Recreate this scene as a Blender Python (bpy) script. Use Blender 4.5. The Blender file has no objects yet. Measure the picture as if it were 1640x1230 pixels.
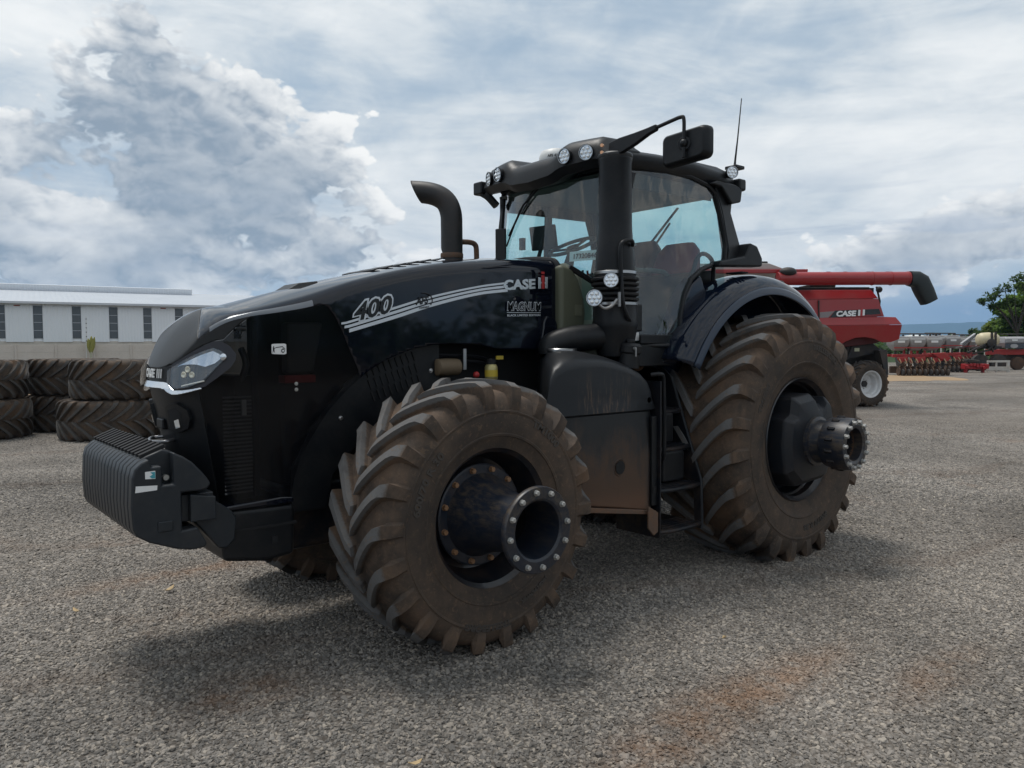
import bpy, bmesh, math, random
from mathutils import Vector, Matrix, Euler, noise as mnoise
random.seed(7)
rad = math.radians
scene = bpy.context.scene
col = scene.collection

# ---------------------------------------------------------------- camera
cam_data = bpy.data.cameras.new("camera")
camera = bpy.data.objects.new("camera", cam_data)
col.objects.link(camera)
cam_data.sensor_width = 36.0
cam_data.lens = 26.99
cam_data.clip_start = 0.05
cam_data.clip_end = 40000.0
CAM = Vector((-5.846, -4.586, 1.7575))
YAW, PITCH, ROLL = 0.6936, -0.0494, -0.0042
Fv = Vector((math.sin(YAW) * math.cos(PITCH), math.cos(YAW) * math.cos(PITCH), math.sin(PITCH)))
Rv = Vector((math.cos(YAW), -math.sin(YAW), 0))
Uv = Rv.cross(Fv)
R2 = Rv * math.cos(ROLL) + Uv * math.sin(ROLL)
U2 = -Rv * math.sin(ROLL) + Uv * math.cos(ROLL)
camera.matrix_world = Matrix(((R2.x, U2.x, -Fv.x, CAM.x), (R2.y, U2.y, -Fv.y, CAM.y),
                              (R2.z, U2.z, -Fv.z, CAM.z), (0, 0, 0, 1)))
scene.camera = camera

# ---------------------------------------------------------------- render / exposure
scene.render.engine = 'CYCLES'
scene.view_settings.view_transform = 'Standard'
scene.view_settings.look = 'None'
scene.view_settings.exposure = 0.0
scene.view_settings.gamma = 1.0

# ---------------------------------------------------------------- node helpers
class NT:
    """small node-tree writer"""
    def __init__(s, tree):
        s.t = tree; s.n = tree.nodes; s.l = tree.links
    def node(s, typ, **k):
        n = s.n.new(typ)
        for a, v in k.items(): setattr(n, a, v)
        return n
    def put(s, sock, v):
        if hasattr(v, 'is_output') or isinstance(v, bpy.types.NodeSocket): s.l.new(v, sock)
        elif v is not None:
            if isinstance(v, (tuple, list)) and len(v) == 3 and sock.type == 'RGBA': v = (*v, 1)
            sock.default_value = v
    def m(s, op, a, b=None, c=None, clamp=False):
        n = s.node('ShaderNodeMath', operation=op, use_clamp=clamp)
        for i, v in enumerate((a, b, c)):
            if v is not None: s.put(n.inputs[i], v)
        return n.outputs[0]
    def vm(s, op, a, b=None, out=0):
        n = s.node('ShaderNodeVectorMath', operation=op)
        s.put(n.inputs[0], a)
        if b is not None:
            if op == 'SCALE': s.put(n.inputs['Scale'], b)
            else: s.put(n.inputs[1], b)
        return n.outputs[1] if out else n.outputs[0]
    def ramp(s, v, a, b, c=0.0, d=1.0, smooth=True):
        n = s.node('ShaderNodeMapRange', interpolation_type='SMOOTHSTEP' if smooth else 'LINEAR')
        for i, x in enumerate((v, a, b, c, d)): s.put(n.inputs[i], x)
        return n.outputs[0]
    def mix(s, f, a, b, mode='MIX'):
        n = s.node('ShaderNodeMix', data_type='RGBA', blend_type=mode)
        s.put(n.inputs[0], f); s.put(n.inputs[6], a); s.put(n.inputs[7], b)
        return n.outputs[2]
    def noise(s, vec, scale, detail=4, rough=0.55, dist=0.0, dim='3D'):
        n = s.node('ShaderNodeTexNoise', noise_dimensions=dim)
        if vec is not None: s.put(n.inputs['Vector'], vec)
        n.inputs['Scale'].default_value = scale; n.inputs['Detail'].default_value = detail
        n.inputs['Roughness'].default_value = rough; n.inputs['Distortion'].default_value = dist
        return n.outputs[0]
    def voro(s, vec, scale, feature='F1', out=0, rnd=1.0):
        n = s.node('ShaderNodeTexVoronoi', feature=feature)
        if vec is not None: s.put(n.inputs['Vector'], vec)
        n.inputs['Scale'].default_value = scale; n.inputs['Randomness'].default_value = rnd
        return n.outputs[out]
    def sep(s, v):
        n = s.node('ShaderNodeSeparateXYZ'); s.put(n.inputs[0], v); return n.outputs
    def comb(s, x, y, z):
        n = s.node('ShaderNodeCombineXYZ')
        for i, v in enumerate((x, y, z)): s.put(n.inputs[i], v)
        return n.outputs[0]

# ---------------------------------------------------------------- world: Nishita sky with broken cloud
SUN_DIR = Vector((-0.06, 0.33, 1.0)).normalized()          # towards the sun: high, behind the tractor
SUN_EL = math.asin(SUN_DIR.z)
world = bpy.data.worlds.new("World")
scene.world = world
world.use_nodes = True
w = NT(world.node_tree)
w.n.clear()
sky = w.node('ShaderNodeTexSky', sky_type='NISHITA')
sky.sun_disc = False
sky.sun_elevation = SUN_EL
sky.sun_rotation = math.atan2(SUN_DIR.x, SUN_DIR.y)
sky.altitude = 400; sky.air_density = 1.0; sky.dust_density = 1.0; sky.ozone_density = 1.5
D = w.node('ShaderNodeTexCoord').outputs['Generated']
dx, dy, dz = w.sep(D)
el = w.m('ARCSINE', dz)                                     # elevation (rad)
cy_, sy_ = math.cos(YAW), math.sin(YAW)
rx_ = w.m('SUBTRACT', w.m('MULTIPLY', dx, cy_), w.m('MULTIPLY', dy, sy_)); ry_ = w.m('ADD', w.m('MULTIPLY', dx, sy_), w.m('MULTIPLY', dy, cy_))
az = w.m('ADD', w.m('ARCTAN2', rx_, ry_), YAW)              # azimuth from +Y (rad), seam kept opposite the view
el0 = w.m('MAXIMUM', el, 0.0)
def lobe(a, e, wa, we, tilt=0.0):
    """soft elliptical lobe round azimuth a / elevation e (degrees)"""
    u0 = w.m('SUBTRACT', az, rad(a)); v0 = w.m('SUBTRACT', el, rad(e))
    c_, s_ = math.cos(rad(tilt)), math.sin(rad(tilt))
    u = w.m('ADD', w.m('MULTIPLY', u0, c_ / rad(wa)), w.m('MULTIPLY', v0, s_ / rad(wa)))
    v = w.m('ADD', w.m('MULTIPLY', u0, -s_ / rad(we)), w.m('MULTIPLY', v0, c_ / rad(we)))
    r2 = w.m('ADD', w.m('MULTIPLY', u, u), w.m('MULTIPLY', v, v))
    return w.m('POWER', 2.718, w.m('MULTIPLY', r2, -1.0))
def addn(*xs):
    r = xs[0]
    for x in xs[1:]: r = w.m('ADD', r, x)
    return r
def mul(a, b): return w.m('MULTIPLY', a, b)
YD = math.degrees(YAW)
SEED = 0.0
AE = w.comb(az, mul(el, 1.55), SEED)                         # cloud space, flattened sideways
# --- high veil of thin cloud over the blue
vn = w.noise(w.comb(mul(az, 0.8), mul(el, 2.0), 3.7), 2.2, 5, 0.55, 0.5)
streak = w.comb(w.m('ADD', mul(az, 0.55), mul(el, -0.9)), w.m('ADD', mul(el, 2.6), mul(az, 0.35)), 9.1)
vn2 = w.noise(streak, 4.2, 7, 0.60, 0.35)
vn3 = w.noise(w.comb(mul(az, 1.0), mul(el, 1.7), 1.3), 9.0, 6, 0.62, 0.5)
vb = addn(mul(vn2, 0.50), mul(vn, 0.35), mul(vn3, 0.22), mul(lobe(YD + 24, 13, 16, 6, 8), 0.13), mul(lobe(YD - 30, 21, 9, 5, -10), 0.12), mul(lobe(YD - 4, 6.0, 9, 6), 0.08),
          mul(lobe(YD + 8, 20, 16, 4, 6), -0.06))
vb = w.ramp(vb, 0.38, 0.76)
veil_a = w.m('MULTIPLY', w.ramp(vb, 0.0, 0.55, 0.78, 1.0), w.ramp(el, rad(1.0), rad(7.0), 0.45, 1.0))
veil_c = w.mix(vb, (4.2, 5.2, 6.15), (9.5, 9.7, 9.7))
sky_c = w.mix(0.6, w.mix(1.0, sky.outputs[0], (0.85, 1.0, 1.12), 'MULTIPLY'), (1.9, 3.6, 5.7))
skyv = w.mix(veil_a, sky_c, veil_c)
# --- cumulus: fractal billows, lit from above, grey underneath
bias = addn(mul(lobe(YD - 21, 12.0, 12, 8, -24), 0.31), mul(lobe(YD - 32, 9, 13, 9), 0.20), mul(lobe(YD - 30, 4.5, 14, 3.2), 0.15),
            mul(lobe(YD - 7, 5.5, 7, 3), 0.14), mul(lobe(YD + 32.5, 7.0, 5.5, 3.0, 0), 0.36), mul(lobe(YD + 26, 5.6, 6, 2.0), 0.24), mul(lobe(YD + 16, 11.5, 9, 2.5), 0.03), -0.055,
            mul(w.ramp(w.m('ABSOLUTE', w.m('SUBTRACT', az, YAW)), rad(40), rad(60)), 0.15))   # broken cumulus carries on round the horizon
wn_n = w.node('ShaderNodeTexNoise'); wn_n.inputs['Scale'].default_value = 13.0; wn_n.inputs['Detail'].default_value = 3; w.put(wn_n.inputs['Vector'], AE)
WARP = w.vm('SCALE', w.vm('SUBTRACT', wn_n.outputs['Color'], (0.5, 0.5, 0.5)), 0.055)
def cumulus(vec, lod=8, puffs=True):
    big = w.noise(vec, 4.6, 2, 0.5, 0.2)
    fine = w.noise(vec, 12.0, lod, 0.58, 0.1)
    f = addn(mul(big, 0.60), mul(fine, 0.34))
    if puffs:
        wv = w.vm('ADD', vec, WARP)
        puff = addn(mul(w.voro(wv, 11.0), -0.50), mul(w.voro(wv, 24.0), -0.30), mul(w.voro(wv, 52.0), -0.20), mul(w.voro(wv, 115.0), -0.10))
        f = addn(f, mul(puff, 0.42), 0.26)
    else: f = w.m('ADD', f, 0.05)
    return w.m('ADD', f, bias)
c0 = cumulus(AE, 7)
c1 = cumulus(w.vm('ADD', AE, (0.006, 0.020, 0.0)), 6)
c2 = cumulus(w.vm('ADD', AE, (0.025, 0.10, 0.0)), 2, False)
thr = 0.60
cov = mul(w.ramp(c0, thr, thr + 0.055), w.ramp(el, rad(-0.2), rad(1.0)))
edge = w.m('SUBTRACT', c0, c1)                              # lit upper sides of the billows
occl = w.ramp(w.m('SUBTRACT', c2, thr), -0.08, 0.24)        # thick cloud above: grey body
rimg = w.ramp(w.m('SUBTRACT', c0, thr), 0.03, 0.24, 4.2, 1.5)
light = addn(0.98, mul(edge, rimg), mul(occl, -0.80), mul(w.m('SUBTRACT', vn3, 0.5), 0.55), mul(w.m('SUBTRACT', vn, 0.5), 0.6))
light = w.m('ADD', light, mul(lobe(YD + 32, 7.5, 6, 3.5), 0.40))
light = w.ramp(light, -0.30, 1.40)                          # soft shoulder at both ends
cu_c = w.mix(light, (2.7, 3.4, 4.25), (10.2, 10.2, 10.0))
body = w.mix(mul(cov, 0.94), skyv, cu_c)
# low stratus bars towards the horizon
sb = w.noise(w.comb(mul(az, 0.9), mul(el, 7.0), 5.2), 6.0, 6, 0.55, 0.4)
bars = mul(w.ramp(sb, 0.48, 0.64), mul(w.ramp(el, rad(0.6), rad(2.5)), w.ramp(el, rad(15), rad(6))))
bars = mul(bars, w.ramp(az, rad(YD - 2), rad(YD + 12), 0.20, 0.65))
body = w.mix(mul(bars, 0.6), body, (3.0, 4.0, 5.5))
blue = lobe(YD + 31, 2.2, 9, 1.3)
body = w.mix(mul(blue, 0.75), body, (2.1, 3.4, 5.4))
gl = w.ramp(el, rad(-0.5), rad(-2.5))
body = w.mix(gl, body, (1.6, 1.55, 1.5))
bg = w.node('ShaderNodeBackground'); w.put(bg.inputs[0], body); bg.inputs[1].default_value = 0.1
wo = w.node('ShaderNodeOutputWorld'); w.l.new(bg.outputs[0], wo.inputs[0])
world.cycles.sampling_method = 'MANUAL'; world.cycles.sample_map_resolution = 1024

# ---------------------------------------------------------------- sun behind thin cloud
sun_data = bpy.data.lights.new("sun", 'SUN')
sun_data.energy = 2.5
sun_data.angle = rad(17.0)
sun_data.color = (1.0, 0.96, 0.9)
sun = bpy.data.objects.new("sun", sun_data)
col.objects.link(sun)
sun.rotation_euler = SUN_DIR.to_track_quat('Z', 'Y').to_euler()
sun.location = (0, 0, 30)

# ================================================================ mesh helpers
WPOS = {}                                                   # world position of every object we place
def tag(o, label=None, cat=None, group=None, kind=None):
    if label: o['label'] = label
    if cat: o['category'] = cat
    if group: o['group'] = group
    if kind: o['kind'] = kind
    return o
def link(name, data, parent=None, pos=(0, 0, 0)):
    o = bpy.data.objects.new(name, data)
    col.objects.link(o)
    pos = Vector(pos)
    WPOS[o] = pos
    if parent is not None:
        o.parent = parent
        o.location = pos - WPOS[parent]
    else: o.location = pos
    return o
def empty(name, pos, parent=None):
    o = link(name, None, parent, pos); o.empty_display_size = 0.2
    return o
def frame(d, up=Vector((0, 0, 1))):
    d = Vector(d).normalized()
    if abs(d.dot(up)) > 0.98: up = Vector((1, 0, 0))
    u = up.cross(d).normalized(); v = d.cross(u)
    return u, v, d
class MB:
    def __init__(s): s.v = []; s.f = []; s.mi = []; s.cur = 0
    def add(s, vs, fs):
        b = len(s.v); s.v += [tuple(p) for p in vs]
        for f in fs: s.f.append(tuple(i + b for i in f)); s.mi.append(s.cur)
        return s
    def box(s, c, d, R=None):
        c = Vector(c); h = Vector(d) / 2
        vs = [Vector((x * h.x, y * h.y, z * h.z)) for x in (-1, 1) for y in (-1, 1) for z in (-1, 1)]
        if R is not None:
            R = R.to_matrix() if isinstance(R, Euler) else R
            vs = [R @ q for q in vs]
        return s.add([c + q for q in vs], [(0, 1, 3, 2), (4, 6, 7, 5), (0, 4, 5, 1), (2, 3, 7, 6), (0, 2, 6, 4), (1, 5, 7, 3)])
    def bx(s, x0, x1, y0, y1, z0, z1):
        return s.box(((x0 + x1) / 2, (y0 + y1) / 2, (z0 + z1) / 2), (x1 - x0, y1 - y0, z1 - z0))
    def bar(s, a, b, wd, ht, up=(0, 0, 1)):
        a = Vector(a); b = Vector(b); u, v, d = frame(b - a, Vector(up))
        vs = [p + u * (i * wd / 2) + v * (j * ht / 2) for p in (a, b) for i, j in ((-1, -1), (1, -1), (1, 1), (-1, 1))]
        return s.add(vs, [(3, 2, 1, 0), (4, 5, 6, 7)] + [(k, (k + 1) % 4, (k + 1) % 4 + 4, k + 4) for k in range(4)])
    def rings(s, rs, closed=True, cap0=True, cap1=True, loop=False):
        n = len(rs[0]); b = len(s.v)
        s.v += [tuple(p) for r in rs for p in r]
        m = len(rs)
        for i in range(m if loop else m - 1):
            i2 = (i + 1) % m
            for k in range(n if closed else n - 1):
                k2 = (k + 1) % n
                s.f.append((b + i * n + k, b + i * n + k2, b + i2 * n + k2, b + i2 * n + k)); s.mi.append(s.cur)
        if closed and cap0 and not loop: s.f.append(tuple(b + k for k in reversed(range(n)))); s.mi.append(s.cur)
        if closed and cap1 and not loop: s.f.append(tuple(b + (m - 1) * n + k for k in range(n))); s.mi.append(s.cur)
        return s
    def cyl(s, a, b, r, r2=None, n=24, cap=True):
        a = Vector(a); b = Vector(b); u, v, d = frame(b - a); r2 = r if r2 is None else r2
        rs = [[p + (u * math.cos(t) + v * math.sin(t)) * q for t in [k * 2 * math.pi / n for k in range(n)]] for p, q in ((a, r), (b, r2))]
        return s.rings(rs, cap0=cap, cap1=cap)
    def lathe(s, a, d, prof, n=32, cap0=True, cap1=True, loop=False):
        """prof: list of (distance along d, radius)"""
        a = Vector(a); u, v, d = frame(d)
        rs = [[a + d * h + (u * math.cos(t) + v * math.sin(t)) * r for t in [k * 2 * math.pi / n for k in range(n)]] for h, r in prof]
        return s.rings(rs, cap0=cap0, cap1=cap1, loop=loop)
    def tube(s, path, r, n=10, cap=True):
        path = [Vector(p) for p in path]; rs = []; prev = None
        for i, p in enumerate(path):
            t = (path[min(i + 1, len(path) - 1)] - path[max(i - 1, 0)]).normalized()
            if prev is None: u, v, _ = frame(t)
            else:
                u = (prev - t * prev.dot(t)).normalized(); v = t.cross(u)
            prev = u
            q = r[i] if isinstance(r, (list, tuple)) else r
            rs.append([p + (u * math.cos(a) + v * math.sin(a)) * q for a in [k * 2 * math.pi / n for k in range(n)]])
        return s.rings(rs, cap0=cap, cap1=cap)
    def prism(s, poly, axis, a0, a1):
        """poly: 2D outline; axis 'y' -> (x,z), 'x' -> (y,z), 'z' -> (x,y)"""
        def P(p, a): return {'y': (p[0], a, p[1]), 'x': (a, p[0], p[1]), 'z': (p[0], p[1], a)}[axis]
        n = len(poly)
        return s.add([P(p, a0) for p in poly] + [P(p, a1) for p in poly],
                     [tuple(range(n)), tuple(reversed(range(n, 2 * n)))] + [(k, k + n, (k + 1) % n + n, (k + 1) % n) for k in range(n)])
    def ball(s, c, rx, ry=None, rz=None, n=16, m=10):
        c = Vector(c); ry = ry or rx; rz = rz or rx
        rs = [[c + Vector((rx * math.sin(a) * math.cos(t), ry * math.sin(a) * math.sin(t), rz * math.cos(a))) for t in [k * 2 * math.pi / n for k in range(n)]]
              for a in [math.pi * (0.02 + 0.96 * j / m) for j in range(m + 1)]]
        return s.rings(rs)
    def mirror_y(s):
        n = len(s.v); s.v += [(x, -y, z) for x, y, z in s.v]
        s.f += [tuple(i + n for i in reversed(f)) for f in s.f]; s.mi += list(s.mi)
        return s
    def grid(s, P):
        n = len(P[0]); b = len(s.v)
        s.v += [tuple(p) for r in P for p in r]
        for i in range(len(P) - 1):
            for j in range(n - 1):
                s.f.append((b + i * n + j, b + (i + 1) * n + j, b + (i + 1) * n + j + 1, b + i * n + j + 1)); s.mi.append(s.cur)
        return s
    def clip(s, fn):
        """keep the part of the surface where fn(x,y,z) > 0, cutting faces along the border"""
        val = [fn(*p) for p in s.v]; nv = []; idx = {}; nf = []; nm = []
        def vid(i):
            k = (i, i)
            if k not in idx: idx[k] = len(nv); nv.append(s.v[i])
            return idx[k]
        def eid(i, j):
            k = (min(i, j), max(i, j))
            if k not in idx:
                a, b2 = k; t = val[a] / (val[a] - val[b2])
                idx[k] = len(nv); nv.append(tuple(s.v[a][q] + (s.v[b2][q] - s.v[a][q]) * t for q in range(3)))
            return idx[k]
        for f, mi in zip(s.f, s.mi):
            out = []
            for q in range(len(f)):
                i, j = f[q], f[(q + 1) % len(f)]
                if val[i] > 0: out.append(vid(i))
                if (val[i] > 0) != (val[j] > 0): out.append(eid(i, j))
            if len(out) >= 3: nf.append(tuple(out)); nm.append(mi)
        s.v, s.f, s.mi = nv, nf, nm
        return s
    def copy(s):
        m = MB(); m.v = list(s.v); m.f = list(s.f); m.mi = list(s.mi); return m
    def xf(s, M):
        s.v = [tuple(M @ Vector(p)) for p in s.v]; return s
    def mesh(s, name, mats, smooth=35, weld=True, c=Vector((0, 0, 0)), fix=True):
        me = bpy.data.meshes.new(name)
        me.from_pydata([Vector(p) - c for p in s.v], [], s.f)
        mats = mats if isinstance(mats, (list, tuple)) else [mats]
        for m in mats: me.materials.append(m)
        if len(mats) > 1: me.polygons.foreach_set('material_index', s.mi)
        if weld or fix:
            bm = bmesh.new(); bm.from_mesh(me)
            if weld: bmesh.ops.remove_doubles(bm, verts=bm.verts, dist=1e-5)
            if fix: bmesh.ops.recalc_face_normals(bm, faces=bm.faces)
            bm.to_mesh(me); bm.free()
        if smooth:
            me.polygons.foreach_set('use_smooth', [True] * len(me.polygons))
            me.set_sharp_from_angle(angle=rad(smooth))
        me.update()
        return me
    def build(s, name, mats, parent=None, smooth=35, bevel=0.0, seg=2, solid=0.0, fix=True, origin=None, soff=-1):
        xs = list(zip(*s.v))
        c = Vector([(min(q) + max(q)) / 2 for q in xs]) if origin is None else Vector(origin)
        o = link(name, s.mesh(name, mats, smooth, c=c, fix=fix), parent, c)
        if solid:
            m = o.modifiers.new('solid', 'SOLIDIFY'); m.thickness = solid; m.offset = soff
        if bevel:
            m = o.modifiers.new('bevel', 'BEVEL'); m.width = bevel; m.segments = seg; m.limit_method = 'ANGLE'; m.angle_limit = rad(40); m.harden_normals = True
        return o
def lerp(a, b, t): return a + (b - a) * t
def interp(x, pts):
    if x <= pts[0][0]: return pts[0][1]
    for (a, b), (c, d) in zip(pts, pts[1:]):
        if x <= c: return lerp(b, d, (x - a) / (c - a)) if c > a else d
    return pts[-1][1]
def smooth_interp(x, pts):
    """monotone-ish cubic through the points"""
    n = len(pts)
    if x <= pts[0][0]: return pts[0][1]
    if x >= pts[-1][0]: return pts[-1][1]
    for i in range(n - 1):
        if x <= pts[i + 1][0]: break
    def slope(k):
        if k == 0: return (pts[1][1] - pts[0][1]) / (pts[1][0] - pts[0][0])
        if k == n - 1: return (pts[-1][1] - pts[-2][1]) / (pts[-1][0] - pts[-2][0])
        return (pts[k + 1][1] - pts[k - 1][1]) / (pts[k + 1][0] - pts[k - 1][0])
    x0, y0 = pts[i]; x1, y1 = pts[i + 1]; h = x1 - x0; t = (x - x0) / h
    return (2*t**3 - 3*t*t + 1) * y0 + (t**3 - 2*t*t + t) * h * slope(i) + (-2*t**3 + 3*t*t) * y1 + (t**3 - t*t) * h * slope(i + 1)
def arc(cx, cz, r, a0, a1, n):
    return [(cx + r * math.cos(rad(lerp(a0, a1, k / n))), cz + r * math.sin(rad(lerp(a0, a1, k / n)))) for k in range(n + 1)]
def poly_sd(px, pz, poly):
    """positive inside a polygon, distance to the border"""
    best = 1e9; ins = False; n = len(poly)
    for i in range(n):
        x0, z0 = poly[i]; x1, z1 = poly[(i + 1) % n]
        ex, ez = x1 - x0, z1 - z0; t = max(0, min(1, ((px - x0) * ex + (pz - z0) * ez) / (ex * ex + ez * ez + 1e-12)))
        best = min(best, math.hypot(px - x0 - ex * t, pz - z0 - ez * t))
        if (z0 > pz) != (z1 > pz) and px < (x1 - x0) * (pz - z0) / (z1 - z0) + x0: ins = not ins
    return best if ins else -best
def spline(pts, n=6, closed=False):
    """Catmull-Rom through points of any dimension"""
    P = [Vector(p) for p in pts]; m = len(P); out = []
    for i in range(m if closed else m - 1):
        p0 = P[(i - 1) % m] if closed or i > 0 else P[0]; p1 = P[i]; p2 = P[(i + 1) % m]
        p3 = P[(i + 2) % m] if closed or i + 2 < m else P[-1]
        for k in range(n):
            t = k / n
            out.append(0.5 * ((2 * p1) + (p2 - p0) * t + (2*p0 - 5*p1 + 4*p2 - p3) * t*t + (3*p1 - p0 - 3*p2 + p3) * t**3))
    if not closed: out.append(P[-1])
    return out
def text_mb(s, size, offset=0.0, extrude=0.0, shear=0.0, align='LEFT', space=1.0):
    """lettering as a flat (or thin) mesh in (x right, y up), origin at baseline"""
    cu = bpy.data.curves.new('lettering', 'FONT')
    cu.body = s; cu.size = size; cu.offset = offset; cu.extrude = extrude; cu.shear = shear; cu.align_x = align
    cu.space_character = space; cu.resolution_u = 3
    o = bpy.data.objects.new('lettering', cu); col.objects.link(o)
    dg = bpy.context.evaluated_depsgraph_get()
    me = bpy.data.meshes.new_from_object(o.evaluated_get(dg))
    m = MB(); m.add([v.co[:] for v in me.vertices], [tuple(p.vertices) for p in me.polygons])
    bpy.data.objects.remove(o); bpy.data.curves.remove(cu); bpy.data.meshes.remove(me)
    return m
def fit_text(m, x0, x1, y0, y1):
    """scale flat lettering into a box"""
    xs = [p[0] for p in m.v]; ys = [p[1] for p in m.v]
    ax, bx_, ay, by = min(xs), max(xs), min(ys), max(ys)
    m.v = [(x0 + (p[0] - ax) / (bx_ - ax) * (x1 - x0), y0 + (p[1] - ay) / (by - ay) * (y1 - y0), p[2]) for p in m.v]
    return m

# ================================================================ materials
MAT = {}
def mat(name, build=None, **k):
    if name in MAT: return MAT[name]
    m = bpy.data.materials.new(name); m.use_nodes = True
    t = NT(m.node_tree); b = t.n['Principled BSDF']
    for a, v in k.items():
        t.put(b.inputs[a.replace('_', ' ')], v)
    if build: build(t, b)
    MAT[name] = m
    return m
def obj_co(t): return t.node('ShaderNodeTexCoord').outputs['Object']
def world_co(t): return t.node('ShaderNodeNewGeometry').outputs['Position']
def bump(t, b, h, strength=0.3, dist=0.01):
    n = t.node('ShaderNodeBump'); n.inputs['Strength'].default_value = strength; n.inputs['Distance'].default_value = dist
    t.put(n.inputs['Height'], h); t.l.new(n.outputs[0], b.inputs['Normal'])
def dusty(base, dust, rough=0.5, amount=0.5, scale=6.0, coat=0.0, metallic=0.0, spec=0.5, low=None, grain=0.0, rdust=0.9):
    """painted / moulded surface with dust: patchy, more of it low down when low=(z0,z1)"""
    def f(t, b):
        p = world_co(t)
        n = t.noise(p, scale, 6, 0.65, 0.4); n2 = t.noise(p, scale * 9, 4, 0.6)
        a = t.m('MULTIPLY', t.ramp(t.m('ADD', t.m('MULTIPLY', n, 0.75), t.m('MULTIPLY', n2, 0.25)), 0.40, 0.72), amount)
        if low:
            z = t.sep(p)[2]
            a = t.m('MULTIPLY', a, t.ramp(z, low[0], low[1], 2.2, 0.25))
        a = t.m('MINIMUM', a, 0.95)
        t.put(b.inputs['Base Color'], t.mix(a, base, dust))
        t.put(b.inputs['Roughness'], t.m('ADD', t.m('MULTIPLY', a, rdust - rough), rough))
        b.inputs['Metallic'].default_value = metallic
        b.inputs['Specular IOR Level'].default_value = spec
        if coat:
            b.inputs['Coat Weight'].default_value = coat; b.inputs['Coat Roughness'].default_value = 0.04
        if grain: bump(t, b, t.noise(p, 420, 3, 0.6), grain, 0.002)
    return f
SOIL = (0.125, 0.078, 0.048)
GREYDUST = (0.17, 0.15, 0.13)
mat('black_paint', dusty((0.0030, 0.0045, 0.0100), GREYDUST, 0.14, 0.02, 3.0, coat=1.0, rdust=0.45, spec=0.0))
mat('blue_black_paint', dusty((0.005, 0.009, 0.020), GREYDUST, 0.16, 0.03, 3.0, coat=0.9, rdust=0.45, spec=0.0))
mat('matte_cap', dusty((0.012, 0.013, 0.0145), GREYDUST, 0.42, 0.07, 4.0, grain=0.12, spec=0.4))
mat('black_plastic', dusty((0.0055, 0.0068, 0.009), GREYDUST, 0.42, 0.07, 5.0, grain=0.15, spec=0.3))
mat('black_steel', dusty((0.006, 0.008, 0.012), SOIL, 0.42, 0.22, 5.0, low=(0.3, 1.6), spec=0.3))
mat('cast_black', dusty((0.010, 0.013, 0.018), SOIL, 0.45, 0.12, 5.0, grain=0.3, spec=0.35))
mat('dark_inside', Base_Color=(0.006, 0.006, 0.007), Roughness=0.8)
mat('weight_paint', dusty((0.013, 0.017, 0.022), GREYDUST, 0.45, 0.12, 4.0, grain=0.25, spec=0.4))
mat('chrome', Base_Color=(0.72, 0.74, 0.77), Metallic=1.0, Roughness=0.16)
mat('steel_bolt', dusty((0.45, 0.45, 0.43), (0.20, 0.12, 0.07), 0.4, 0.35, 60.0, metallic=0.6))
mat('rusty_bolt', dusty((0.30, 0.17, 0.09), (0.18, 0.08, 0.04), 0.65, 0.5, 60.0, metallic=0.2))
mat('clamp_steel', Base_Color=(0.5, 0.5, 0.5), Metallic=1.0, Roughness=0.3)
mat('rusty_steel', dusty((0.10, 0.065, 0.045), (0.19, 0.085, 0.04), 0.7, 0.7, 18.0))
mat('silver_decal', Base_Color=(0.62, 0.66, 0.70), Metallic=0.35, Roughness=0.35)
mat('black_decal', Base_Color=(0.006, 0.007, 0.009), Roughness=0.25)
mat('white_decal', Base_Color=(0.75, 0.75, 0.74), Roughness=0.5)
mat('red_decal', Base_Color=(0.36, 0.02, 0.02), Roughness=0.35)
mat('lens', Base_Color=(0.9, 0.92, 0.93), Roughness=0.05, Metallic=0.55)
mat('reflector', Base_Color=(0.75, 0.77, 0.8), Metallic=1.0, Roughness=0.22)
mat('white_plastic', dusty((0.62, 0.63, 0.62), (0.35, 0.28, 0.2), 0.45, 0.2, 12.0))
mat('cream_lining', Base_Color=(0.25, 0.26, 0.20), Roughness=0.7)
mat('seat_red', Base_Color=(0.20, 0.020, 0.032), Roughness=0.7)
mat('seat_black', Base_Color=(0.02, 0.02, 0.023), Roughness=0.7)
mat('cab_grey', Base_Color=(0.10, 0.10, 0.095), Roughness=0.65)
mat('yellow_label', Base_Color=(0.52, 0.38, 0.04), Roughness=0.5)
mat('red_cap', Base_Color=(0.35, 0.02, 0.02), Roughness=0.5)
mat('amber', Base_Color=(0.85, 0.45, 0.25), Roughness=0.15, Metallic=0.2)
mat('teal_sticker', Base_Color=(0.05, 0.30, 0.36), Roughness=0.5)

def glass_mat(name, tint, tint_str, gloss=1.0):
    m = bpy.data.materials.new(name); m.use_nodes = True; t = NT(m.node_tree); t.n.clear()
    tr = t.node('ShaderNodeBsdfTransparent'); tr.inputs[0].default_value = (*tint, 1)
    gl = t.node('ShaderNodeBsdfGlossy'); gl.inputs['Roughness'].default_value = 0.015; gl.inputs[0].default_value = (gloss, gloss, gloss, 1)
    lw = t.node('ShaderNodeLayerWeight'); lw.inputs[0].default_value = 0.5
    fr = t.m('ADD', 0.05, t.m('MULTIPLY', t.m('POWER', lw.outputs['Facing'], 5.0), 0.95))   # thin pane, same from both sides
    mx = t.node('ShaderNodeMixShader')
    t.put(mx.inputs[0], t.m('MULTIPLY', fr, 1.6, clamp=True)); t.l.new(tr.outputs[0], mx.inputs[1]); t.l.new(gl.outputs[0], mx.inputs[2])
    o = t.node('ShaderNodeOutputMaterial'); t.l.new(mx.outputs[0], o.inputs[0])
    MAT[name] = m
    return m
glass_mat('cab_glass', (0.66, 0.84, 0.85), 1.0)
glass_mat('clear_lens', (0.93, 0.95, 0.96), 1.0)

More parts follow.
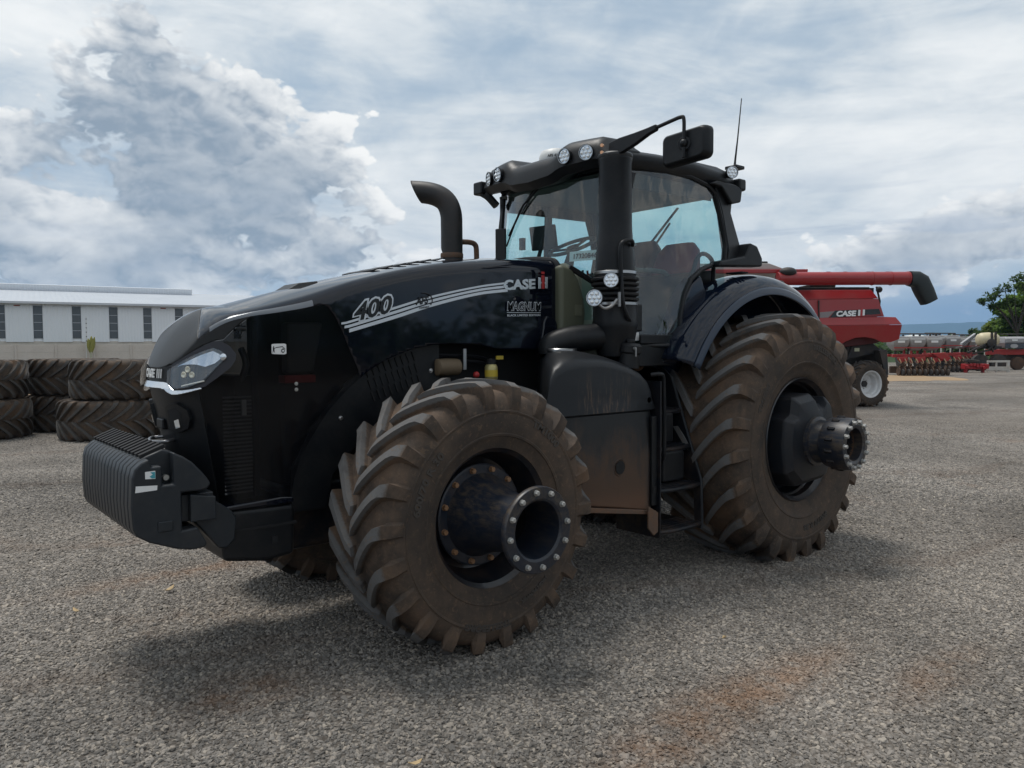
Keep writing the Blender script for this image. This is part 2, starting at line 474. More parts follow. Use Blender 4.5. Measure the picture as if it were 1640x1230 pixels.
def screen_mat(name, colr, hole, scale, rough=0.3):
    """woven / perforated sheet: opaque wire with small holes"""
    m = bpy.data.materials.new(name); m.use_nodes = True; t = NT(m.node_tree); b = t.n['Principled BSDF']
    b.inputs['Base Color'].default_value = (*colr, 1); b.inputs['Roughness'].default_value = rough
    b.inputs['Coat Weight'].default_value = 0.55; b.inputs['Coat Roughness'].default_value = 0.06; b.inputs['Specular IOR Level'].default_value = 0.0
    tr = t.node('ShaderNodeBsdfTransparent'); mx = t.node('ShaderNodeMixShader')
    t.put(mx.inputs[0], hole); t.l.new(b.outputs[0], mx.inputs[1]); t.l.new(tr.outputs[0], mx.inputs[2])
    t.l.new(mx.outputs[0], t.n['Material Output'].inputs[0])
    MAT[name] = m
    return m
screen_mat('side_mesh', (0.004, 0.0048, 0.0065), 0.26, 300)

def tyre_mat(name, r_top, side=(0.050, 0.040, 0.033), dirt=(0.132, 0.088, 0.060), worn=(0.125, 0.123, 0.122), amount=1.0):
    """rubber with soil dust; the running tops of the lugs are scrubbed grey"""
    def f(t, b):
        p = obj_co(t); x, y, z = t.sep(p)
        r = t.m('SQRT', t.m('ADD', t.m('MULTIPLY', x, x), t.m('MULTIPLY', z, z)))
        n = t.noise(p, 7, 6, 0.65, 0.5); n2 = t.noise(p, 60, 4, 0.65); n3 = t.noise(p, 2.3, 4, 0.6)
        tread = t.ramp(r, r_top - 0.20, r_top - 0.085)
        top = t.ramp(t.m('ADD', r, t.m('MULTIPLY', t.m('SUBTRACT', n2, 0.5), 0.016)), r_top - 0.040, r_top - 0.024)
        a = t.m('MULTIPLY', t.ramp(t.m('ADD', t.m('MULTIPLY', n, 0.6), t.m('ADD', t.m('MULTIPLY', n2, 0.15), t.m('MULTIPLY', n3, 0.25))), 0.34, 0.66), amount)
        a = t.m('MULTIPLY', a, t.m('ADD', 0.55, t.m('MULTIPLY', tread, 0.45)))
        c = t.mix(a, side, dirt)
        c = t.mix(t.m('MULTIPLY', t.ramp(n3, 0.52, 0.70), t.m('MULTIPLY', tread, 0.65)), c, (0.125, 0.070, 0.038))
        c = t.mix(t.m('MULTIPLY', top, t.ramp(n2, 0.25, 0.55, 0.75, 1.0)), c, worn)
        c = t.mix(t.ramp(n2, 0.60, 0.74, 0, 0.45), c, (0.17, 0.13, 0.10))
        c = t.mix(t.m('MULTIPLY', t.ramp(n3, 0.50, 0.34), 0.5), c, (0.030, 0.026, 0.024))
        n4 = t.noise(p, 26, 5, 0.7, 0.6)
        c = t.mix(t.m('MULTIPLY', t.ramp(n4, 0.56, 0.66), 0.5), c, (0.16, 0.105, 0.066))
        t.put(b.inputs['Base Color'], c)
        b.inputs['Roughness'].default_value = 0.82; b.inputs['Specular IOR Level'].default_value = 0.3
        h = t.m('ADD', t.m('MULTIPLY', t.noise(p, 160, 4, 0.7), 0.5), t.m('MULTIPLY', n, 0.5))
        bump(t, b, h, 0.6, 0.008)
    return mat(name, f)

def gravel_f(t, b):
    p = world_co(t); x, y, z = t.sep(p)
    flat = t.comb(x, y, 0.0)
    v1 = t.node('ShaderNodeTexVoronoi'); v1.inputs['Scale'].default_value = 46; t.put(v1.inputs['Vector'], flat)
    v2 = t.node('ShaderNodeTexVoronoi'); v2.inputs['Scale'].default_value = 21; t.put(v2.inputs['Vector'], flat)
    g1 = t.sep(v1.outputs['Color'])[0]; g2 = t.sep(v2.outputs['Color'])[1]
    c = t.mix(t.m('MULTIPLY', t.m('ADD', g1, g2), 0.5), (0.125, 0.119, 0.112), (0.40, 0.378, 0.352))
    c = t.mix(t.ramp(v1.outputs['Distance'], 0.35, 0.85, 0.0, 0.8), c, (0.07, 0.063, 0.056))
    soil(t, b, flat, c)
    h = t.m('ADD', t.m('MULTIPLY', v1.outputs['Distance'], -1.0), t.m('MULTIPLY', v2.outputs['Distance'], -0.8))
    bump(t, b, h, 0.9, 0.022)
    b.inputs['Roughness'].default_value = 0.95; b.inputs['Specular IOR Level'].default_value = 0.2
RED_SPOTS = [(-2.15, -2.45, 0.55, 0.16), (-2.75, -2.40, 0.40, 0.17), (-3.30, -2.50, 0.35, 0.16), (-1.55, -2.95, 0.45, 0.12),
             (-4.45, -0.75, 0.30, 0.2), (-3.9, 1.6, 0.9, 0.16)]
def soil(t, b, flat, c):
    """red soil showing through / tracked over the gravel"""
    n = t.noise(flat, 0.55, 5, 0.6, 0.6); n2 = t.noise(flat, 5.5, 5, 0.7); n3 = t.noise(flat, 0.12, 3, 0.5)
    acc = t.m('MULTIPLY', t.ramp(t.m('ADD', t.m('MULTIPLY', n, 0.7), t.m('MULTIPLY', n2, 0.3)), 0.56, 0.74), 0.42)
    x, y, z = t.sep(flat)
    for sx, sy, rx, ry in RED_SPOTS:
        u = t.m('DIVIDE', t.m('SUBTRACT', x, sx), rx); v = t.m('DIVIDE', t.m('SUBTRACT', y, sy), ry)
        e = t.m('POWER', 2.718, t.m('MULTIPLY', t.m('ADD', t.m('MULTIPLY', u, u), t.m('MULTIPLY', v, v)), -1.0))
        acc = t.m('ADD', acc, t.m('MULTIPLY', e, t.ramp(n2, 0.34, 0.62, 0.15, 0.75)))
    c = t.mix(t.m('MINIMUM', t.m('MULTIPLY', acc, 0.75), 0.68), c, (0.27, 0.150, 0.082))
    c = t.mix(t.ramp(n3, 0.35, 0.65, 0.0, 0.30), c, (0.18, 0.155, 0.13))
    tw = t.m('ABSOLUTE', t.m('SINE', t.m('ADD', t.m('MULTIPLY', t.m('ADD', t.m('MULTIPLY', x, 0.35), y), 0.9), t.m('MULTIPLY', n, 3.0))))
    c = t.mix(t.m('MULTIPLY', t.ramp(tw, 0.25, 0.0), t.ramp(n2, 0.3, 0.6, 0.1, 0.45)), c, (0.15, 0.12, 0.10))
    n5 = t.noise(flat, 0.33, 6, 0.62, 0.8)
    g5 = t.ramp(n5, 0.34, 0.66, 0.74, 1.16)
    c = t.mix(1.0, c, t.comb(g5, t.m('MULTIPLY', g5, 0.965), t.m('MULTIPLY', g5, 0.925)), 'MULTIPLY')
    t.put(b.inputs['Base Color'], c)
mat('gravel_ground', gravel_f)
def stone_f(t, b):
    rnd = t.node('ShaderNodeObjectInfo').outputs['Random']
    p = world_co(t); x, y, z = t.sep(p)
    cr = t.node('ShaderNodeValToRGB'); t.put(cr.inputs[0], rnd)
    e = cr.color_ramp.elements
    e[0].position = 0; e[0].color = (0.12, 0.116, 0.11, 1); e[1].position = 1; e[1].color = (0.45, 0.42, 0.375, 1)
    for q, cc in ((0.40, (0.20, 0.194, 0.186, 1)), (0.75, (0.32, 0.304, 0.286, 1)), (0.93, (0.39, 0.355, 0.31, 1))):
        k = e.new(q); k.color = cc
    soil(t, b, t.comb(x, y, 0.0), cr.outputs[0])
    b.inputs['Roughness'].default_value = 0.9; b.inputs['Specular IOR Level'].default_value = 0.25
mat('stone', stone_f)

# ================================================================ the setting: ground, gravel, hills
def cam_ground(az_deg, dist):
    """a point on the ground at a bearing (degrees right of the viewing direction) and distance"""
    a = YAW + rad(az_deg)
    return Vector((CAM.x + math.sin(a) * dist, CAM.y + math.cos(a) * dist, 0.0))
GR = 9000.0
m = MB()
xs = [-GR, -2000, -600, -200, -60, 0, 60, 200, 600, 2000, GR]
m.grid([[(x, y, 0.0) for y in xs] for x in xs])
def land_f(t, b):
    p = world_co(t); n = t.noise(p, 0.004, 5, 0.6); n2 = t.noise(p, 0.05, 5, 0.65)
    c = t.mix(t.ramp(n, 0.4, 0.6), (0.035, 0.055, 0.022), (0.10, 0.07, 0.045))
    c = t.mix(t.ramp(n2, 0.4, 0.7, 0, 0.6), c, (0.035, 0.06, 0.02))
    t.put(b.inputs['Base Color'], c); b.inputs['Roughness'].default_value = 1.0; b.inputs['Specular IOR Level'].default_value = 0.1
mat('open_land', land_f)
tag(m.build('ground', MAT['open_land'], smooth=0), kind='structure')
m = MB()
yard = [cam_ground(a, d) for a, d in ((-80, 40), (-38, 56), (-20, 62), (0, 75), (18, 78), (27, 84), (34, 84), (45, 80), (80, 50), (120, 30), (180, 25), (240, 30))]
pts = [Vector((p.x, p.y)) for p in yard]
m.add([(p.x, p.y, 0.004) for p in pts], [tuple(reversed(range(len(pts))))])
tag(m.build('gravel_yard', MAT['gravel_ground'], smooth=0), kind='structure')
# bare sandy soil by the planters
def sand_f(t, b):
    p = world_co(t); n = t.noise(p, 1.2, 6, 0.65)
    t.put(b.inputs['Base Color'], t.mix(n, (0.24, 0.155, 0.085), (0.38, 0.27, 0.16))); b.inputs['Roughness'].default_value = 1.0
    bump(t, b, n, 0.6, 0.05)
mat('sandy_soil', sand_f)
def ground_patch(name, az, dist, ra, rd, z, material, seed):
    rnd = random.Random(seed); P = []
    for k in range(36):
        t = k * 2 * math.pi / 36; q = 1 + 0.16 * math.sin(3 * t + seed) + 0.10 * math.sin(7 * t + 2 * seed) + rnd.uniform(-.05, .05)
        v = cam_ground(az + ra * q * math.cos(t), dist + rd * q * math.sin(t)); P.append((v.x, v.y, z))
    mm = MB(); mm.add(P, [tuple(range(36))])
    return tag(mm.build(name, material, smooth=0), kind='structure')
ground_patch('sandy_soil_patch', 27.4, 45.0, 2.9, 4.0, 0.008, MAT['sandy_soil'], 2)
ground_patch('bare_soil_strip', -33, 36, 9, 12, 0.008, MAT['sandy_soil'], 5)

# loose stones: crushed gravel lying on the yard (uncountable)
pv = []
rs = random.Random(3)
def scatter(n, d0, d1, half):
    for _ in range(n):
        # even over the area of the sector
        d = math.sqrt(rs.uniform(d0 * d0, d1 * d1)); a = rs.uniform(-half, half)
        p = cam_ground(a, d); pv.append((p.x, p.y, 0.004))
scatter(118000, 2.0, 7.0, 46)
scatter(78000, 7.0, 11.5, 43)
for _ in range(60000):                                     # thinning out with distance
    d = 11.5 + 8.5 * rs.random() ** 1.7; p = cam_ground(rs.uniform(-41, 41), d); pv.append((p.x, p.y, 0.004))
gm = bpy.data.meshes.new('gravel_stones'); gm.from_pydata(pv, [], [])
go = link('gravel_stones', gm)
tag(go, 'loose crushed grey stones covering the yard', 'gravel', kind='stuff')
ng = bpy.data.node_groups.new('stones', 'GeometryNodeTree')
ng.interface.new_socket('Geometry', in_out='INPUT', socket_type='NodeSocketGeometry')
ng.interface.new_socket('Geometry', in_out='OUTPUT', socket_type='NodeSocketGeometry')
gi = ng.nodes.new('NodeGroupInput'); gout = ng.nodes.new('NodeGroupOutput')
ico = ng.nodes.new('GeometryNodeMeshIcoSphere'); ico.inputs['Radius'].default_value = 1.0; ico.inputs['Subdivisions'].default_value = 2
sp = ng.nodes.new('GeometryNodeSetPosition')
nz = ng.nodes.new('ShaderNodeTexNoise'); nz.inputs['Scale'].default_value = 1.1; nz.inputs['Detail'].default_value = 2
sb_ = ng.nodes.new('ShaderNodeVectorMath'); sb_.operation = 'SUBTRACT'; sb_.inputs[1].default_value = (0.5, 0.5, 0.5)
sc_ = ng.nodes.new('ShaderNodeVectorMath'); sc_.operation = 'SCALE'; sc_.inputs['Scale'].default_value = 1.5
ng.links.new(nz.outputs['Color'], sb_.inputs[0]); ng.links.new(sb_.outputs[0], sc_.inputs[0]); ng.links.new(sc_.outputs[0], sp.inputs['Offset'])
ng.links.new(ico.outputs[0], sp.inputs['Geometry'])
sm = ng.nodes.new('GeometryNodeSetMaterial'); sm.inputs['Material'].default_value = MAT['stone']
ng.links.new(sp.outputs[0], sm.inputs[0])
iop = ng.nodes.new('GeometryNodeInstanceOnPoints')
def rv(kind, a, b, seed):
    n = ng.nodes.new('FunctionNodeRandomValue'); n.data_type = kind
    outs = {'FLOAT_VECTOR': 0, 'FLOAT': 1}[kind]
    ins = [s for s in n.inputs if s.name in ('Min', 'Max') and s.enabled]
    ins[0].default_value = a; ins[1].default_value = b
    n.inputs['Seed'].default_value = seed
    return n.outputs[outs]
ng.links.new(rv('FLOAT_VECTOR', (0.0055, 0.0045, 0.0035), (0.0180, 0.0135, 0.0100), 1), iop.inputs['Scale'])
ng.links.new(rv('FLOAT_VECTOR', (-0.6, -0.6, 0.0), (0.6, 0.6, 6.283), 2), iop.inputs['Rotation'])
ng.links.new(gi.outputs[0], iop.inputs['Points']); ng.links.new(sm.outputs[0], iop.inputs['Instance'])
ng.links.new(iop.outputs[0], gout.inputs[0])
md = go.modifiers.new('stones', 'NODES'); md.node_group = ng

# larger stones strewn among the small ones
pv2 = []
for _ in range(5200):
    d = math.sqrt(rs.uniform(4.0, 150.0)); p = cam_ground(rs.uniform(-45, 45), d); pv2.append((p.x, p.y, 0.006))
gm2 = bpy.data.meshes.new('coarse_stones'); gm2.from_pydata(pv2, [], [])
go2 = link('coarse_stones', gm2); tag(go2, 'larger crushed stones strewn over the grey gravel', 'gravel', kind='stuff')
ng2 = ng.copy()
for n in ng2.nodes:
    if n.bl_idname == 'FunctionNodeRandomValue' and n.inputs['Seed'].default_value == 1:
        ins = [s for s in n.inputs if s.name in ('Min', 'Max') and s.enabled]
        ins[0].default_value = (0.012, 0.010, 0.007); ins[1].default_value = (0.027, 0.021, 0.014)
md2 = go2.modifiers.new('stones', 'NODES'); md2.node_group = ng2

# far hills: flat-topped ridges
def ridge(name, a0, a1, dist, hts, depth, material, seed):
    mm = MB(); n = 90; rows = []
    for i in range(n + 1):
        a = lerp(a0, a1, i / n); h = smooth_interp(i / n, hts)
        h += 9 * mnoise.noise(Vector((i * 0.35, seed, 0))) + 4 * mnoise.noise(Vector((i * 1.1, seed, 3)))
        r = []
        for k, (dd, hh) in enumerate(((0, -2), (depth * 0.35, 0.35), (depth * 0.62, 0.62), (depth * 0.75, 0.97), (depth * 0.9, 1.0), (depth * 1.8, -0.02))):
            p = cam_ground(a, dist + dd + 60 * mnoise.noise(Vector((i * 0.5, k, seed))))
            r.append((p.x, p.y, -2 if hh == -2 else h * hh))
        rows.append(r)
    mm.grid(rows)
    return tag(mm.build(name, material, smooth=60), kind='structure')
def hill_f(t, b):
    p = world_co(t); n = t.noise(p, 0.006, 6, 0.65); n2 = t.noise(p, 0.03, 4, 0.6)
    t.put(b.inputs['Base Color'], t.mix(t.m('MULTIPLY', t.m('ADD', n, n2), 0.5), (0.018, 0.035, 0.022), (0.05, 0.07, 0.04)))
    b.inputs['Roughness'].default_value = 1.0; b.inputs['Specular IOR Level'].default_value = 0.05
mat('wooded_hill', hill_f)
ridge('hills', 12, 60, 7000, [(0, 170), (0.2, 185), (0.32, 182), (0.42, 192), (0.5, 176), (0.7, 186), (1.0, 160)], 900, MAT['wooded_hill'], 1)
ridge('hills', 5, 60, 3300, [(0, 22), (0.3, 34), (0.42, 26), (0.6, 30), (1.0, 24)], 400, MAT['wooded_hill'], 7)
ridge('hills', -60, 8, 6500, [(0, 60), (0.4, 70), (0.8, 60), (1.0, 30)], 700, MAT['wooded_hill'], 4)

# ================================================================ the tractor: shape of the hood
# outline of the hood in plan (front centre -> left rear) with the height of its shoulder
HOOD_CTRL = [(-4.63, 0, 1.66), (-4.624, -.11, 1.662), (-4.602, -.21, 1.685), (-4.555, -.315, 1.745), (-4.49, -.395, 1.835), (-4.40, -.445, 1.905),
             (-4.28, -.465, 1.948), (-4.1, -.468, 1.99), (-3.9, -.468, 2.045), (-3.6, -.466, 2.15), (-3.25, -.464, 2.24), (-2.9, -.462, 2.30), (-2.45, -.46, 2.345), (-1.97, -.46, 2.37)]
SPINE = [(-4.30, 1.995), (-3.95, 2.095), (-3.6, 2.19), (-3.25, 2.275), (-2.9, 2.345), (-2.45, 2.40), (-1.97, 2.415)]
def sstep(a, b, x):
    t = max(0.0, min(1.0, (x - a) / (b - a))); return t * t * (3 - 2 * t)
def _cr(p0, p1, p2, p3, t):
    return tuple(0.5 * (2*b + (c - a)*t + (2*a - 5*b + 4*c - d)*t*t + (3*b - a - 3*c + d)*t**3) for a, b, c, d in zip(p0, p1, p2, p3))
def hood_edge(s):
    """s in control-point units, 0 = front centre, 13 = left rear"""
    n = len(HOOD_CTRL); i = min(int(s), n - 2); t = s - i
    p0 = HOOD_CTRL[i - 1] if i > 0 else (HOOD_CTRL[1][0], -HOOD_CTRL[1][1], HOOD_CTRL[1][2])
    p3 = HOOD_CTRL[i + 2] if i + 2 < n else HOOD_CTRL[-1]
    return _cr(p0, HOOD_CTRL[i], HOOD_CTRL[i + 1], p3, t)
def hood_round(x): return 0.018 + 0.05 * sstep(-4.45, -3.7, x)
def hood_side(s, z):
    x, y, ze = hood_edge(s)
    wf = 1 - sstep(-4.62, -4.25, x)
    x += wf * 0.20 * max(0.0, 1.54 - z) - 0.012 * wf
    y *= 1 - 0.03 * sstep(1.5, 0.9, z)
    return (x, y, z)
def hood_top(s, r):
    x, y, ze = hood_edge(s); xs = max(x, -4.30); k = sstep(-4.32, -4.15, x)
    zs = ze
    for (a, b), (c, d) in zip(SPINE, SPINE[1:]):
        if a <= xs <= c: zs = b + (d - b) * (xs - a) / (c - a)
    rr = hood_round(x)
    p = 2.0
    z = ze + (zs - ze) * (1 - r ** p)
    if r > 0.86: z -= rr * (1 - math.sqrt(max(0, 1 - ((r - 0.86) / 0.14) ** 2)))
    wf = 1 - sstep(-4.62, -4.25, x)
    return (xs + (x - 0.012 * wf - xs) * r, y * r, z)

# ================================================================ agricultural tyres
def tyre_mb(prof, R, n_lug, sweep, lug_w, shoulder_i, seed=0, flat=None, segs=112, only_half=None):
    """prof: half section [(lateral a, radius r)] from the crown to the bead; lugs stand R high"""
    mb = MB()
    full = [(-a, r) for a, r in reversed(prof[1:])] + list(prof)
    rings_ = []
    for a, r in full:
        rings_.append([(-r * math.sin(t), a, r * math.cos(t)) for t in [k * 2 * math.pi / segs for k in range(segs)]])
    mb.rings(rings_, cap0=False, cap1=False)
    # inner wall so that the tyre is hollow, not paper
    a_b, r_b = prof[-1]
    rnd = random.Random(seed)
    cum = [0.0]
    for (a0, r0), (a1, r1) in zip(prof, prof[1:shoulder_i + 1]): cum.append(cum[-1] + math.hypot(a1 - a0, r1 - r0))
    tot = cum[-1]
    def at_q(q):
        for i in range(len(cum) - 1):
            if q <= cum[i + 1] or i == len(cum) - 2:
                t = (q - cum[i]) / (cum[i + 1] - cum[i]); a0, r0 = prof[i]; a1, r1 = prof[i + 1]
                na, nr = -(r1 - r0), (a1 - a0); l = math.hypot(na, nr)
                return lerp(a0, a1, t), lerp(r0, r1, t), (na / l, nr / l)
    N = 11
    a_max = prof[shoulder_i][0]
    for side in (1, -1):
        for k in range(n_lug):
            t0 = 2 * math.pi * (k + (0 if side > 0 else 0.5)) / n_lug + rnd.uniform(-.004, .004)
            secs = []
            for j in range(N):
                u = j / (N - 1); q = -0.02 * (1 - u) + tot * u if j else 0.0
                q = max(0.004, tot * (0.01 + 0.99 * u))
                a, r, (na, nr) = at_q(q)
                bend = (q / tot)
                th = t0 - sweep * (1 - (1 - min(1, bend / 0.80)) ** 1.35)
                # height above the carcass: full on the crown, running down flush at the shoulder
                top_r = R - 0.012 * (a / a_max) ** 2
                if u < 0.68: ta, tr = a, top_r
                else:
                    w_ = (u - 0.68) / 0.32
                    ta = a + 0.026 * min(1, w_ * 2.2) * (1 - 0.75 * w_ ** 3); tr = lerp(top_r, r + 0.004, w_ ** 1.15)
                    if w_ < 0.35: tr = lerp(top_r, R - 0.02, w_ / 0.35)
                wid = lug_w * (0.80 + 0.10 * math.sin(u * 3.0) + (0.30 * sstep(0.60, 0.80, u)))
                half_b = wid * 0.58 / r; half_t = wid * 0.46 / R
                skew = 0.012 * (1 - u)
                if j == 0: tr -= 0.012
                pts = []
                for (aa, rr_, tt) in ((a, r - 0.012, th - half_b), (ta, tr, th - half_t + skew), (ta, tr, th + half_t + skew), (a, r - 0.012, th + half_b)):
                    pts.append((-rr_ * math.sin(tt), side * max(aa, 0.004), rr_ * math.cos(tt)))
                secs.append(pts if side > 0 else pts[::-1])
            mb.rings(secs)
    if flat is not None:
        out = []
        for x, y, z in mb.v:
            if z < -flat + 0.10:                                    # the footprint: squashed and slightly bulged
                kk = sstep(-flat + 0.10, -flat, z); y *= 1 + 0.035 * kk
            out.append((x, y, max(z, -flat)))
        mb.v = out
    return mb
FRONT_PROF = [(0, .750), (.08, .749), (.15, .744), (.21, .735), (.25, .719), (.278, .687), (.296, .64), (.300, .625), (.305, .622), (.304, .612), (.301, .608), (.302, .57), (.299, .53), (.292, .495), (.296, .490), (.293, .478), (.285, .474), (.265, .43), (.255, .405), (.235, .398)]
REAR_PROF = [(0, .984), (.11, .983), (.21, .975), (.29, .961), (.335, .941), (.372, .901), (.396, .84), (.401, .815), (.406, .811), (.406, .799), (.403, .795), (.405, .75), (.398, .69), (.388, .645), (.392, .639), (.388, .627), (.38, .62), (.358, .56), (.345, .525), (.325, .505)]
tyre_mat('front_rubber', 0.80)
tyre_mat('rear_rubber', 1.042)
ZF, ZR, WB = 0.770, 0.980, 3.133
front_tyre = tyre_mb(FRONT_PROF, 0.80, 22, 0.34, 0.070, 6, 1, flat=ZF)
rear_tyre = tyre_mb(REAR_PROF, 1.042, 24, 0.34, 0.080, 6, 2, flat=ZR)
def ring_text(s, r, size, a_mid, y, squeeze=1.0, offset=0.002, flip=False):
    """raised sidewall lettering bent round the wheel; a_mid: degrees from the top, positive towards the rear"""
    t = text_mb(s, size, offset=offset, extrude=0.004, align='CENTER')
    out = []
    for x, yy, z in t.v:
        x *= squeeze
        if not flip: ang = rad(a_mid) + x / r; rr_ = r + yy
        else: ang = rad(a_mid) - x / r; rr_ = r - yy
        out.append((rr_ * math.sin(ang), y - z, rr_ * math.cos(ang)))
    t.v = out
    return t
def hexbolt(mb, c, d, r, h, wr=None, wh=None):
    """washer-faced hex bolt head"""
    c = Vector(c); d = Vector(d)
    mb.cyl(c, c + d * (wh or h * 0.25), wr or r * 1.35, n=14)
    mb.lathe(c + d * (wh or h * 0.25), d, [(0, r), (h * 0.8, r), (h, r * 0.78)], n=6)
    return mb

# ================================================================ the tractor
TR = empty('tractor', (-1.55, 0, 0))
tag(TR, 'large black tractor with bare wheel hub extensions parked on the gravel', 'tractor')
def P_(name, mb, m, parent=None, **k): return mb.build(name, MAT[m] if isinstance(m, str) else m, parent or TR, **k)

# ---------------------------------------------------------------- hood panels, cut from one surface
def side_param(s0, s1, z0, z1, ns, nz):
    mm = MB(); mm.grid([[(lerp(s0, s1, i / ns), lerp(z0, z1, j / nz), 0.0) for j in range(nz + 1)] for i in range(ns + 1)])
    return mm
def s_top(s):
    x, y, ze = hood_edge(s); return ze - hood_round(x)
def to_side(mm, off=0.0):
    out = []
    for s, z, _ in mm.v:
        s = max(0.0, min(12.999, s))
        p = Vector(hood_side(s, min(z, s_top(s))))
        if off:
            a = Vector(hood_side(max(0, s - 0.05), z)); b = Vector(hood_side(min(12.999, s + 0.05), z))
            n = (b - a).cross(Vector((0, 0, 1))).normalized()
            if n.y > 0.02 or (abs(n.y) <= 0.02 and n.x > 0): n = -n
            p += n * off
        out.append(tuple(p))
    mm.v = out
    return mm
ARCH = [(0, .86), (4.6, .86), (7.2, .872), (7.28, .88), (7.38, 1.0), (7.6, 1.12), (7.93, 1.24), (8.35, 1.395), (8.78, 1.52), (9.15, 1.61), (9.53, 1.68), (10.05, 1.742), (10.5, 1.768), (10.88, 1.778), (11.48, 1.768), (11.7, 1.745), (11.95, 1.732), (13, 1.73)]
SEAM = [(0.8, 9.6), (1.5, 9.05), (1.62, 8.95), (1.74, 8.78), (1.86, 8.62), (1.93, 8.50), (1.985, 8.36), (2.02, 8.10), (2.035, 7.85), (2.06, 7.6)]
CAPB = [(0, 1.668), (2.25, 1.668), (3.2, 1.722), (4.1, 1.772), (4.62, 1.793), (5.0, 1.80), (5.48, 1.858), (6.0, 1.912), (6.58, 1.958), (7.2, 1.993), (7.73, 2.022), (8.0, 2.03)]
def arch_f(s, z, _): return z - interp(s, ARCH)
def seam_f(s, z, _): return s - interp(z, SEAM)          # > 0 behind the seam
def capb_f(s, z, _): return z - interp(s, CAPB)
def under_top(mm):
    """squash the grid so that its upper row lies on the shoulder"""
    mm.v = [(s, min(z, s_top(min(12.999, s))), 0) for s, z, _ in mm.v]; return mm
def top_mb(s0, s1, n, r0=0.0, r1=1.0, m_=26):
    rr_ = [r0 + (r1 - r0) * (1 - (1 - j / m_) ** 1.6) for j in range(m_ + 1)]
    mm = MB(); mm.grid([[hood_top(lerp(s0, s1, i / n), r) for r in rr_] for i in range(n + 1)])
    return mm
def capline(x, y, z): return x - (-4.37 - 0.38 * abs(y))   # > 0 on the glossy bonnet
hood = top_mb(0, 13, 156).clip(capline)
side = under_top(side_param(7.0, 13, 0.85, 2.40, 72, 90)).clip(arch_f).clip(seam_f)
to_side(side)
hood.add(side.v, side.f); hood.mirror_y()
P_('hood', hood, 'black_paint', solid=0.012, smooth=50)
cap = top_mb(0, 8, 96).clip(lambda x, y, z: -capline(x, y, z) - 0.004)
cs = under_top(side_param(0, 8.25, 1.6, 2.06, 99, 50)).clip(lambda s, z, q: -seam_f(s, z, q) - 0.02).clip(capb_f)
to_side(cs); cap.add(cs.v, cs.f); cap.mirror_y()
P_('nose_cap', cap, 'matte_cap', solid=0.010, smooth=50)
# dark mesh side panel, and the moulded fascia between the panels
msh = under_top(side_param(3.7, 9.7, 0.84, 2.05, 110, 90)).clip(arch_f).clip(lambda s, z, q: -seam_f(s, z, q) - 0.02).clip(lambda s, z, q: -capb_f(s, z, q) - 0.004)
to_side(msh, -0.002)
P_('side_grille', msh, 'side_mesh', smooth=50)
mr = msh.copy(); mr.v = [(x, -y, z) for x, y, z in mr.v]
P_('side_grille', mr, 'side_mesh', smooth=50)
fas = side_param(0, 3.7, 0.86, 1.67, 60, 40)
fas.clip(lambda s, z, q: 1.664 - z)
to_side(fas, -0.002); fas.mirror_y()
P_('front_fascia', fas, 'black_plastic', solid=0.01, smooth=50)
# sky reflection on the glossy bonnet edge, put in as a pale strip
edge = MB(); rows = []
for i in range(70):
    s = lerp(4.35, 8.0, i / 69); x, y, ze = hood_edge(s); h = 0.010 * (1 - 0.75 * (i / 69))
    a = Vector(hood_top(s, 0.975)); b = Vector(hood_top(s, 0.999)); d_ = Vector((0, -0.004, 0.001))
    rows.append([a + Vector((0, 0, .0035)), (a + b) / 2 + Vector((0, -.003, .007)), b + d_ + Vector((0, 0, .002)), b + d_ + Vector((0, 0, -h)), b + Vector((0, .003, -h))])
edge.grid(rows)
mat('edge_glint', Base_Color=(0.16, 0.17, 0.185), Roughness=0.22, Metallic=0.5)
P_('hood_edge_highlight', edge, 'edge_glint', smooth=60)
mr = edge.copy(); mr.v = [(x, -y, z) for x, y, z in mr.v]
P_('hood_edge_highlight', mr, 'edge_glint', smooth=60)
# bonnet air scoop and vent slots
sc = MB(); sc.rings([[(-3.90, -.11, 2.095), (-3.90, .11, 2.095), (-3.90, .10, 2.102), (-3.90, -.10, 2.102)],
                     [(-3.82, -.13, 2.115), (-3.82, .13, 2.115), (-3.82, .11, 2.150), (-3.82, -.11, 2.150)],
                     [(-3.70, -.13, 2.145), (-3.70, .13, 2.145), (-3.70, .11, 2.168), (-3.70, -.11, 2.168)]])
P_('hood_scoop', sc, 'black_plastic', bevel=0.012, seg=3)
for k in range(6):
    xk = -3.34 + k * 0.10; zt = hood_top(10.0, 0)[2]
    zc = smooth_interp(xk, SPINE)
    v = MB(); v.box((xk, 0.0, zc + 0.000), (0.055, 0.42, 0.008), Euler((0, rad(-13 - 5), 0)))
    P_('vent_slat', v, 'black_plastic', bevel=0.003)
# rear closing frame of the hood
rf = MB()
pts = [hood_side(12.99, z) for z in (1.73, 1.9, 2.1, 2.28)] + [hood_top(12.99, 1 - 0.14 * math.sin(a * math.pi / 16)) for a in range(0, 9)] + [hood_top(12.99, r) for r in (.7, .45, .2)]
pts = [Vector(p) + Vector((0, -0.004, 0.004)) for p in pts]
ring0 = pts + [Vector((p.x, -p.y, p.z)) for p in reversed(pts)]
rf.tube([p for p in ring0], 0.022, n=8)
P_('hood_rear_seal', rf, 'black_plastic')
# seam line along the hood's lower rear panel and a service flap
sf = MB(); sf.prism([(-2.155, 1.735), (-1.99, 1.735), (-1.985, 1.90), (-2.02, 1.965), (-2.10, 1.975), (-2.13, 1.93)], 'y', -0.478, -0.455)
P_('service_flap', sf, 'black_paint', bevel=0.012, seg=3)

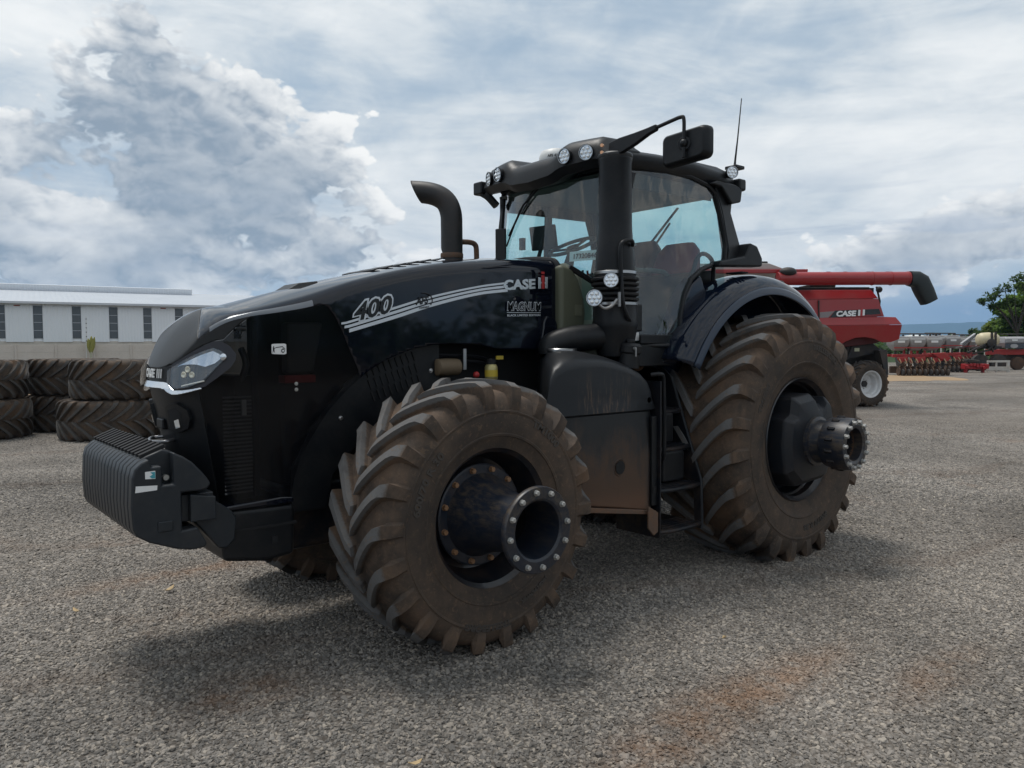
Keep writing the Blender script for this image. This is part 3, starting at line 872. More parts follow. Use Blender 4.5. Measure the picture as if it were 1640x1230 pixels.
# ---------------------------------------------------------------- nose: headlights, badge, chrome
def patch(poly, off, ns=60, nz=40, mirror=False):
    s0, s1 = min(q[0] for q in poly), max(q[0] for q in poly); z0, z1 = min(q[1] for q in poly), max(q[1] for q in poly)
    k = 7.0                                                 # s and z on comparable scales
    pk = [(s / k, z) for s, z in poly]
    mm = side_param(s0 - .05, s1 + .05, z0 - .01, z1 + .01, ns, nz).clip(lambda s, z, q: poly_sd(s / k, z, pk))
    to_side(mm, off)
    if mirror: mm.v = [(x, -y, z) for x, y, z in mm.v]; mm.f = [tuple(reversed(f)) for f in mm.f]
    return mm
BEZ = [(2.22, 1.662), (3.2, 1.718), (4.1, 1.768), (4.55, 1.790), (4.9, 1.790), (5.25, 1.765), (5.52, 1.722), (5.50, 1.69), (5.28, 1.65), (4.75, 1.60), (4.1, 1.548), (3.3, 1.530), (2.45, 1.522), (2.2, 1.545), (2.12, 1.58)]
LENS = [(2.27, 1.636), (3.2, 1.690), (4.0, 1.732), (4.58, 1.755), (4.9, 1.737), (5.14, 1.708), (4.9, 1.676), (4.5, 1.624), (4.08, 1.574), (3.3, 1.545), (2.52, 1.533), (2.28, 1.555)]
for mir in (False, True):
    hb = patch(BEZ, 0.010, mirror=mir)
    hl = P_('headlight', hb, mat('bezel', Base_Color=(0.030, 0.031, 0.040), Roughness=0.4), solid=0.022, smooth=50, bevel=0.004)
    def tilt(mm, k, zt=1.755, zb=1.533):
        # lean the surface so that it faces a little upwards, as the lamp does
        mm.v = [(x - k * (zt - z_) * .75, y - k * (zt - z_) * (.55 if not mir else -.55), z_) for x, y, z_ in mm.v]; return mm
    inner = tilt(patch(LENS, 0.011, mirror=mir), .05)
    P_('lamp_bowl', inner, mat('lamp_bowl', Base_Color=(0.10, 0.105, 0.11), Roughness=0.2, Metallic=0.6), hl, smooth=50)
    up = tilt(patch([(2.75, 1.650), (4.0, 1.716), (4.55, 1.738), (4.86, 1.722), (5.02, 1.702), (4.75, 1.672), (4.35, 1.655), (3.9, 1.667), (3.5, 1.668), (3.1, 1.664)], 0.006, mirror=mir), .42)
    P_('lamp_reflector', up, mat('lamp_chrome', Base_Color=(0.50, 0.55, 0.62), Metallic=1.0, Roughness=0.10), hl, smooth=50)
    g = tilt(patch(LENS, 0.030, mirror=mir), .12)
    P_('lens', g, 'clear_lens', hl, smooth=50)
    def sp(s, z, off):
        mm = MB(); mm.v = [(s, z, 0)]; to_side(mm, off); x, y, zz = mm.v[0]; return Vector((x, -y if mir else y, zz))
    for s, z, rr_ in ((3.05, 1.612, .017), (3.5, 1.612, .017), (3.28, 1.640, .017)):
        c = sp(s, z, 0.014); n = (sp(s, z, 0.05) - c).normalized()
        q = MB(); q.lathe(c, n, [(0, rr_), (.006, rr_), (.009, rr_ * .8), (.004, rr_ * .3)], n=16)
        P_('lamp_led', q, mat('led', Base_Color=(0.75, 0.70, 0.55), Roughness=0.2, Metallic=0.4), hl)
    q = MB(); q.tube([sp(lerp(2.9, 4.1, k / 10), lerp(1.551, 1.580, k / 10), .017) for k in range(11)], .0045, 8)
    P_('running_light', q, mat('drl', Base_Color=(0.85, 0.83, 0.75), Roughness=0.2), hl)
    q = MB(); c = sp(4.97, 1.705, .016); q.ball(c, .020, .016, .022)
    P_('side_reflector', q, 'reflector', hl)
CHR = [(0, 1.572), (1.5, 1.570), (1.83, 1.568), (2.08, 1.556), (2.5, 1.527), (3.0, 1.529), (3.5, 1.536), (3.95, 1.546), (4.0, 1.538), (3.3, 1.519), (2.8, 1.508), (2.43, 1.505), (2.1, 1.515), (1.8, 1.532), (1.2, 1.538), (0, 1.538)]
ch = patch(CHR, 0.010, 70, 20)
for sp_k in (1,):
    # the lower edge stands out so that the strip faces upwards
    vv = []
    for x, y, z_ in ch.v:
        k_ = max(0.0, min(1.0, (1.572 - z_) / .067)); dx_, dy_ = (x + 4.15), y; l_ = math.hypot(dx_, dy_) or 1
        vv.append((x + dx_ / l_ * .030 * k_, y + dy_ / l_ * .030 * k_, z_))
    ch.v = vv
ch.mirror_y()
P_('chrome_strip', ch, 'chrome', solid=0.010, smooth=60)
bd = patch([(0, 1.655), (2.05, 1.655), (1.98, 1.578), (0, 1.578)], 0.004, 30, 10); bd.mirror_y()
P_('badge_panel', bd, 'black_plastic', smooth=50)
# across the nose y runs +0.2 (viewer's left) to -0.2 (viewer's right)
def nose_label(s, ya, yb, z0, z1, m, offset, shear=0.0, off=0.012):
    t = text_mb(s, 0.1, offset=offset, shear=shear); fit_text(t, ya, yb, z0, z1)
    tab = [(-hood_edge(q / 50)[1], q / 50) for q in range(0, 260)]
    out = []
    for u, v, _ in t.v:
        sp_ = interp(abs(u), tab); mm = MB(); mm.v = [(sp_, v, 0)]; to_side(mm, off); x, y, z = mm.v[0]
        out.append((x, -u, z))
    t.v = out
    return t
P_('nose_badge', nose_label('CASE', -0.150, 0.062, 1.590, 1.640, 'white_decal', 0.004, 0.25), 'white_decal', smooth=0, solid=.004)
ihm = nose_label('I I I', 0.085, 0.150, 1.590, 1.640, 'white_decal', 0.004, 0.25)
P_('nose_emblem', ihm, 'white_decal', smooth=0, solid=.004)
# towing bracket loop, fog lamp openings
FOG = [(1.33, 1.430), (1.8, 1.450), (2.33, 1.456), (2.95, 1.42), (3.0, 1.37), (2.78, 1.32), (1.98, 1.288), (1.15, 1.305)]
FOGI = [(1.55, 1.415), (2.25, 1.432), (2.55, 1.405), (2.5, 1.335), (1.95, 1.305), (1.45, 1.318)]
for mir in (False, True):
    f1 = P_('fog_lamp', patch(FOG, 0.020, mirror=mir), 'black_plastic', solid=0.03, bevel=0.008, smooth=50)
    P_('lamp_opening', patch(FOGI, 0.0215, mirror=mir), 'dark_inside', f1, smooth=50)
    q = patch([(2.0, 1.36), (2.35, 1.37), (2.35, 1.325), (2.0, 1.315)], 0.026, mirror=mir)
    P_('lamp_lens', q, 'lens', f1, smooth=50)
lp = MB(); lp.tube(spline([(-4.56, -.10, 1.245), (-4.63, -.12, 1.238), (-4.67, 0.0, 1.232), (-4.63, .12, 1.238), (-4.56, .10, 1.245)], 6), 0.011, 10)
P_('tow_loop', lp, mat('pin_steel', Base_Color=(0.25, 0.25, 0.26), Metallic=0.9, Roughness=0.35))
tb = MB(); tb.bx(-4.62, -4.55, -.06, .06, 1.30, 1.36)
P_('tow_pin_bracket', tb, 'black_plastic', bevel=.01)
# radiator seen through the side mesh, bulkheads and reservoirs behind it
rad_ = MB(); rad_.bx(-4.34, -4.22, -.40, .40, 0.92, 1.60)
core = P_('radiator', rad_, mat('radiator_core', Base_Color=(0.018, 0.018, 0.019), Roughness=0.6, Metallic=0.2), bevel=.01)
for k in range(26):
    q = MB(); zz = 0.955 + k * 0.021; q.bx(-4.40, -4.24, -.408, -.392, zz, zz + 0.009)
    P_('radiator_fin', q, mat('fin', Base_Color=(0.16, 0.16, 0.165), Metallic=0.4, Roughness=0.5), core)
q = MB(); q.bx(-4.245, -4.215, -.43, -.40, 0.93, 1.90)
P_('radiator_post', q, 'black_steel')
q = MB(); q.bx(-4.31, -4.285, -.435, -.42, 1.385, 1.47)
P_('latch_plate', q, 'clamp_steel')
q = MB(); q.prism([(-4.03, 1.60), (-3.87, 1.60), (-3.80, 1.90), (-4.03, 1.90)], 'y', -.40, -.30)
P_('coolant_tank', q, mat('tank_grey', Base_Color=(0.07, 0.07, 0.07), Roughness=0.5), bevel=.02)
q = MB(); q.bx(-4.05, -3.86, -.405, -.31, 1.55, 1.595)
P_('tank_band', q, 'red_cap', bevel=.006)
q = MB(); q.cyl((-4.33, -.40, 1.86), (-4.27, -.40, 1.86), .016); q.cyl((-4.30, -.40, 1.83), (-4.30, -.40, 1.95), .010)
P_('hose_fitting', q, 'clamp_steel')
q = MB(); q.tube(spline([(-4.28, -.36, 1.75), (-4.27, -.40, 1.66), (-4.3, -.38, 1.56)], 6), .018)
P_('hose', q, mat('hose_grey', Base_Color=(0.08, 0.085, 0.09), Roughness=0.4))
for zz in (1.55, 1.517):
    q = MB(); mm = MB(); mm.v = [(7.48, zz, 0)]; to_side(mm, .002); hexbolt(q, mm.v[0], (0, -1, 0), .008, .006); P_('panel_bolt', q, 'steel_bolt')
st = patch([(6.73, 1.775), (7.18, 1.777), (7.18, 1.716), (6.73, 1.719)], 0.003, 10, 10)
stk = P_('warning_sticker', st, 'white_decal', smooth=0)
def side_marks(polys, name, m, off, parent=None):
    mm = MB()
    for poly in polys:
        t = MB(); t.v = [(s, z, 0) for s, z in poly]; t.f = [tuple(range(len(poly)))]; t.mi = [0]; to_side(t, off); mm.add(t.v, t.f)
    return P_(name, mm, m, parent, smooth=0)
def oval(cs, cz, rs_, rz, n=14): return [(cs + rs_ * math.cos(2 * math.pi * k / n), cz + rz * math.sin(2 * math.pi * k / n)) for k in range(n)]
side_marks([oval(7.07, 1.737, .055, .012), [(6.86, 1.757), (7.06, 1.762), (7.06, 1.758), (6.86, 1.753)], [(7.06, 1.762), (7.15, 1.745), (7.14, 1.743), (7.05, 1.758)], oval(6.79, 1.757, .018, .005),
            [(6.77, 1.752), (6.81, 1.752), (6.81, 1.738), (6.83, 1.726), (6.815, 1.726), (6.79, 1.737), (6.765, 1.726), (6.75, 1.726), (6.77, 1.738)], [(6.81, 1.75), (6.86, 1.757), (6.86, 1.754), (6.81, 1.746)]], 'sticker_print', 'black_decal', .005, stk)
side_marks([oval(7.07, 1.737, .030, .0065)], 'sticker_print', 'white_decal', .0065, stk)

# ---------------------------------------------------------------- decals on the flat left flank of the hood
YS = -0.4705
def flank(mm, y=YS): mm.v = [(a, y - b * 0 - (0.0), c) if False else (a, y, c) for a, c, b in [(p[0], p[1], p[2]) for p in mm.v]]; return mm
CURVE_T = [(-3.71, 1.900), (-3.37, 2.000), (-3.09, 2.080), (-2.72, 2.160), (-2.46, 2.200)]
CURVE_B = [(-3.68, 1.840), (-3.35, 1.932), (-3.09, 2.010), (-2.72, 2.098), (-2.46, 2.133)]
def band(f0, f1, x0, x1, n=40):
    mm = MB(); rows = []
    for i in range(n + 1):
        x = lerp(x0, x1, i / n); t_ = smooth_interp(x, CURVE_T); b_ = smooth_interp(x, CURVE_B)
        rows.append([(x, YS + .0005, lerp(b_, t_, f0)), (x, YS + .0005, lerp(b_, t_, f1))])
    return mm.grid(rows)
for f0, f1, x0 in ((0.0, 0.30, -3.675), (0.42, 0.66, -3.705), (0.80, 1.0, -3.725)):
    P_('pinstripe', band(f0, f1, x0, -2.46), 'silver_decal', smooth=0)
def flank_text(s, x0, x1, z0, z1, offset, shear=0.0, y=YS, slope=0.0):
    t = text_mb(s, 0.1, offset=offset, shear=shear); fit_text(t, x0, x1, z0, z1)
    t.v = [(a, y, b + (a - x0) * slope) for a, b, c in t.v]
    return t
# 400 with a bright outline
P_('model_number', flank_text('400', -3.655, -3.372, 1.893, 2.024, 0.0085, 0.20, YS - .002, 0.24), 'silver_decal', smooth=0)
P_('model_number', flank_text('400', -3.645, -3.382, 1.903, 2.014, 0.0025, 0.20, YS - .004, 0.24), 'black_decal', smooth=0)
P_('side_emblem', flank_text('AFS', -3.212, -3.112, 2.016, 2.066, 0.004, 0.25, YS - .002, 0.14), 'black_decal', smooth=0)
P_('side_emblem', flank_text('connect', -3.185, -3.108, 1.993, 2.008, 0.002, 0.2, YS - .002, 0.14), 'black_decal', smooth=0)
sw = MB(); sw.tube([Vector((-3.16 + .075 * math.cos(rad(a)), YS - .001, 2.045 + .05 * math.sin(rad(a)) + .1 * .075 * math.cos(rad(a)))) for a in range(-35, 100, 9)], .0035, 6)
P_('side_emblem', sw, 'black_decal')
raised = mat('raised_letter', Base_Color=(0.55, 0.58, 0.60), Metallic=0.7, Roughness=0.25)
P_('brand_letters', flank_text('CASE', -2.497, -2.205, 2.140, 2.212, 0.0045, 0.0, YS - .002, 0.08), raised, solid=0.008, smooth=0)
def iletter(x0, x1, z0, z1, m, name, y=YS - .002):
    q = MB(); q.prism([(x0, z0), (x1, z0), (x1, z1), (x0, z1)], 'y', y - .008, y); P_(name, q, m, bevel=.002)
iletter(-2.182, -2.158, 2.165, 2.246, raised, 'brand_emblem'); iletter(-2.116, -2.092, 2.170, 2.252, raised, 'brand_emblem')
iletter(-2.150, -2.124, 2.166, 2.262, 'red_decal', 'brand_emblem'); iletter(-2.150, -2.124, 2.270, 2.288, 'red_decal', 'brand_emblem')
iletter(-2.157, -2.117, 2.203, 2.214, raised, 'brand_emblem', YS - .001)
P_('series_name', flank_text('MAGNUM', -2.468, -2.152, 2.000, 2.066, 0.0050, 0.10, YS - .002, 0.02), 'silver_decal', smooth=0)
P_('series_name', flank_text('MAGNUM', -2.464, -2.156, 2.0045, 2.0615, 0.0004, 0.10, YS - .004, 0.02), 'black_decal', smooth=0)
q = MB(); q.prism([(-2.468, 1.988), (-2.156, 1.994), (-2.156, 1.997), (-2.468, 1.991)], 'y', YS - .002, YS); P_('series_name', q, 'silver_decal', smooth=0)
P_('series_name', flank_text('BLACK LIMITED EDITION', -2.466, -2.160, 1.962, 1.977, 0.002, 0.0, YS - .002, 0.03), 'silver_decal', smooth=0)

# ---------------------------------------------------------------- front frame, bumper, weights
q = MB(); q.prism([(-4.43, .60), (-4.45, .84), (-4.38, .875), (-4.02, .865), (-4.03, .575), (-4.2, .56)], 'y', -.455, .455)
bump_ = P_('front_support', q, 'black_plastic', bevel=.03, seg=3)
q = MB(); q.bx(-4.46, -4.02, -.463, .463, .752, .768)
P_('support_joint', q, 'dark_inside', bump_)
q = MB(); q.bx(-4.165, -4.13, -.4605, -.45, .655, .70)
P_('support_slot', q, 'dark_inside', bump_)
q = MB(); q.prism([(-4.45, .872), (-4.03, .872), (-4.03, .905), (-4.10, .915), (-4.44, .90)], 'y', -.458, .458)
P_('lower_lip', q, 'black_paint', bevel=.012)
q = MB(); q.bx(-4.05, -3.3, -.30, .30, .55, .95)
P_('front_axle_bolster', q, 'black_steel', bevel=.04)
WPROF = [(-4.905, 1.12), (-4.893, 1.165), (-4.86, 1.195), (-4.82, 1.217), (-4.745, 1.246), (-4.71, 1.236), (-4.665, 1.210), (-4.62, 1.176), (-4.575, 1.125), (-4.545, 1.085), (-4.53, 1.055), (-4.545, 1.032), (-4.58, 1.026), (-4.675, 1.026), (-4.675, .835), (-4.60, .842), (-4.575, .79), (-4.553, .75), (-4.565, .730), (-4.62, .727), (-4.70, .742), (-4.83, .795), (-4.89, .835), (-4.905, .87), (-4.912, .98)]
WNOTCH = [(-4.905, 1.12), (-4.893, 1.165), (-4.86, 1.195), (-4.826, 1.213), (-4.812, 1.172), (-4.765, 1.172), (-4.765, 1.075), (-4.713, 1.075), (-4.713, 1.2355), (-4.665, 1.210), (-4.62, 1.176), (-4.575, 1.125), (-4.545, 1.085), (-4.53, 1.055), (-4.545, 1.032), (-4.58, 1.026), (-4.675, 1.026), (-4.675, .835), (-4.60, .842), (-4.575, .79), (-4.553, .75), (-4.565, .730), (-4.62, .727), (-4.70, .742), (-4.83, .795), (-4.89, .835), (-4.905, .87), (-4.912, .98)]
q = MB(); q.bx(-4.665, -4.50, -.52, .52, .865, 1.005)
carrier = P_('weight_carrier', q, 'weight_paint', bevel=.008)
NW = 16; pitch = 1.15 / NW
for k in range(NW):
    y0 = -.575 + k * pitch
    q = MB()
    edge_slab = k == 0
    prof_ = WNOTCH if edge_slab else WPROF
    q.prism(prof_, 'y', y0, y0 + pitch - .004)
    P_('suitcase_weight', q, 'weight_paint', carrier, bevel=.013, seg=3)
    if not edge_slab:                                       # hollow hand grip on the top edge
        g = MB(); g.box((-4.785, y0 + pitch / 2 - .002, 1.2365), (.125, pitch - .036, .020), Euler((0, rad(-22), 0)))
        P_('grip_slot', g, 'dark_inside', carrier)
q = MB(); q.bx(-4.76, -4.716, -.50, -.46, 1.08, 1.20); P_('weight_latch', q, 'rusty_steel', carrier, bevel=.006)
q = MB(); q.cyl((-4.735, -.53, 1.105), (-4.735, -.50, 1.105), .014); P_('weight_bolt', q, 'steel_bolt', carrier)
q = MB(); q.prism([(-4.845, 1.115), (-4.798, 1.112), (-4.798, 1.152), (-4.845, 1.150)], 'y', -.5765, -.5752); stw = P_('weight_sticker', q, 'white_decal', carrier, smooth=0)
q = MB(); q.prism([(-4.815, 1.116), (-4.799, 1.115), (-4.800, 1.147), (-4.822, 1.146), (-4.810, 1.135), (-4.825, 1.125)], 'y', -.578, -.5766); P_('weight_sticker', q, 'teal_sticker', carrier, smooth=0)
q = MB(); q.prism([(-4.892, 1.052), (-4.792, 1.055), (-4.790, 1.078), (-4.888, 1.084)], 'y', -.5765, -.5752); P_('weight_sticker', q, 'white_decal', carrier, smooth=0)
q = MB(); q.bx(-4.793, -4.722, -.583, -.57, .842, .895); P_('weight_boss', q, 'weight_paint', carrier, bevel=.006)
q = MB(); q.prism([(-4.63, .865), (-4.63, 1.01), (-4.50, .985), (-4.50, .865)], 'y', -.56, -.50); P_('weight_clamp', q, 'weight_paint', carrier, bevel=.008)
q = MB(); q.prism([(-4.52, .98), (-4.40, .885), (-4.375, .84), (-4.385, .73), (-4.42, .69), (-4.47, .69), (-4.60, .86), (-4.52, .87)], 'y', -.50, -.42)
P_('weight_bracket', q, 'weight_paint', carrier, bevel=.01)
q = MB(); q.prism([(-4.52, .98), (-4.40, .885), (-4.375, .84), (-4.385, .73), (-4.42, .69), (-4.47, .69), (-4.60, .86), (-4.52, .87)], 'y', .42, .50)
P_('weight_bracket', q, 'weight_paint', carrier, bevel=.01)

# ---------------------------------------------------------------- engine bay and chassis seen below the hood
q = MB(); q.bx(-4.02, -1.75, -.27, .27, .80, 2.05)
P_('engine', q, 'dark_inside', bevel=.03)
inn = MB(); inn.prism([(-4.02, .80), (-4.02, 1.05), (-3.90, 1.28), (-3.66, 1.545), (-3.40, 1.71), (-3.20, 1.765), (-2.98, 1.78), (-2.98, 1.50), (-3.2, 1.33), (-3.55, 1.20), (-3.75, 1.0), (-3.80, .80)], 'y', -.395, -.375)
liner = P_('engine_side_shield', inn, 'black_plastic', bevel=.006)
for r_ in range(3):
    for k in range(9):
        q = MB(); x0 = -3.52 + k * .042 + r_ * 0.02; z0 = 1.45 + k * .012 + (2 - r_) * .075
        q.box((x0, -.398, z0), (.012, .008, .062), Euler((0, rad(-22), 0)))
        P_('louvre', q, 'dark_inside', liner)
for x0, z0 in ((-3.70, 1.33), (-3.05, 1.60), (-3.42, 1.18)):
    q = MB(); hexbolt(q, (x0, -.395, z0), (0, -1, 0), .011, .009); P_('shield_bolt', q, 'clamp_steel', liner)
q = MB(); q.lathe((-3.02, -.40, 1.62), (1, 0.10, 0.0), [(0, .04), (.01, .055), (.10, .058), (.19, .055), (.20, .035)], 20)
P_('fuel_filter', q, mat('dusty_can', Base_Color=(0.14, 0.10, 0.06), Roughness=0.7))
q = MB(); q.lathe((-2.60, -.46, 1.53), (0, 0, 1), [(0, .040), (.006, .044), (.085, .044), (.10, .036), (.105, .028)], 20)
can = P_('oil_filter', q, mat('gold_can', Base_Color=(0.42, 0.36, 0.16), Roughness=0.35, Metallic=0.4))
q = MB(); q.lathe((-2.60, -.46, 1.55), (0, 0, 1), [(0, .0445), (.045, .0445)], 20, cap0=False, cap1=False); P_('can_label', q, 'yellow_label', can)
q = MB(); q.cyl((-2.60, -.46, 1.632), (-2.60, -.46, 1.67), .030); P_('can_cap', q, 'dark_inside', can)
q = MB(); q.ball((-2.72, -.45, 1.565), .022); P_('drain_cap', q, 'red_cap')
q = MB(); q.bx(-2.52, -2.46, -.42, -.41, 1.665, 1.69); P_('yellow_tag', q, 'yellow_label')
q = MB()
for k, zz in enumerate((1.70, 1.665)):
    q.tube(spline([(-3.0, -.33, zz), (-2.8, -.36, zz - .005), (-2.6, -.34, zz - .02), (-2.45, -.33, zz - .06)], 6), .010, 8)
P_('fuel_lines', q, 'black_steel')
q = MB(); q.bx(-2.79, -2.765, -.40, -.385, 1.60, 1.74); P_('pipe_bracket', q, 'clamp_steel')
q = MB(); q.cyl((-2.55, -.38, 1.655), (-2.55, -.395, 1.655), .016); P_('plug', q, 'clamp_steel')
q = MB(); q.bx(-2.9, .35, -.30, .30, .62, 1.30); P_('transmission', q, 'black_steel', bevel=.05)
q = MB(); q.cyl((0, -.75, ZR), (0, .75, ZR), .20, n=28); q.lathe((0, -.30, ZR), (0, 1, 0), [(0, .36), (.6, .36)], 24); P_('rear_axle', q, 'cast_black')
q = MB(); q.prism([(-.72, ZF - .10), (.72, ZF - .10), (.72, ZF + .07), (.3, ZF + .16), (-.3, ZF + .16), (-.72, ZF + .07)], 'x', -WB - .10, -WB + .10); P_('front_axle', q, 'black_steel', bevel=.02)
q = MB(); q.tube(spline([(-WB + .28, -.66, ZF + .02), (-WB + .30, -.2, ZF + .03), (-WB + .30, .2, ZF + .03), (-WB + .28, .66, ZF + .02)], 5), .025); P_('tie_rod', q, 'steel_bolt')

# ---------------------------------------------------------------- wheels
def front_wheel(side):
    yc = -0.90 * side
    w_ = empty('front_wheel', (-WB, yc, ZF), TR)
    t = front_tyre.copy()
    if side < 0: pass
    t.xf(Matrix.Translation((-WB, yc, ZF)))
    P_('tyre', t, 'front_rubber', w_, origin=(-WB, yc, ZF), smooth=32)
    d = Vector((0, -side, 0)); c = Vector((-WB, yc, ZF))
    r_ = MB(); r_.lathe(c - d * .245, d, [(0, .409), (.012, .412), (.02, .392), (.07, .385), (.10, .35), (.26, .345), (.32, .352), (.40, .382), (.465, .390), (.478, .409), (.492, .411), (.498, .404), (.488, .396), (.47, .380), (.40, .371), (.34, .342), (.30, .33), (.29, .30), (.29, .15)], 72, cap0=False, cap1=False)
    P_('rim', r_, mat('rim_paint', dusty((0.007, 0.009, 0.014), SOIL, 0.3, 0.35, 8.0, coat=0.3)), w_, smooth=30)
    f_ = MB(); f_.lathe(c + d * .10, d, [(0, .10), (0, .30), (.028, .30), (.034, .29), (.034, .245)], 64, cap0=False, cap1=False)
    P_('hub_flange', f_, mat('hub_blue_black', dusty((0.010, 0.016, 0.028), SOIL, 0.4, 0.35, 9.0)), w_, smooth=30)
    if side > 0:
        e_ = MB(); e_.lathe(c + d * .134, d, [(0, .245), (.01, .238), (.07, .215), (.16, .186), (.26, .168), (.36, .160), (.44, .160), (.470, .165), (.474, .232), (.482, .2365), (.503, .2365), (.511, .232), (.511, .172), (.500, .158), (.36, .140), (.10, .140)], 64, cap0=False, cap1=False)
        e_.clip(lambda x, y, z: math.hypot(math.hypot(x - (-WB + .07), z - (ZF + .19)) / 1.0, (y - (yc - .27)) * 1.3) - .036)
        P_('hub_extension', e_, mat('worn_hub', hub_worn), w_, smooth=30)
        i_ = MB(); i_.lathe(c + d * .10, d, [(0, .135), (.28, .135)], 32, cap1=False); P_('hub_bore', i_, 'dark_inside', w_)
        for k in range(12):
            a = 2 * math.pi * (k + .2) / 12
            q = MB(); hexbolt(q, c + d * .645 + Vector((math.cos(a) * .205, 0, math.sin(a) * .205)), d, .0145, .017, .017, .004)
            P_('hub_bolt', q, 'steel_bolt', w_)
    for k in range(12):
        a = 2 * math.pi * (k + .45) / 12
        q = MB(); hexbolt(q, c + d * .134 + Vector((math.cos(a) * .272, 0, math.sin(a) * .272)), d, .0165, .022, .018, .003)
        P_('wheel_bolt', q, 'rusty_bolt', w_)
    if side > 0:
        tx = [('600/70 R 30', .545, .058, -62, 1.25, False), ('TM1000', .575, .060, 38, 1.2, False), ('TRELLEBORG', .600, .050, 188, 1.1, False), ('HIGH POWER', .53, .03, 150, 1.2, False)]
        for s_, rr_, sz, am, sq, fl in tx:
            tt = ring_text(s_, rr_, sz, am, yc - .302, sq, flip=fl); tt.v = [(x - WB, y, z + ZF) for x, y, z in tt.v]
            P_('sidewall_lettering', tt, mat('sidewall_letter', Base_Color=(0.055, 0.046, 0.039), Roughness=0.85), w_, smooth=0)
    return w_
def hub_worn(t, b):
    p = world_co(t); n = t.noise(p, 6, 6, 0.7, 0.8); n2 = t.noise(t.vm('MULTIPLY', p, (30, 6, 30)), 1.5, 5, 0.7); z = t.sep(p)[2]
    a = t.m('MULTIPLY', t.ramp(t.m('ADD', t.m('MULTIPLY', n, .5), t.m('MULTIPLY', n2, .5)), .42, .66), t.ramp(z, .6, .95, 0.25, 0.9))
    c = t.mix(a, (0.008, 0.013, 0.024), (0.085, 0.064, 0.044))
    c = t.mix(t.ramp(n2, .66, .8, 0, .5), c, (0.10, 0.05, 0.028))
    t.put(b.inputs['Base Color'], c); b.inputs['Roughness'].default_value = 0.42; bump(t, b, n2, 0.15, 0.003)
def rear_wheel(side):
    yc = -0.925 * side
    w_ = empty('rear_wheel', (0, yc, ZR), TR)
    t = rear_tyre.copy(); t.xf(Matrix.Translation((0, yc, ZR)))
    P_('tyre', t, 'rear_rubber', w_, origin=(0, yc, ZR), smooth=32)
    d = Vector((0, -side, 0)); c = Vector((0, yc, ZR))
    r_ = MB(); r_.lathe(c - d * .34, d, [(0, .507), (.014, .511), (.024, .492), (.09, .484), (.14, .44), (.36, .435), (.46, .45), (.56, .478), (.65, .486), (.662, .508), (.680, .510), (.688, .503), (.672, .494), (.65, .474), (.60, .470), (.585, .455), (.56, .463), (.50, .448), (.47, .44), (.44, .40), (.42, .36), (.42, .20)], 80, cap0=False, cap1=False)
    P_('rim', r_, 'rim_paint' if False else MAT['rim_paint'], w_, smooth=30)
    if side > 0:
        # cast inner wheel weight / hub casting with lobes
        prof8 = [(-.35, .19), (-.27, .22), (-.25, .36), (.02, .385), (.09, .29), (.18, .285), (.25, .355), (.32, .31), (.39, .10), (.37, -.12), (.25, -.34), (-.18, -.365), (-.33, -.25), (-.37, -.02)]
        o_ = MB(); rr0 = []
        for yy, sc_ in ((.02, 1.0), (.40, 1.0), (.455, .86), (.475, .62)):
            rr0.append([c + d * yy + Vector((a * sc_, 0, b_ * sc_)) for a, b_ in prof8])
        o_.rings(rr0, cap0=False)
        P_('hub_casting', o_, 'cast_black', w_, bevel=.018, seg=3, smooth=30)
        q = MB(); q.box(c + d * .40 + Vector((-.22, 0, .02)), (.14, .10, .10)); P_('casting_pocket', q, 'dark_inside', w_, bevel=.02)
        e_ = MB(); e_.lathe(c + d * .40, d, [(0, .20), (.10, .20), (.11, .175), (.18, .165), (.20, .195), (.26, .205), (.36, .205), (.40, .200), (.405, .150), (.395, .128), (.2, .12)], 48, cap0=False, cap1=False)
        P_('hub_extension', e_, MAT['worn_hub'], w_, smooth=30)
        i_ = MB(); i_.lathe(c + d * .55, d, [(0, .125), (.18, .125)], 32, cap1=False); P_('hub_bore', i_, 'rusty_steel', w_)
        for k in range(14):
            a = 2 * math.pi * k / 14
            q = MB(); hexbolt(q, c + d * .800 + Vector((math.cos(a) * .178, 0, math.sin(a) * .178)), d, .0165, .024, .020, .005); P_('hub_bolt', q, 'steel_bolt', w_)
            a += math.pi / 14
            q = MB(); b0 = c + d * .66 + Vector((math.cos(a) * .206, 0, math.sin(a) * .206)); hexbolt(q, b0, d, .014, .05, .017, .004); P_('clamp_bolt', q, 'black_steel', w_)
        for s_, rr_, sz, am, sq, fl in [('800/70 R 38', .70, .062, 168, 1.2, False), ('TRELLEBORG', .74, .058, 20, 1.15, False), ('TM1000', .73, .060, -60, 1.2, False)]:
            tt = ring_text(s_, rr_, sz, am, yc - .404, sq, flip=fl); tt.v = [(x, y, z + ZR) for x, y, z in tt.v]
            P_('sidewall_lettering', tt, 'sidewall_letter' if False else MAT['sidewall_letter'], w_, smooth=0)
    return w_
for sd in (1, -1): front_wheel(sd)
for sd in (1, -1): rear_wheel(sd)

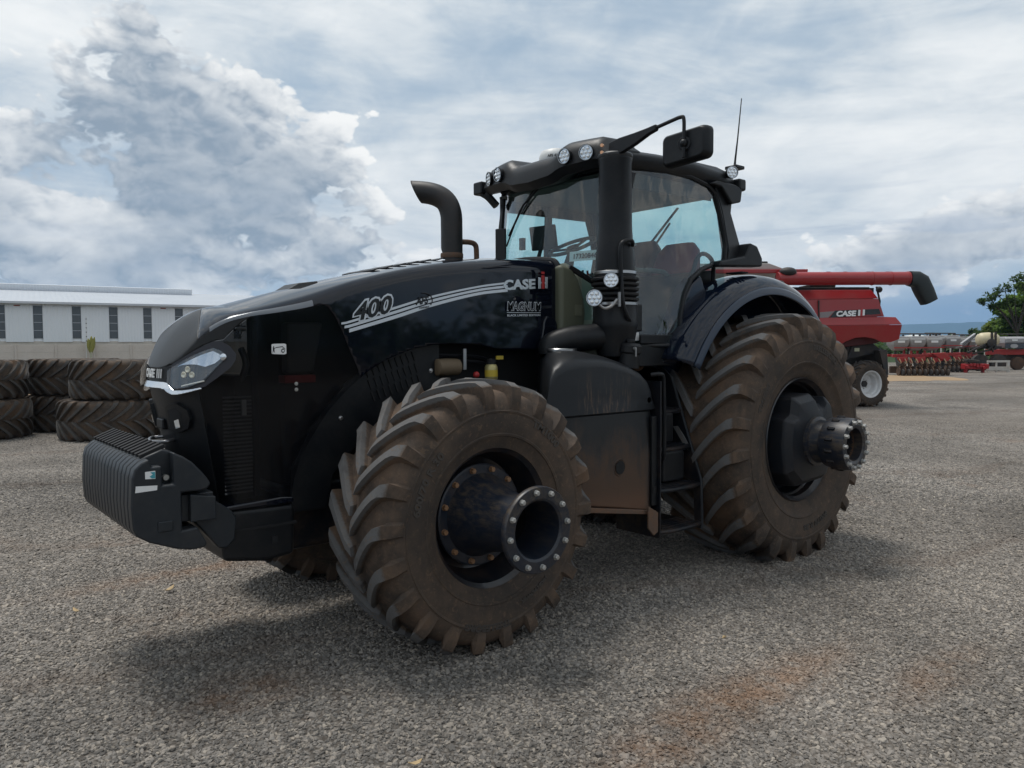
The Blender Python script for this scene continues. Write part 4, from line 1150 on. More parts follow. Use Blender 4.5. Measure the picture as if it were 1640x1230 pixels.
# ---------------------------------------------------------------- cab
def cab_y(x, z): return -(smooth_interp(x, [(-1.70, .715), (-1.3, .785), (-.9, .815), (-.3, .80), (0, .77)]) - .055 * (z - 1.76))
GL = [(-1.62, 1.76), (-1.06, 1.755), (-1.015, 1.80), (-.985, 2.0), (-.93, 2.16), (-.84, 2.28), (-.70, 2.365), (-.54, 2.415), (-.36, 2.455), (-.335, 2.60), (-.40, 2.83), (-.47, 3.0), (-.56, 3.055), (-.80, 3.095), (-1.55, 3.085), (-1.585, 2.8), (-1.61, 2.4)]
def cab_side(poly, off, n=44):
    x0, x1 = min(q[0] for q in poly), max(q[0] for q in poly); z0, z1 = min(q[1] for q in poly), max(q[1] for q in poly)
    mm = MB(); mm.grid([[(lerp(x0, x1, i / n), lerp(z0, z1, j / n), 0) for j in range(n + 1)] for i in range(n + 1)])
    mm.clip(lambda a, b, c: poly_sd(a, b, poly) + 1e-4)
    mm.v = [(a, cab_y(a, b) - off, b) for a, b, _ in mm.v]
    return mm
for sd in (1, -1):
    g = cab_side(GL, 0.0)
    if sd < 0: g.v = [(x, -y, z) for x, y, z in g.v]
    dr = P_('cab_door', g, 'cab_glass', smooth=60)
    fr = MB(); path = [Vector((a, (cab_y(a, b) - .002) * sd, b)) for a, b in GL + GL[:1]]
    dense = []
    for a, b in zip(path, path[1:]): dense += [a.lerp(b, k / 3) for k in range(3)]
    fr.tube(dense + [path[-1]], .020, 8, cap=False)
    P_('door_frame', fr, 'black_plastic', dr)
# left door: stickers, handle, hinge blisters
def door_mark(x0, x1, z0, z1, m, name, parent): 
    q = MB(); q.grid([[(x, cab_y(x, z) - .003, z) for z in (z0, z1)] for x in (x0, x1)]); return P_(name, q, m, parent, smooth=0)
q = MB(); q.prism([(-1.45, 1.77), (-1.06, 1.77), (-1.02, 1.84), (-1.45, 1.84)], 'y', -.80, -.785)
P_('door_sill', q, 'black_plastic', bevel=.01)
door_mark(-1.515, -1.43, 1.795, 1.855, 'white_decal', 'door_sticker', TR)
door_mark(-1.50, -1.475, 1.81, 1.84, 'black_decal', 'door_sticker', TR)
door_mark(-1.53, -1.475, 1.93, 2.035, mat('teal_label', Base_Color=(0.16, 0.30, 0.29), Roughness=0.5), 'door_sticker', TR)
door_mark(-1.495, -1.46, 2.07, 2.14, mat('blue_label', Base_Color=(0.10, 0.18, 0.5), Roughness=0.5), 'door_sticker', TR)
# windscreen, curved between the front posts
def screen_pt(u, z):
    """u -1..1 across"""
    lean = (z - 1.9) * 0.075
    x = -1.80 + .15 * abs(u) ** 2.3 + lean; y = u * (.70 - .035 * (z - 1.9))
    return Vector((x, y, z))
ws = MB(); ws.grid([[screen_pt(lerp(-1, 1, i / 30), lerp(1.95, 3.07, j / 12)) for j in range(13)] for i in range(31)])
P_('windscreen', ws, 'cab_glass', smooth=60)
for sd in (1, -1):
    q = MB(); q.rings([[screen_pt(sd * .985, z) + Vector((a, sd * b, 0)) for a, b in ((-.018, -.01), (-.012, .035), (.03, .045), (.045, .0), (.02, -.02))] for z in (1.75, 2.0, 2.3, 2.6, 2.9, 3.08)])
    P_('front_post', q, 'black_plastic', bevel=.006)
# number card inside the windscreen
def scr_card(u0, u1, z0, z1, off, m, name, parent=None, tilt=0.0):
    q = MB(); q.grid([[screen_pt(lerp(u0, u1, i / 6), z + tilt * i / 6) + Vector((off, 0, 0)) for z in (z0, z1)] for i in range(7)]); return P_(name, q, m, parent, smooth=0)
card = scr_card(-.47, -.86, 2.40, 2.475, .012, 'white_decal', 'number_card')
t = text_mb('17320846', 0.1, offset=.003); fit_text(t, 0, 1, 0, 1)
t.v = [tuple(screen_pt(lerp(-.53, -.81, a), lerp(2.417, 2.457, b)) + Vector((.008, 0, 0))) for a, b, _ in t.v]
P_('card_number', t, 'black_decal', card, smooth=0)
# roof: moulded cap with a heavy front brow carrying the lamps
rs_ = []
def roof_sec(x, hw, zb, zt, crown):
    pts_ = [(-hw + .04, zb), (-hw, zb + .05), (-hw, zb + .11), (-hw + .05, zt - .03), (-hw + .16, zt), (-.35, zt + crown * .6), (0, zt + crown), (.35, zt + crown * .6), (hw - .16, zt), (hw - .05, zt - .03), (hw, zb + .11), (hw, zb + .05), (hw - .04, zb)]
    return [(x, y, z) for y, z in pts_]
rf_ = MB(); rf_.rings([roof_sec(-1.60, .70, 3.07, 3.20, .0), roof_sec(-1.52, .745, 3.065, 3.235, .02), roof_sec(-1.2, .775, 3.075, 3.245, .05), roof_sec(-.8, .785, 3.085, 3.255, .06), roof_sec(-.4, .775, 3.055, 3.26, .05), roof_sec(-.2, .745, 3.03, 3.25, .03), roof_sec(-.10, .68, 3.05, 3.22, .01)])
P_('cab_roof', rf_, 'black_plastic', bevel=.02, seg=3, smooth=40)
br = MB(); secs = []
for i in range(41):
    u = lerp(-1, 1, i / 40); a = abs(u)
    y = u * .735
    xf = -1.86 + .13 * a ** 2.4                             # front face
    hump = sstep(.28, .48, a)                               # raised lamp pods left and right
    zt = 3.215 + .075 * hump - .10 * sstep(.86, 1.0, a); zb = 2.985 + .035 * hump + .05 * a
    secs.append([(xf + .30, y, zb + .07), (xf + .06, y, zb), (xf + .0, y, zb + .05), (xf + .01, y, (zb + zt) / 2 + .02), (xf + .045, y, zt - .035), (xf + .10, y, zt), (xf + .34, y, zt + .012)])
br.rings(secs)
brow = P_('roof_brow', br, 'black_plastic', smooth=50)
def work_lamp(c, d, r, name='work_lamp', parent=None, depth=.07):
    c = Vector(c); d = Vector(d).normalized()
    q = MB(); q.lathe(c - d * depth, d, [(0, r * .55), (depth * .5, r * .95), (depth, r * 1.08), (depth + .006, r * 1.08), (depth + .006, r * .92)], 24, cap1=False)
    l = P_(name, q, 'black_plastic', parent)
    q = MB(); q.lathe(c + d * .001, d, [(0, r * 1.02), (.008, r * 1.02), (.008, r * .93)], 24, cap1=False, cap0=False); P_('lamp_ring', q, 'clamp_steel', l)
    q = MB(); q.lathe(c, d, [(0, r * .94), (.002, r * .94)], 24); P_('reflector', q, 'reflector', l)
    u_, v_, _ = frame(d)
    for k in range(7):
        a = 2 * math.pi * k / 6; o = Vector((0, 0, 0)) if k == 6 else (u_ * math.cos(a) + v_ * math.sin(a)) * r * .58
        q = MB(); q.lathe(c + o + d * .002, d, [(0, r * .26), (.006, r * .20), (.008, r * .08)], 10); P_('lamp_led', q, 'lens', l)
    return l
for sd in (1, -1):
    work_lamp((-1.848, -.395 * sd, 3.165), (-1, -.12 * sd, -.10), .055, parent=TR)
    work_lamp((-1.800, -.575 * sd, 3.165), (-1, -.35 * sd, -.10), .055, parent=TR)
    q = MB(); q.tube(spline([(-1.62, -.70 * sd, 2.98), (-1.66, -.76 * sd, 3.06), (-1.68, -.82 * sd, 3.10)], 4), .035, 10); P_('lamp_bracket', q, 'black_plastic')
q = MB(); q.bx(-1.74, -1.60, .76, .88, 3.08, 3.19); P_('corner_beacon_box', q, 'black_plastic', bevel=.015)
for zz in (3.13, 3.18):
    q = MB(); q.cyl((-1.80, -.74, zz), (-1.815, -.745, zz), .012); P_('hinge_bolt', q, 'amber')
# rear roof corner lamp and boxes
work_lamp((-.335, -.815, 3.185), (-.6, -1, -.05), .048, parent=TR)
q = MB(); q.bx(-.20, -.10, -.80, -.70, 3.06, 3.16); P_('rear_lamp_back', q, 'black_plastic', bevel=.02)
an = MB(); an.tube([(-.16, -.72, 3.27), (-.155, -.72, 3.32), (-.12, -.72, 3.52), (-.07, -.72, 3.86)], [.012, .009, .006, .004], 8); P_('antenna', an, 'black_plastic')
q = MB(); q.bx(-.22, -.10, -.78, -.66, 3.245, 3.275); P_('antenna_base', q, 'black_plastic', bevel=.008)
# satellite receiver dome
q = MB(); q.lathe((-1.36, .22, 3.225), (0, 0, 1), [(0, .13), (.05, .14), (.06, .145), (.12, .14), (.165, .12), (.185, .06)], 28)
dome = P_('receiver_dome', q, 'white_plastic', smooth=50)
q = MB(); q.lathe((-1.36, .22, 3.27), (0, 0, 1), [(0, .1405), (.02, .146)], 28, cap0=False, cap1=False); P_('dome_band', q, 'black_decal', dome)
t = text_mb('AFS 4X', .03, offset=.001, align='CENTER'); tv = []
for a, b, _ in t.v:
    an_ = rad(218) + a / .146; tv.append((-1.36 + .1462 * math.cos(an_), .22 + .1462 * math.sin(an_), 3.32 + b))
t.v = tv; P_('dome_lettering', t, 'black_decal', dome, smooth=0)
# mirror on its folding arm
arm = MB(); rr0 = []
for y, z, hh in ((-.76, 3.155, .055), (-.86, 3.165, .062), (-1.0, 3.185, .045), (-1.12, 3.21, .026), (-1.19, 3.222, .022)):
    rr0.append([(-1.765, y, z - hh), (-1.725, y, z - hh), (-1.725, y, z + hh * .85), (-1.765, y, z + hh * .85)])
arm.rings(rr0); armo = P_('mirror_arm', arm, 'black_plastic', bevel=.010)
q = MB(); q.tube(spline([(-1.745, -1.15, 3.215), (-1.745, -1.30, 3.235), (-1.745, -1.385, 3.243), (-1.745, -1.41, 3.225), (-1.745, -1.412, 3.12), (-1.745, -1.41, 2.98)], 6), .0125, 10); P_('mirror_tube', q, 'black_plastic', armo)
def rrect(w_, h_, r, n=5):
    out = []
    for cx_, cy_, a0 in ((w_ - r, h_ - r, 0), (-w_ + r, h_ - r, 90), (-w_ + r, -h_ + r, 180), (w_ - r, -h_ + r, 270)):
        out += [(cx_ + r * math.cos(rad(a0 + 90 * k / n)), cy_ + r * math.sin(rad(a0 + 90 * k / n))) for k in range(n + 1)]
    return out
mh = MB(); rr0 = []
for dx_, sc_ in ((0, .86), (.02, .97), (.05, 1.0), (.085, 1.0)): rr0.append([(-1.725 + dx_, -1.385 - a * sc_, 3.062 + b * sc_ + a * .04) for a, b in rrect(.185, .105, .04)])
mh.rings(rr0); mir_ = P_('mirror_housing', mh, 'black_plastic', bevel=.008, smooth=45)
q = MB(); q.add([(-1.638, -1.385 - a * .94, 3.062 + b * .94 + a * .04) for a, b in rrect(.185, .105, .04)], [tuple(range(24))]); P_('mirror_glass', q, mat('mirror_glass', Base_Color=(.8, .82, .83), Metallic=1.0, Roughness=0.03), mir_, smooth=0)
q = MB(); q.ball((-1.745, -1.412, 3.07), .028); q2 = MB(); q2.cyl((-1.745, -1.412, 3.07), (-1.715, -1.40, 3.07), .045, n=20); P_('mirror_clamp', q2, 'black_plastic', armo, bevel=.006); P_('clamp_knob', q, 'black_plastic', armo)
# rear posts, rear glass, rear upper brackets
for sd in (1, -1):
    q = MB(); q.rings([[(x, y * sd, z) for x, y, z in sec] for sec in (
        [(-.36, -.80, 2.44), (.02, -.76, 2.44), (.02, -.70, 2.44), (-.36, -.72, 2.44)], [(-.33, -.79, 2.55), (-.10, -.76, 2.56), (-.10, -.70, 2.56), (-.33, -.71, 2.55)],
        [(-.39, -.765, 2.85), (-.24, -.745, 2.87), (-.24, -.68, 2.87), (-.39, -.70, 2.85)], [(-.47, -.75, 3.06), (-.20, -.74, 3.09), (-.20, -.66, 3.09), (-.47, -.68, 3.06)])])
    P_('rear_post', q, 'black_plastic', bevel=.012)
    q = MB(); q.prism([(-.60, 3.065), (-.44, 3.055), (-.30, 2.93), (-.17, 2.96), (-.15, 3.07), (-.25, 3.10), (-.5, 3.10)], 'y', (-.795) * sd, (-.71) * sd); P_('post_gusset', q, 'black_plastic', bevel=.014)
    q = MB(); q.prism([(-.56, 2.395), (.06, 2.43), (.06, 2.50), (-.02, 2.60), (-.12, 2.62), (-.2, 2.50), (-.54, 2.44)], 'y', -.86 * sd, -.74 * sd); P_('post_foot', q, 'black_plastic', bevel=.016)
rw = MB(); rw.grid([[(-.20 + .06 * (1 - u * u) - .12 * (z - 2.0), u * .68, z) for z in (2.0, 2.3, 2.6, 3.06)] for u in [lerp(-1, 1, k / 12) for k in range(13)]])
P_('rear_window', rw, 'cab_glass', smooth=60)
q = MB(); q.tube([(-.22, .35, 2.45), (-.25, .05, 2.70), (-.27, -.12, 2.86)], .010, 8); q.bar((-.25, .15, 2.68), (-.285, -.22, 2.98), .02, .012); P_('rear_wiper', q, 'black_plastic')
q = MB(); q.tube([screen_pt(-.1, 3.06) + Vector((-.02, 0, 0)), screen_pt(.30, 2.90) + Vector((-.025, 0, 0)), screen_pt(.62, 2.68) + Vector((-.02, 0, 0))], .009, 8); wip = P_('front_wiper', q, 'black_plastic')
q = MB(); q.tube([screen_pt(.10, 3.02) + Vector((-.015, 0, 0)), screen_pt(.40, 2.86) + Vector((-.015, 0, 0)), screen_pt(.70, 2.60) + Vector((-.012, 0, 0))], .007, 6); P_('wiper_blade', q, 'black_plastic', wip)
# cab body below the glass and interior
q = MB(); q.prism([(-1.66, 1.40), (-1.02, 1.40), (-.92, 1.75), (-.30, 2.25), (-.12, 2.25), (-.12, 1.40)], 'y', -.60, .60)
P_('cab_floor', q, 'black_plastic', bevel=.02)
q = MB(); q.prism([(-1.66, 1.60), (-1.06, 1.60), (-1.02, 1.765), (-1.66, 1.765)], 'y', -.79, .79); P_('door_threshold', q, 'black_plastic', bevel=.01)
q = MB(); q.prism([(-1.02, 1.62), (-.35, 1.62), (-.30, 2.40), (-.56, 2.37), (-.72, 2.31), (-.85, 2.22), (-.94, 2.09), (-.985, 1.95)], 'y', -.64, .64); P_('cab_rear_wall', q, 'black_plastic', bevel=.01)
q = MB(); q.bx(-1.60, -.22, -.68, .68, 3.035, 3.055); P_('headliner', q, 'cab_grey')
for sd in (1, -1):
    q = MB(); q.prism([(-1.58, 2.93), (-.46, 2.95), (-.46, 3.05), (-1.58, 3.05)], 'y', .695 * sd, .70 * sd); P_('side_band', q, 'seat_black')  # dark band along the top of each side window
q = MB(); q.rings([[(-1.76, y, z) for y, z in ((-.46, 1.55), (.46, 1.55), (.46, 2.30), (.30, 2.40), (-.30, 2.40), (-.46, 2.30))], [(-1.40, y, z) for y, z in ((-.40, 1.55), (.40, 1.55), (.40, 2.20), (.25, 2.28), (-.25, 2.28), (-.40, 2.20))]])
P_('dash_cowl', q, 'cream_lining', bevel=.03, seg=3)
q = MB(); q.prism([(-2.0, 1.70), (-1.82, 1.72), (-1.755, 1.86), (-1.735, 2.0), (-1.755, 2.12), (-1.81, 2.25), (-1.88, 2.33), (-2.0, 2.35)], 'y', -.52, -.42)
pad = P_('olive_panel', q, mat('olive_pad', Base_Color=(.10, .105, .07), Roughness=.6), bevel=.035, seg=4, smooth=40)  # plain olive panel just behind the hood's rear edge
q = MB(); q.bx(-1.86, -1.79, -.525, -.515, 1.98, 2.06); P_('panel_label', q, mat('pale_olive', Base_Color=(.14, .145, .10), Roughness=.6), pad, smooth=0)
q = MB(); q.tube(spline([(-1.99, -.53, 1.80), (-1.88, -.545, 1.77), (-1.80, -.54, 1.82), (-1.72, -.53, 1.79)], 5), .016, 8); P_('panel_hose', q, 'black_plastic', pad)
q = MB(); q.tube([(-1.90, -.50, 2.335), (-1.60, -.62, 2.16)], .022, 8); P_('cowl_seal', q, 'black_plastic', pad)
q = MB(); q.prism([(-1.72, 1.62), (-1.50, 1.62), (-1.46, 1.80), (-1.60, 1.92), (-1.74, 1.80)], 'y', -.62, -.50); P_('lower_lining', q, 'cream_lining', bevel=.02)
q = MB(); q.tube([(-1.48, .05, 2.10), (-1.40, .05, 2.35), (-1.33, .05, 2.56)], [.06, .05, .03], 12); scol = P_('steering_column', q, 'seat_black')
wn = Vector((-.42, 0, .9)).normalized(); wu = Vector((0, 1, 0)); wv = wn.cross(wu); wc = Vector((-1.33, .05, 2.585))
q = MB(); q.tube([wc + (wu * math.cos(a) + wv * math.sin(a)) * .195 for a in [2 * math.pi * k / 40 for k in range(41)]], .0155, 8, cap=False)
sw_ = P_('steering_wheel', q, mat('wheel_grey', Base_Color=(.06, .058, .055), Roughness=.6))
for a in (20, 160, 270):
    q = MB(); q.bar(wc - wn * .02, wc + (wu * math.cos(rad(a)) + wv * math.sin(rad(a))) * .19, .035, .012, wn); P_('spoke', q, 'wheel_grey', sw_)
q = MB(); q.cyl(wc - wn * .04, wc + wn * .005, .05, n=20); P_('horn_pad', q, 'seat_black', sw_)
q = MB(); q.box((-1.50, .22, 2.66), (.03, .26, .20), Euler((0, rad(-12), rad(12)))); mon = P_('display_monitor', q, 'seat_black', bevel=.01)
q = MB(); q.tube([(-1.50, .22, 2.66), (-1.52, .26, 2.50), (-1.50, .22, 2.25)], .018, 8); P_('monitor_arm', q, 'seat_black', mon)
q = MB(); q.box((-1.58, .40, 2.62), (.03, .05, .10)); P_('monitor_knob', q, 'seat_black', mon)
q = MB(); q.box((-1.685, .56, 2.62), (.025, .10, .28), Euler((0, 0, rad(25)))); q2 = q; P_('grab_panel', q2, 'seat_black', bevel=.01)
def seat(x, y, m, s=1.0):
    b = MB(); rr1 = []
    for h, hw, th, lean in ((0, .20, .06, 0), (.12, .24, .09, -.01), (.35, .25, .085, .03), (.52, .22, .07, .07), (.60, .15, .05, .09)):
        rr1.append([(x + lean + dx_, y + dy_ * hw, 2.12 + h * s) for dx_, dy_ in ((-th, -.75), (-th * 1.1, 0), (-th, .75), (-th * .3, 1), (th * .6, .9), (th, 0), (th * .6, -.9), (-th * .3, -1))])
    b.rings(rr1); bo = P_('seat_back', b, m, bevel=.01, smooth=60)
    b = MB(); b.rings([[(x - .50 + .04 * (1 - k), y + dy_ * .25, 2.0 + .12 * k) for dy_ in (-1, 1)] + [(x + .02, y + dy_ * .25, 2.0 + .12 * k) for dy_ in (1, -1)] for k in (0, .5, 1)]); P_('seat_cushion', b, m, bevel=.04, seg=3)
    b = MB(); b.rings([[(x - .40, y - .18, z), (x - .40, y + .18, z), (x - .04, y + .18, z), (x - .04, y - .18, z)] for z in (1.66, 1.8, 2.0)]); P_('seat_pedestal', b, 'seat_black', bevel=.02)
mat('seat_maroon', Base_Color=(0.05, 0.012, 0.022), Roughness=0.7)
seat(-.44, -.30, 'seat_red', .88); seat(-.42, .14, 'seat_maroon', .98)
t = text_mb('CASE IH', .035, offset=.001, align='CENTER'); t.v = [(-.50, .14 - a, 2.66 + b) for a, b, _ in t.v]; P_('seat_lettering', t, 'silver_decal', smooth=0)
for k in range(4):
    q = MB(); q.tube([(-.95 + k * .06, .30, 2.36), (-.96 + k * .06, .30, 2.43)], .010, 6); P_('control_lever', q, 'red_cap' if k == 1 else 'seat_black')
q = MB(); q.bx(-1.30, -.50, .50, .68, 1.80, 2.28); P_('side_console', q, 'cab_grey', bevel=.03)
for sd in (1,):
    q = MB(); q.bar((-1.02, .735, 1.9), (-1.00, .70, 3.05), .05, .05); P_('centre_post', q, 'seat_black')
q = MB(); q.tube(spline([(-.52, -.35, 2.05), (-.62, -.38, 2.33), (-.75, -.38, 2.38), (-1.05, -.38, 2.37)], 5), .022, 8); P_('armrest_rail', q, 'cab_grey')
q = MB(); q.box((-.85, .28, 2.33), (.45, .14, .07), Euler((0, rad(-6), 0))); arm_ = P_('armrest_console', q, 'seat_black', bevel=.02)
q = MB(); q.lathe((-1.02, -.30, 2.33), (0, -1, 0), [(0, .09), (.04, .09)], 20); P_('armrest_pad', q, 'cab_grey', bevel=.01)
q = MB(); q.tube(spline([(-.40, -.66, 2.05), (-.42, -.70, 2.40), (-.52, -.71, 2.50), (-.64, -.71, 2.48), (-.72, -.71, 2.30), (-.80, -.72, 1.90)], 6), .018, 8); P_('door_grab_rail', q, 'black_plastic')

# ---------------------------------------------------------------- rear fenders
def fender(sd):
    m1 = MB(); rows = []
    # section: lateral y, radius from the axle
    sec = [(.60, .55), (.60, .9), (.60, 1.20), (.605, 1.34), (.635, 1.372), (.70, 1.382), (.82, 1.378), (.90, 1.362), (.955, 1.335), (.99, 1.300), (1.012, 1.262), (1.018, 1.235)]
    for i in range(57):
        a = lerp(150.5, 42.0, i / 56); grow = 1 - .03 * sstep(70, 40, a)
        rows.append([(r * (grow if r > 1 else 1) * math.cos(rad(a)), -y * sd, ZR + r * (grow if r > 1 else 1) * math.sin(rad(a))) for y, r in sec])
    m1.grid(rows)
    return P_('rear_fender', m1, 'blue_black_paint', solid=.014, smooth=50)
for sd in (1, -1):
    fo = fender(sd)
    lip = MB(); rows = []
    for i in range(57):
        a = lerp(150.5, 42.0, i / 56); g_ = 1 - .03 * sstep(70, 40, a)
        rows.append([(r * g_ * math.cos(rad(a)), -y * sd, ZR + r * g_ * math.sin(rad(a))) for y, r in ((1.020, 1.262), (1.032, 1.245), (1.034, 1.20), (1.022, 1.195))])
    lip.grid(rows); P_('fender_lip', lip, mat('lip_blue', Base_Color=(.010, .022, .045), Roughness=.28), fo, solid=.006, smooth=50)
q = MB(); q.prism([(-1.05, 1.60), (-1.20, 1.62), (-1.16, 1.70), (-1.0, 1.97), (-.93, 2.12), (-.84, 2.24), (-.72, 2.32), (-.6, 2.10), (-.8, 1.75)], 'y', -.80, -.63); P_('cab_corner_panel', q, 'blue_black_paint', bevel=.02, smooth=40)
q = MB(); q.ball((.42, -.80, 2.30), .05, .05, .035); P_('fender_lamp', q, 'black_plastic')
for k in range(3):
    q = MB(); q.box((-.34 + k * .035, -.85, ZR + 1.375), (.016, .16, .012), Euler((0, rad(12), 0))); P_('fender_vent', q, 'dark_inside', bevel=.003)

# ---------------------------------------------------------------- air intake stack on the left
SX, SY = -1.69, -.76
q = MB(); q.lathe((SX, SY, 2.28), (0, 0, 1), [(0, .142), (.10, .140), (.22, .130), (.30, .124), (.33, .122), (.78, .118), (.80, .123), (.835, .123), (.85, .112)], 36)
stack = P_('intake_stack', q, 'black_plastic', smooth=40)
q = MB(); q.lathe((SX, SY, 3.098), (0, 0, 1), [(0, .1235), (.005, .127), (.022, .127), (.032, .119), (.036, .05)], 36); P_('stack_cap', q, mat('cap_grey', Base_Color=(.03, .032, .035), Roughness=.5), stack)
bel = MB(); pr = [(0, .150)]
for k in range(5): pr += [(k * .036 + .008, .172), (k * .036 + .022, .174), (k * .036 + .030, .148)]
bel.lathe((SX, SY, 2.075), (0, 0, 1), pr + [(.19, .15)], 36); P_('rubber_bellows', bel, mat('bellows_rubber', Base_Color=(.010, .010, .011), Roughness=.55), stack)
for zz, r_ in ((2.268, .152), (2.045, .162)):
    q = MB(); q.lathe((SX, SY, zz), (0, 0, 1), [(0, r_), (.003, r_ + .004), (.021, r_ + .004), (.024, r_)], 36, cap0=False, cap1=False); P_('hose_clamp', q, 'clamp_steel', stack)
q = MB(); q.lathe((SX, SY, 1.68), (0, 0, 1), [(0, .125), (.08, .140), (.20, .160), (.235, .168), (.26, .160), (.39, .160)], 36); P_('intake_elbow', q, 'black_plastic', stack, smooth=40)
q = MB(); q.tube(spline([(SX, SY + .02, 1.83), (-1.85, -.70, 1.82), (-2.02, -.62, 1.80), (-2.12, -.56, 1.76), (-2.13, -.56, 1.70)], 6), .095, 20); P_('intake_duct', q, 'black_plastic', stack, smooth=50)
q = MB(); q.lathe((-2.10, -.62, 1.715), (0, 0, 1), [(0, .112), (.004, .116), (.02, .116), (.024, .112)], 30, cap0=False, cap1=False); P_('hose_clamp', q, 'clamp_steel', stack)
wl = work_lamp((-2.03, -.885, 2.085), (-1, -.55, 0), .056, parent=TR)
wl2 = work_lamp((-1.865, -.885, 2.215), (-.9, -.75, .03), .050, name='signal_lamp', parent=TR)
q = MB(); q.tube(spline([(-1.98, -.84, 2.08), (-1.93, -.87, 2.02), (-1.88, -.90, 2.03), (-1.84, -.92, 2.08)], 5), .011, 8); P_('lamp_arm', q, mat('bare_steel', Base_Color=(.3, .3, .3), Metallic=.8, Roughness=.4))
q = MB(); q.cyl((-1.83, -.93, 2.03), (-1.83, -.93, 2.13), .012, n=12); P_('lamp_stud', q, 'bare_steel')
q = MB(); q.tube(spline([(-1.66, -.90, 2.47), (-1.70, -.93, 2.495), (-1.77, -.93, 2.49), (-1.81, -.92, 2.44), (-1.80, -.92, 2.25), (-1.79, -.93, 2.06), (-1.74, -.93, 1.96), (-1.68, -.90, 1.93), (-1.60, -.85, 1.93)], 6), .0145, 10); P_('grab_handle', q, 'black_plastic')
q = MB(); q.bx(-1.60, -1.50, -.86, -.80, 1.86, 2.06); P_('relay_box', q, 'black_plastic', bevel=.012)

# ---------------------------------------------------------------- exhaust on the right
EX, EY = -2.205, .55
EU, EV = -.66, .75                                          # the outlet points forward and away to the right
bend_ = spline([(EX + EU * a, EY + EV * a, z) for a, z in ((0, 2.40), (0, 2.55), (0, 2.72), (.005, 2.83), (.04, 2.92), (.11, 2.975), (.21, 3.005), (.36, 3.02))], 5)
q = MB(); q.tube(bend_, .088, 28, cap=False); q.clip(lambda x, y, z: .285 - ((x - EX) * EU + (y - EY) * EV) + (z - 3.0) * .45)
P_('exhaust_stack', q, mat('exhaust_black', dusty((.012, .012, .013), (.09, .06, .045), .5, .25, 7)), solid=.006, smooth=50)
q = MB(); q.lathe((EX, EY, 2.47), (0, 0, 1), [(0, .090), (.004, .0925), (.035, .0925), (.04, .090)], 28, cap0=False, cap1=False); P_('exhaust_collar', q, 'rusty_steel')
q = MB(); q.tube(spline([(EX + .08, EY, 2.61), (EX + .18, EY, 2.615), (EX + .235, EY, 2.60), (EX + .25, EY, 2.55), (EX + .25, EY, 2.40)], 5), .022, 12); P_('exhaust_bracket', q, 'rusty_steel')
q = MB(); q.lathe((EX, EY, 1.7), (0, 0, 1), [(0, .16), (.6, .16), (.7, .10)], 24); P_('exhaust_muffler', q, 'exhaust_black')

# ---------------------------------------------------------------- fuel tank, steps
def mud_f(t, b):
    p = world_co(t); x, y, z = t.sep(p)
    n = t.noise(p, 3.2, 6, .68, .6); n2 = t.noise(t.vm('MULTIPLY', p, (26, 26, 3)), 1.4, 5, .7, 0.3); n3 = t.noise(p, 90, 4, .65)
    edge_ = t.m('ADD', z, t.m('ADD', t.m('MULTIPLY', t.m('SUBTRACT', n, .5), .9), t.m('MULTIPLY', t.m('SUBTRACT', n2, .5), .45)))
    a = t.m('MULTIPLY', t.ramp(edge_, 1.22, .78), t.ramp(n3, .2, .6, .6, 1.0))
    right_ = t.ramp(t.m('ADD', x, t.m('MULTIPLY', n, .10)), -1.60, -1.52, 1.0, .12)
    a = t.m('MULTIPLY', a, right_)
    c = t.mix(a, (.007, .0085, .0105), (.080, .047, .029))
    c = t.mix(t.m('MULTIPLY', t.ramp(z, .80, .60), t.m('MULTIPLY', right_, .7)), c, (.135, .068, .038))
    c = t.mix(t.m('MULTIPLY', t.ramp(n2, .60, .75), .45), c, (.012, .011, .011))
    t.put(b.inputs['Base Color'], c); t.put(b.inputs['Roughness'], t.m('ADD', .45, t.m('MULTIPLY', a, .45)))
    bump(t, b, t.m('ADD', n3, n), .2, .004)
mat('muddy_plastic', mud_f)
q = MB(); secs = []
for x, zb, dy_ in ((-2.52, .745, .06), (-2.42, .715, .02), (-2.2, .68, 0), (-1.9, .628, 0), (-1.62, .575, 0), (-1.545, .56, .01), (-1.53, .56, .03)):
    secs.append([(x, -1.0 + dy_, zb), (x, -1.002 + dy_, 1.0), (x, -.985 + dy_, 1.295), (x, -.40, 1.295), (x, -.40, zb)])
q.rings(secs); tank = P_('fuel_tank', q, 'muddy_plastic', bevel=.015, smooth=40)
q = MB(); q.lathe((-1.90, -.99, .915), (0, -1, 0), [(0, .030), (.012, .046), (.016, .058), (.006, .066)], 28, cap0=False, cap1=False); P_('tank_port', q, 'muddy_plastic', tank)
q = MB(); q.lathe((-1.90, -1.008, .915), (0, -1, 0), [(0, .046), (.001, .046)], 24); P_('port_hole', q, 'dark_inside', tank)
q = MB(); q.prism([(-2.35, .665), (-1.53, .535), (-1.53, .565), (-2.35, .70)], 'y', -1.025, -.80); P_('tank_guard', q, 'rusty_steel', tank, bevel=.006)
q = MB(); q.bx(-1.575, -1.515, -1.018, -.995, .60, 1.25); P_('tank_strap', q, 'black_plastic', tank, bevel=.008)
q = MB(); q.bx(-1.565, -1.535, -1.022, -1.015, .69, .74); P_('strap_latch', q, 'dark_inside', tank)
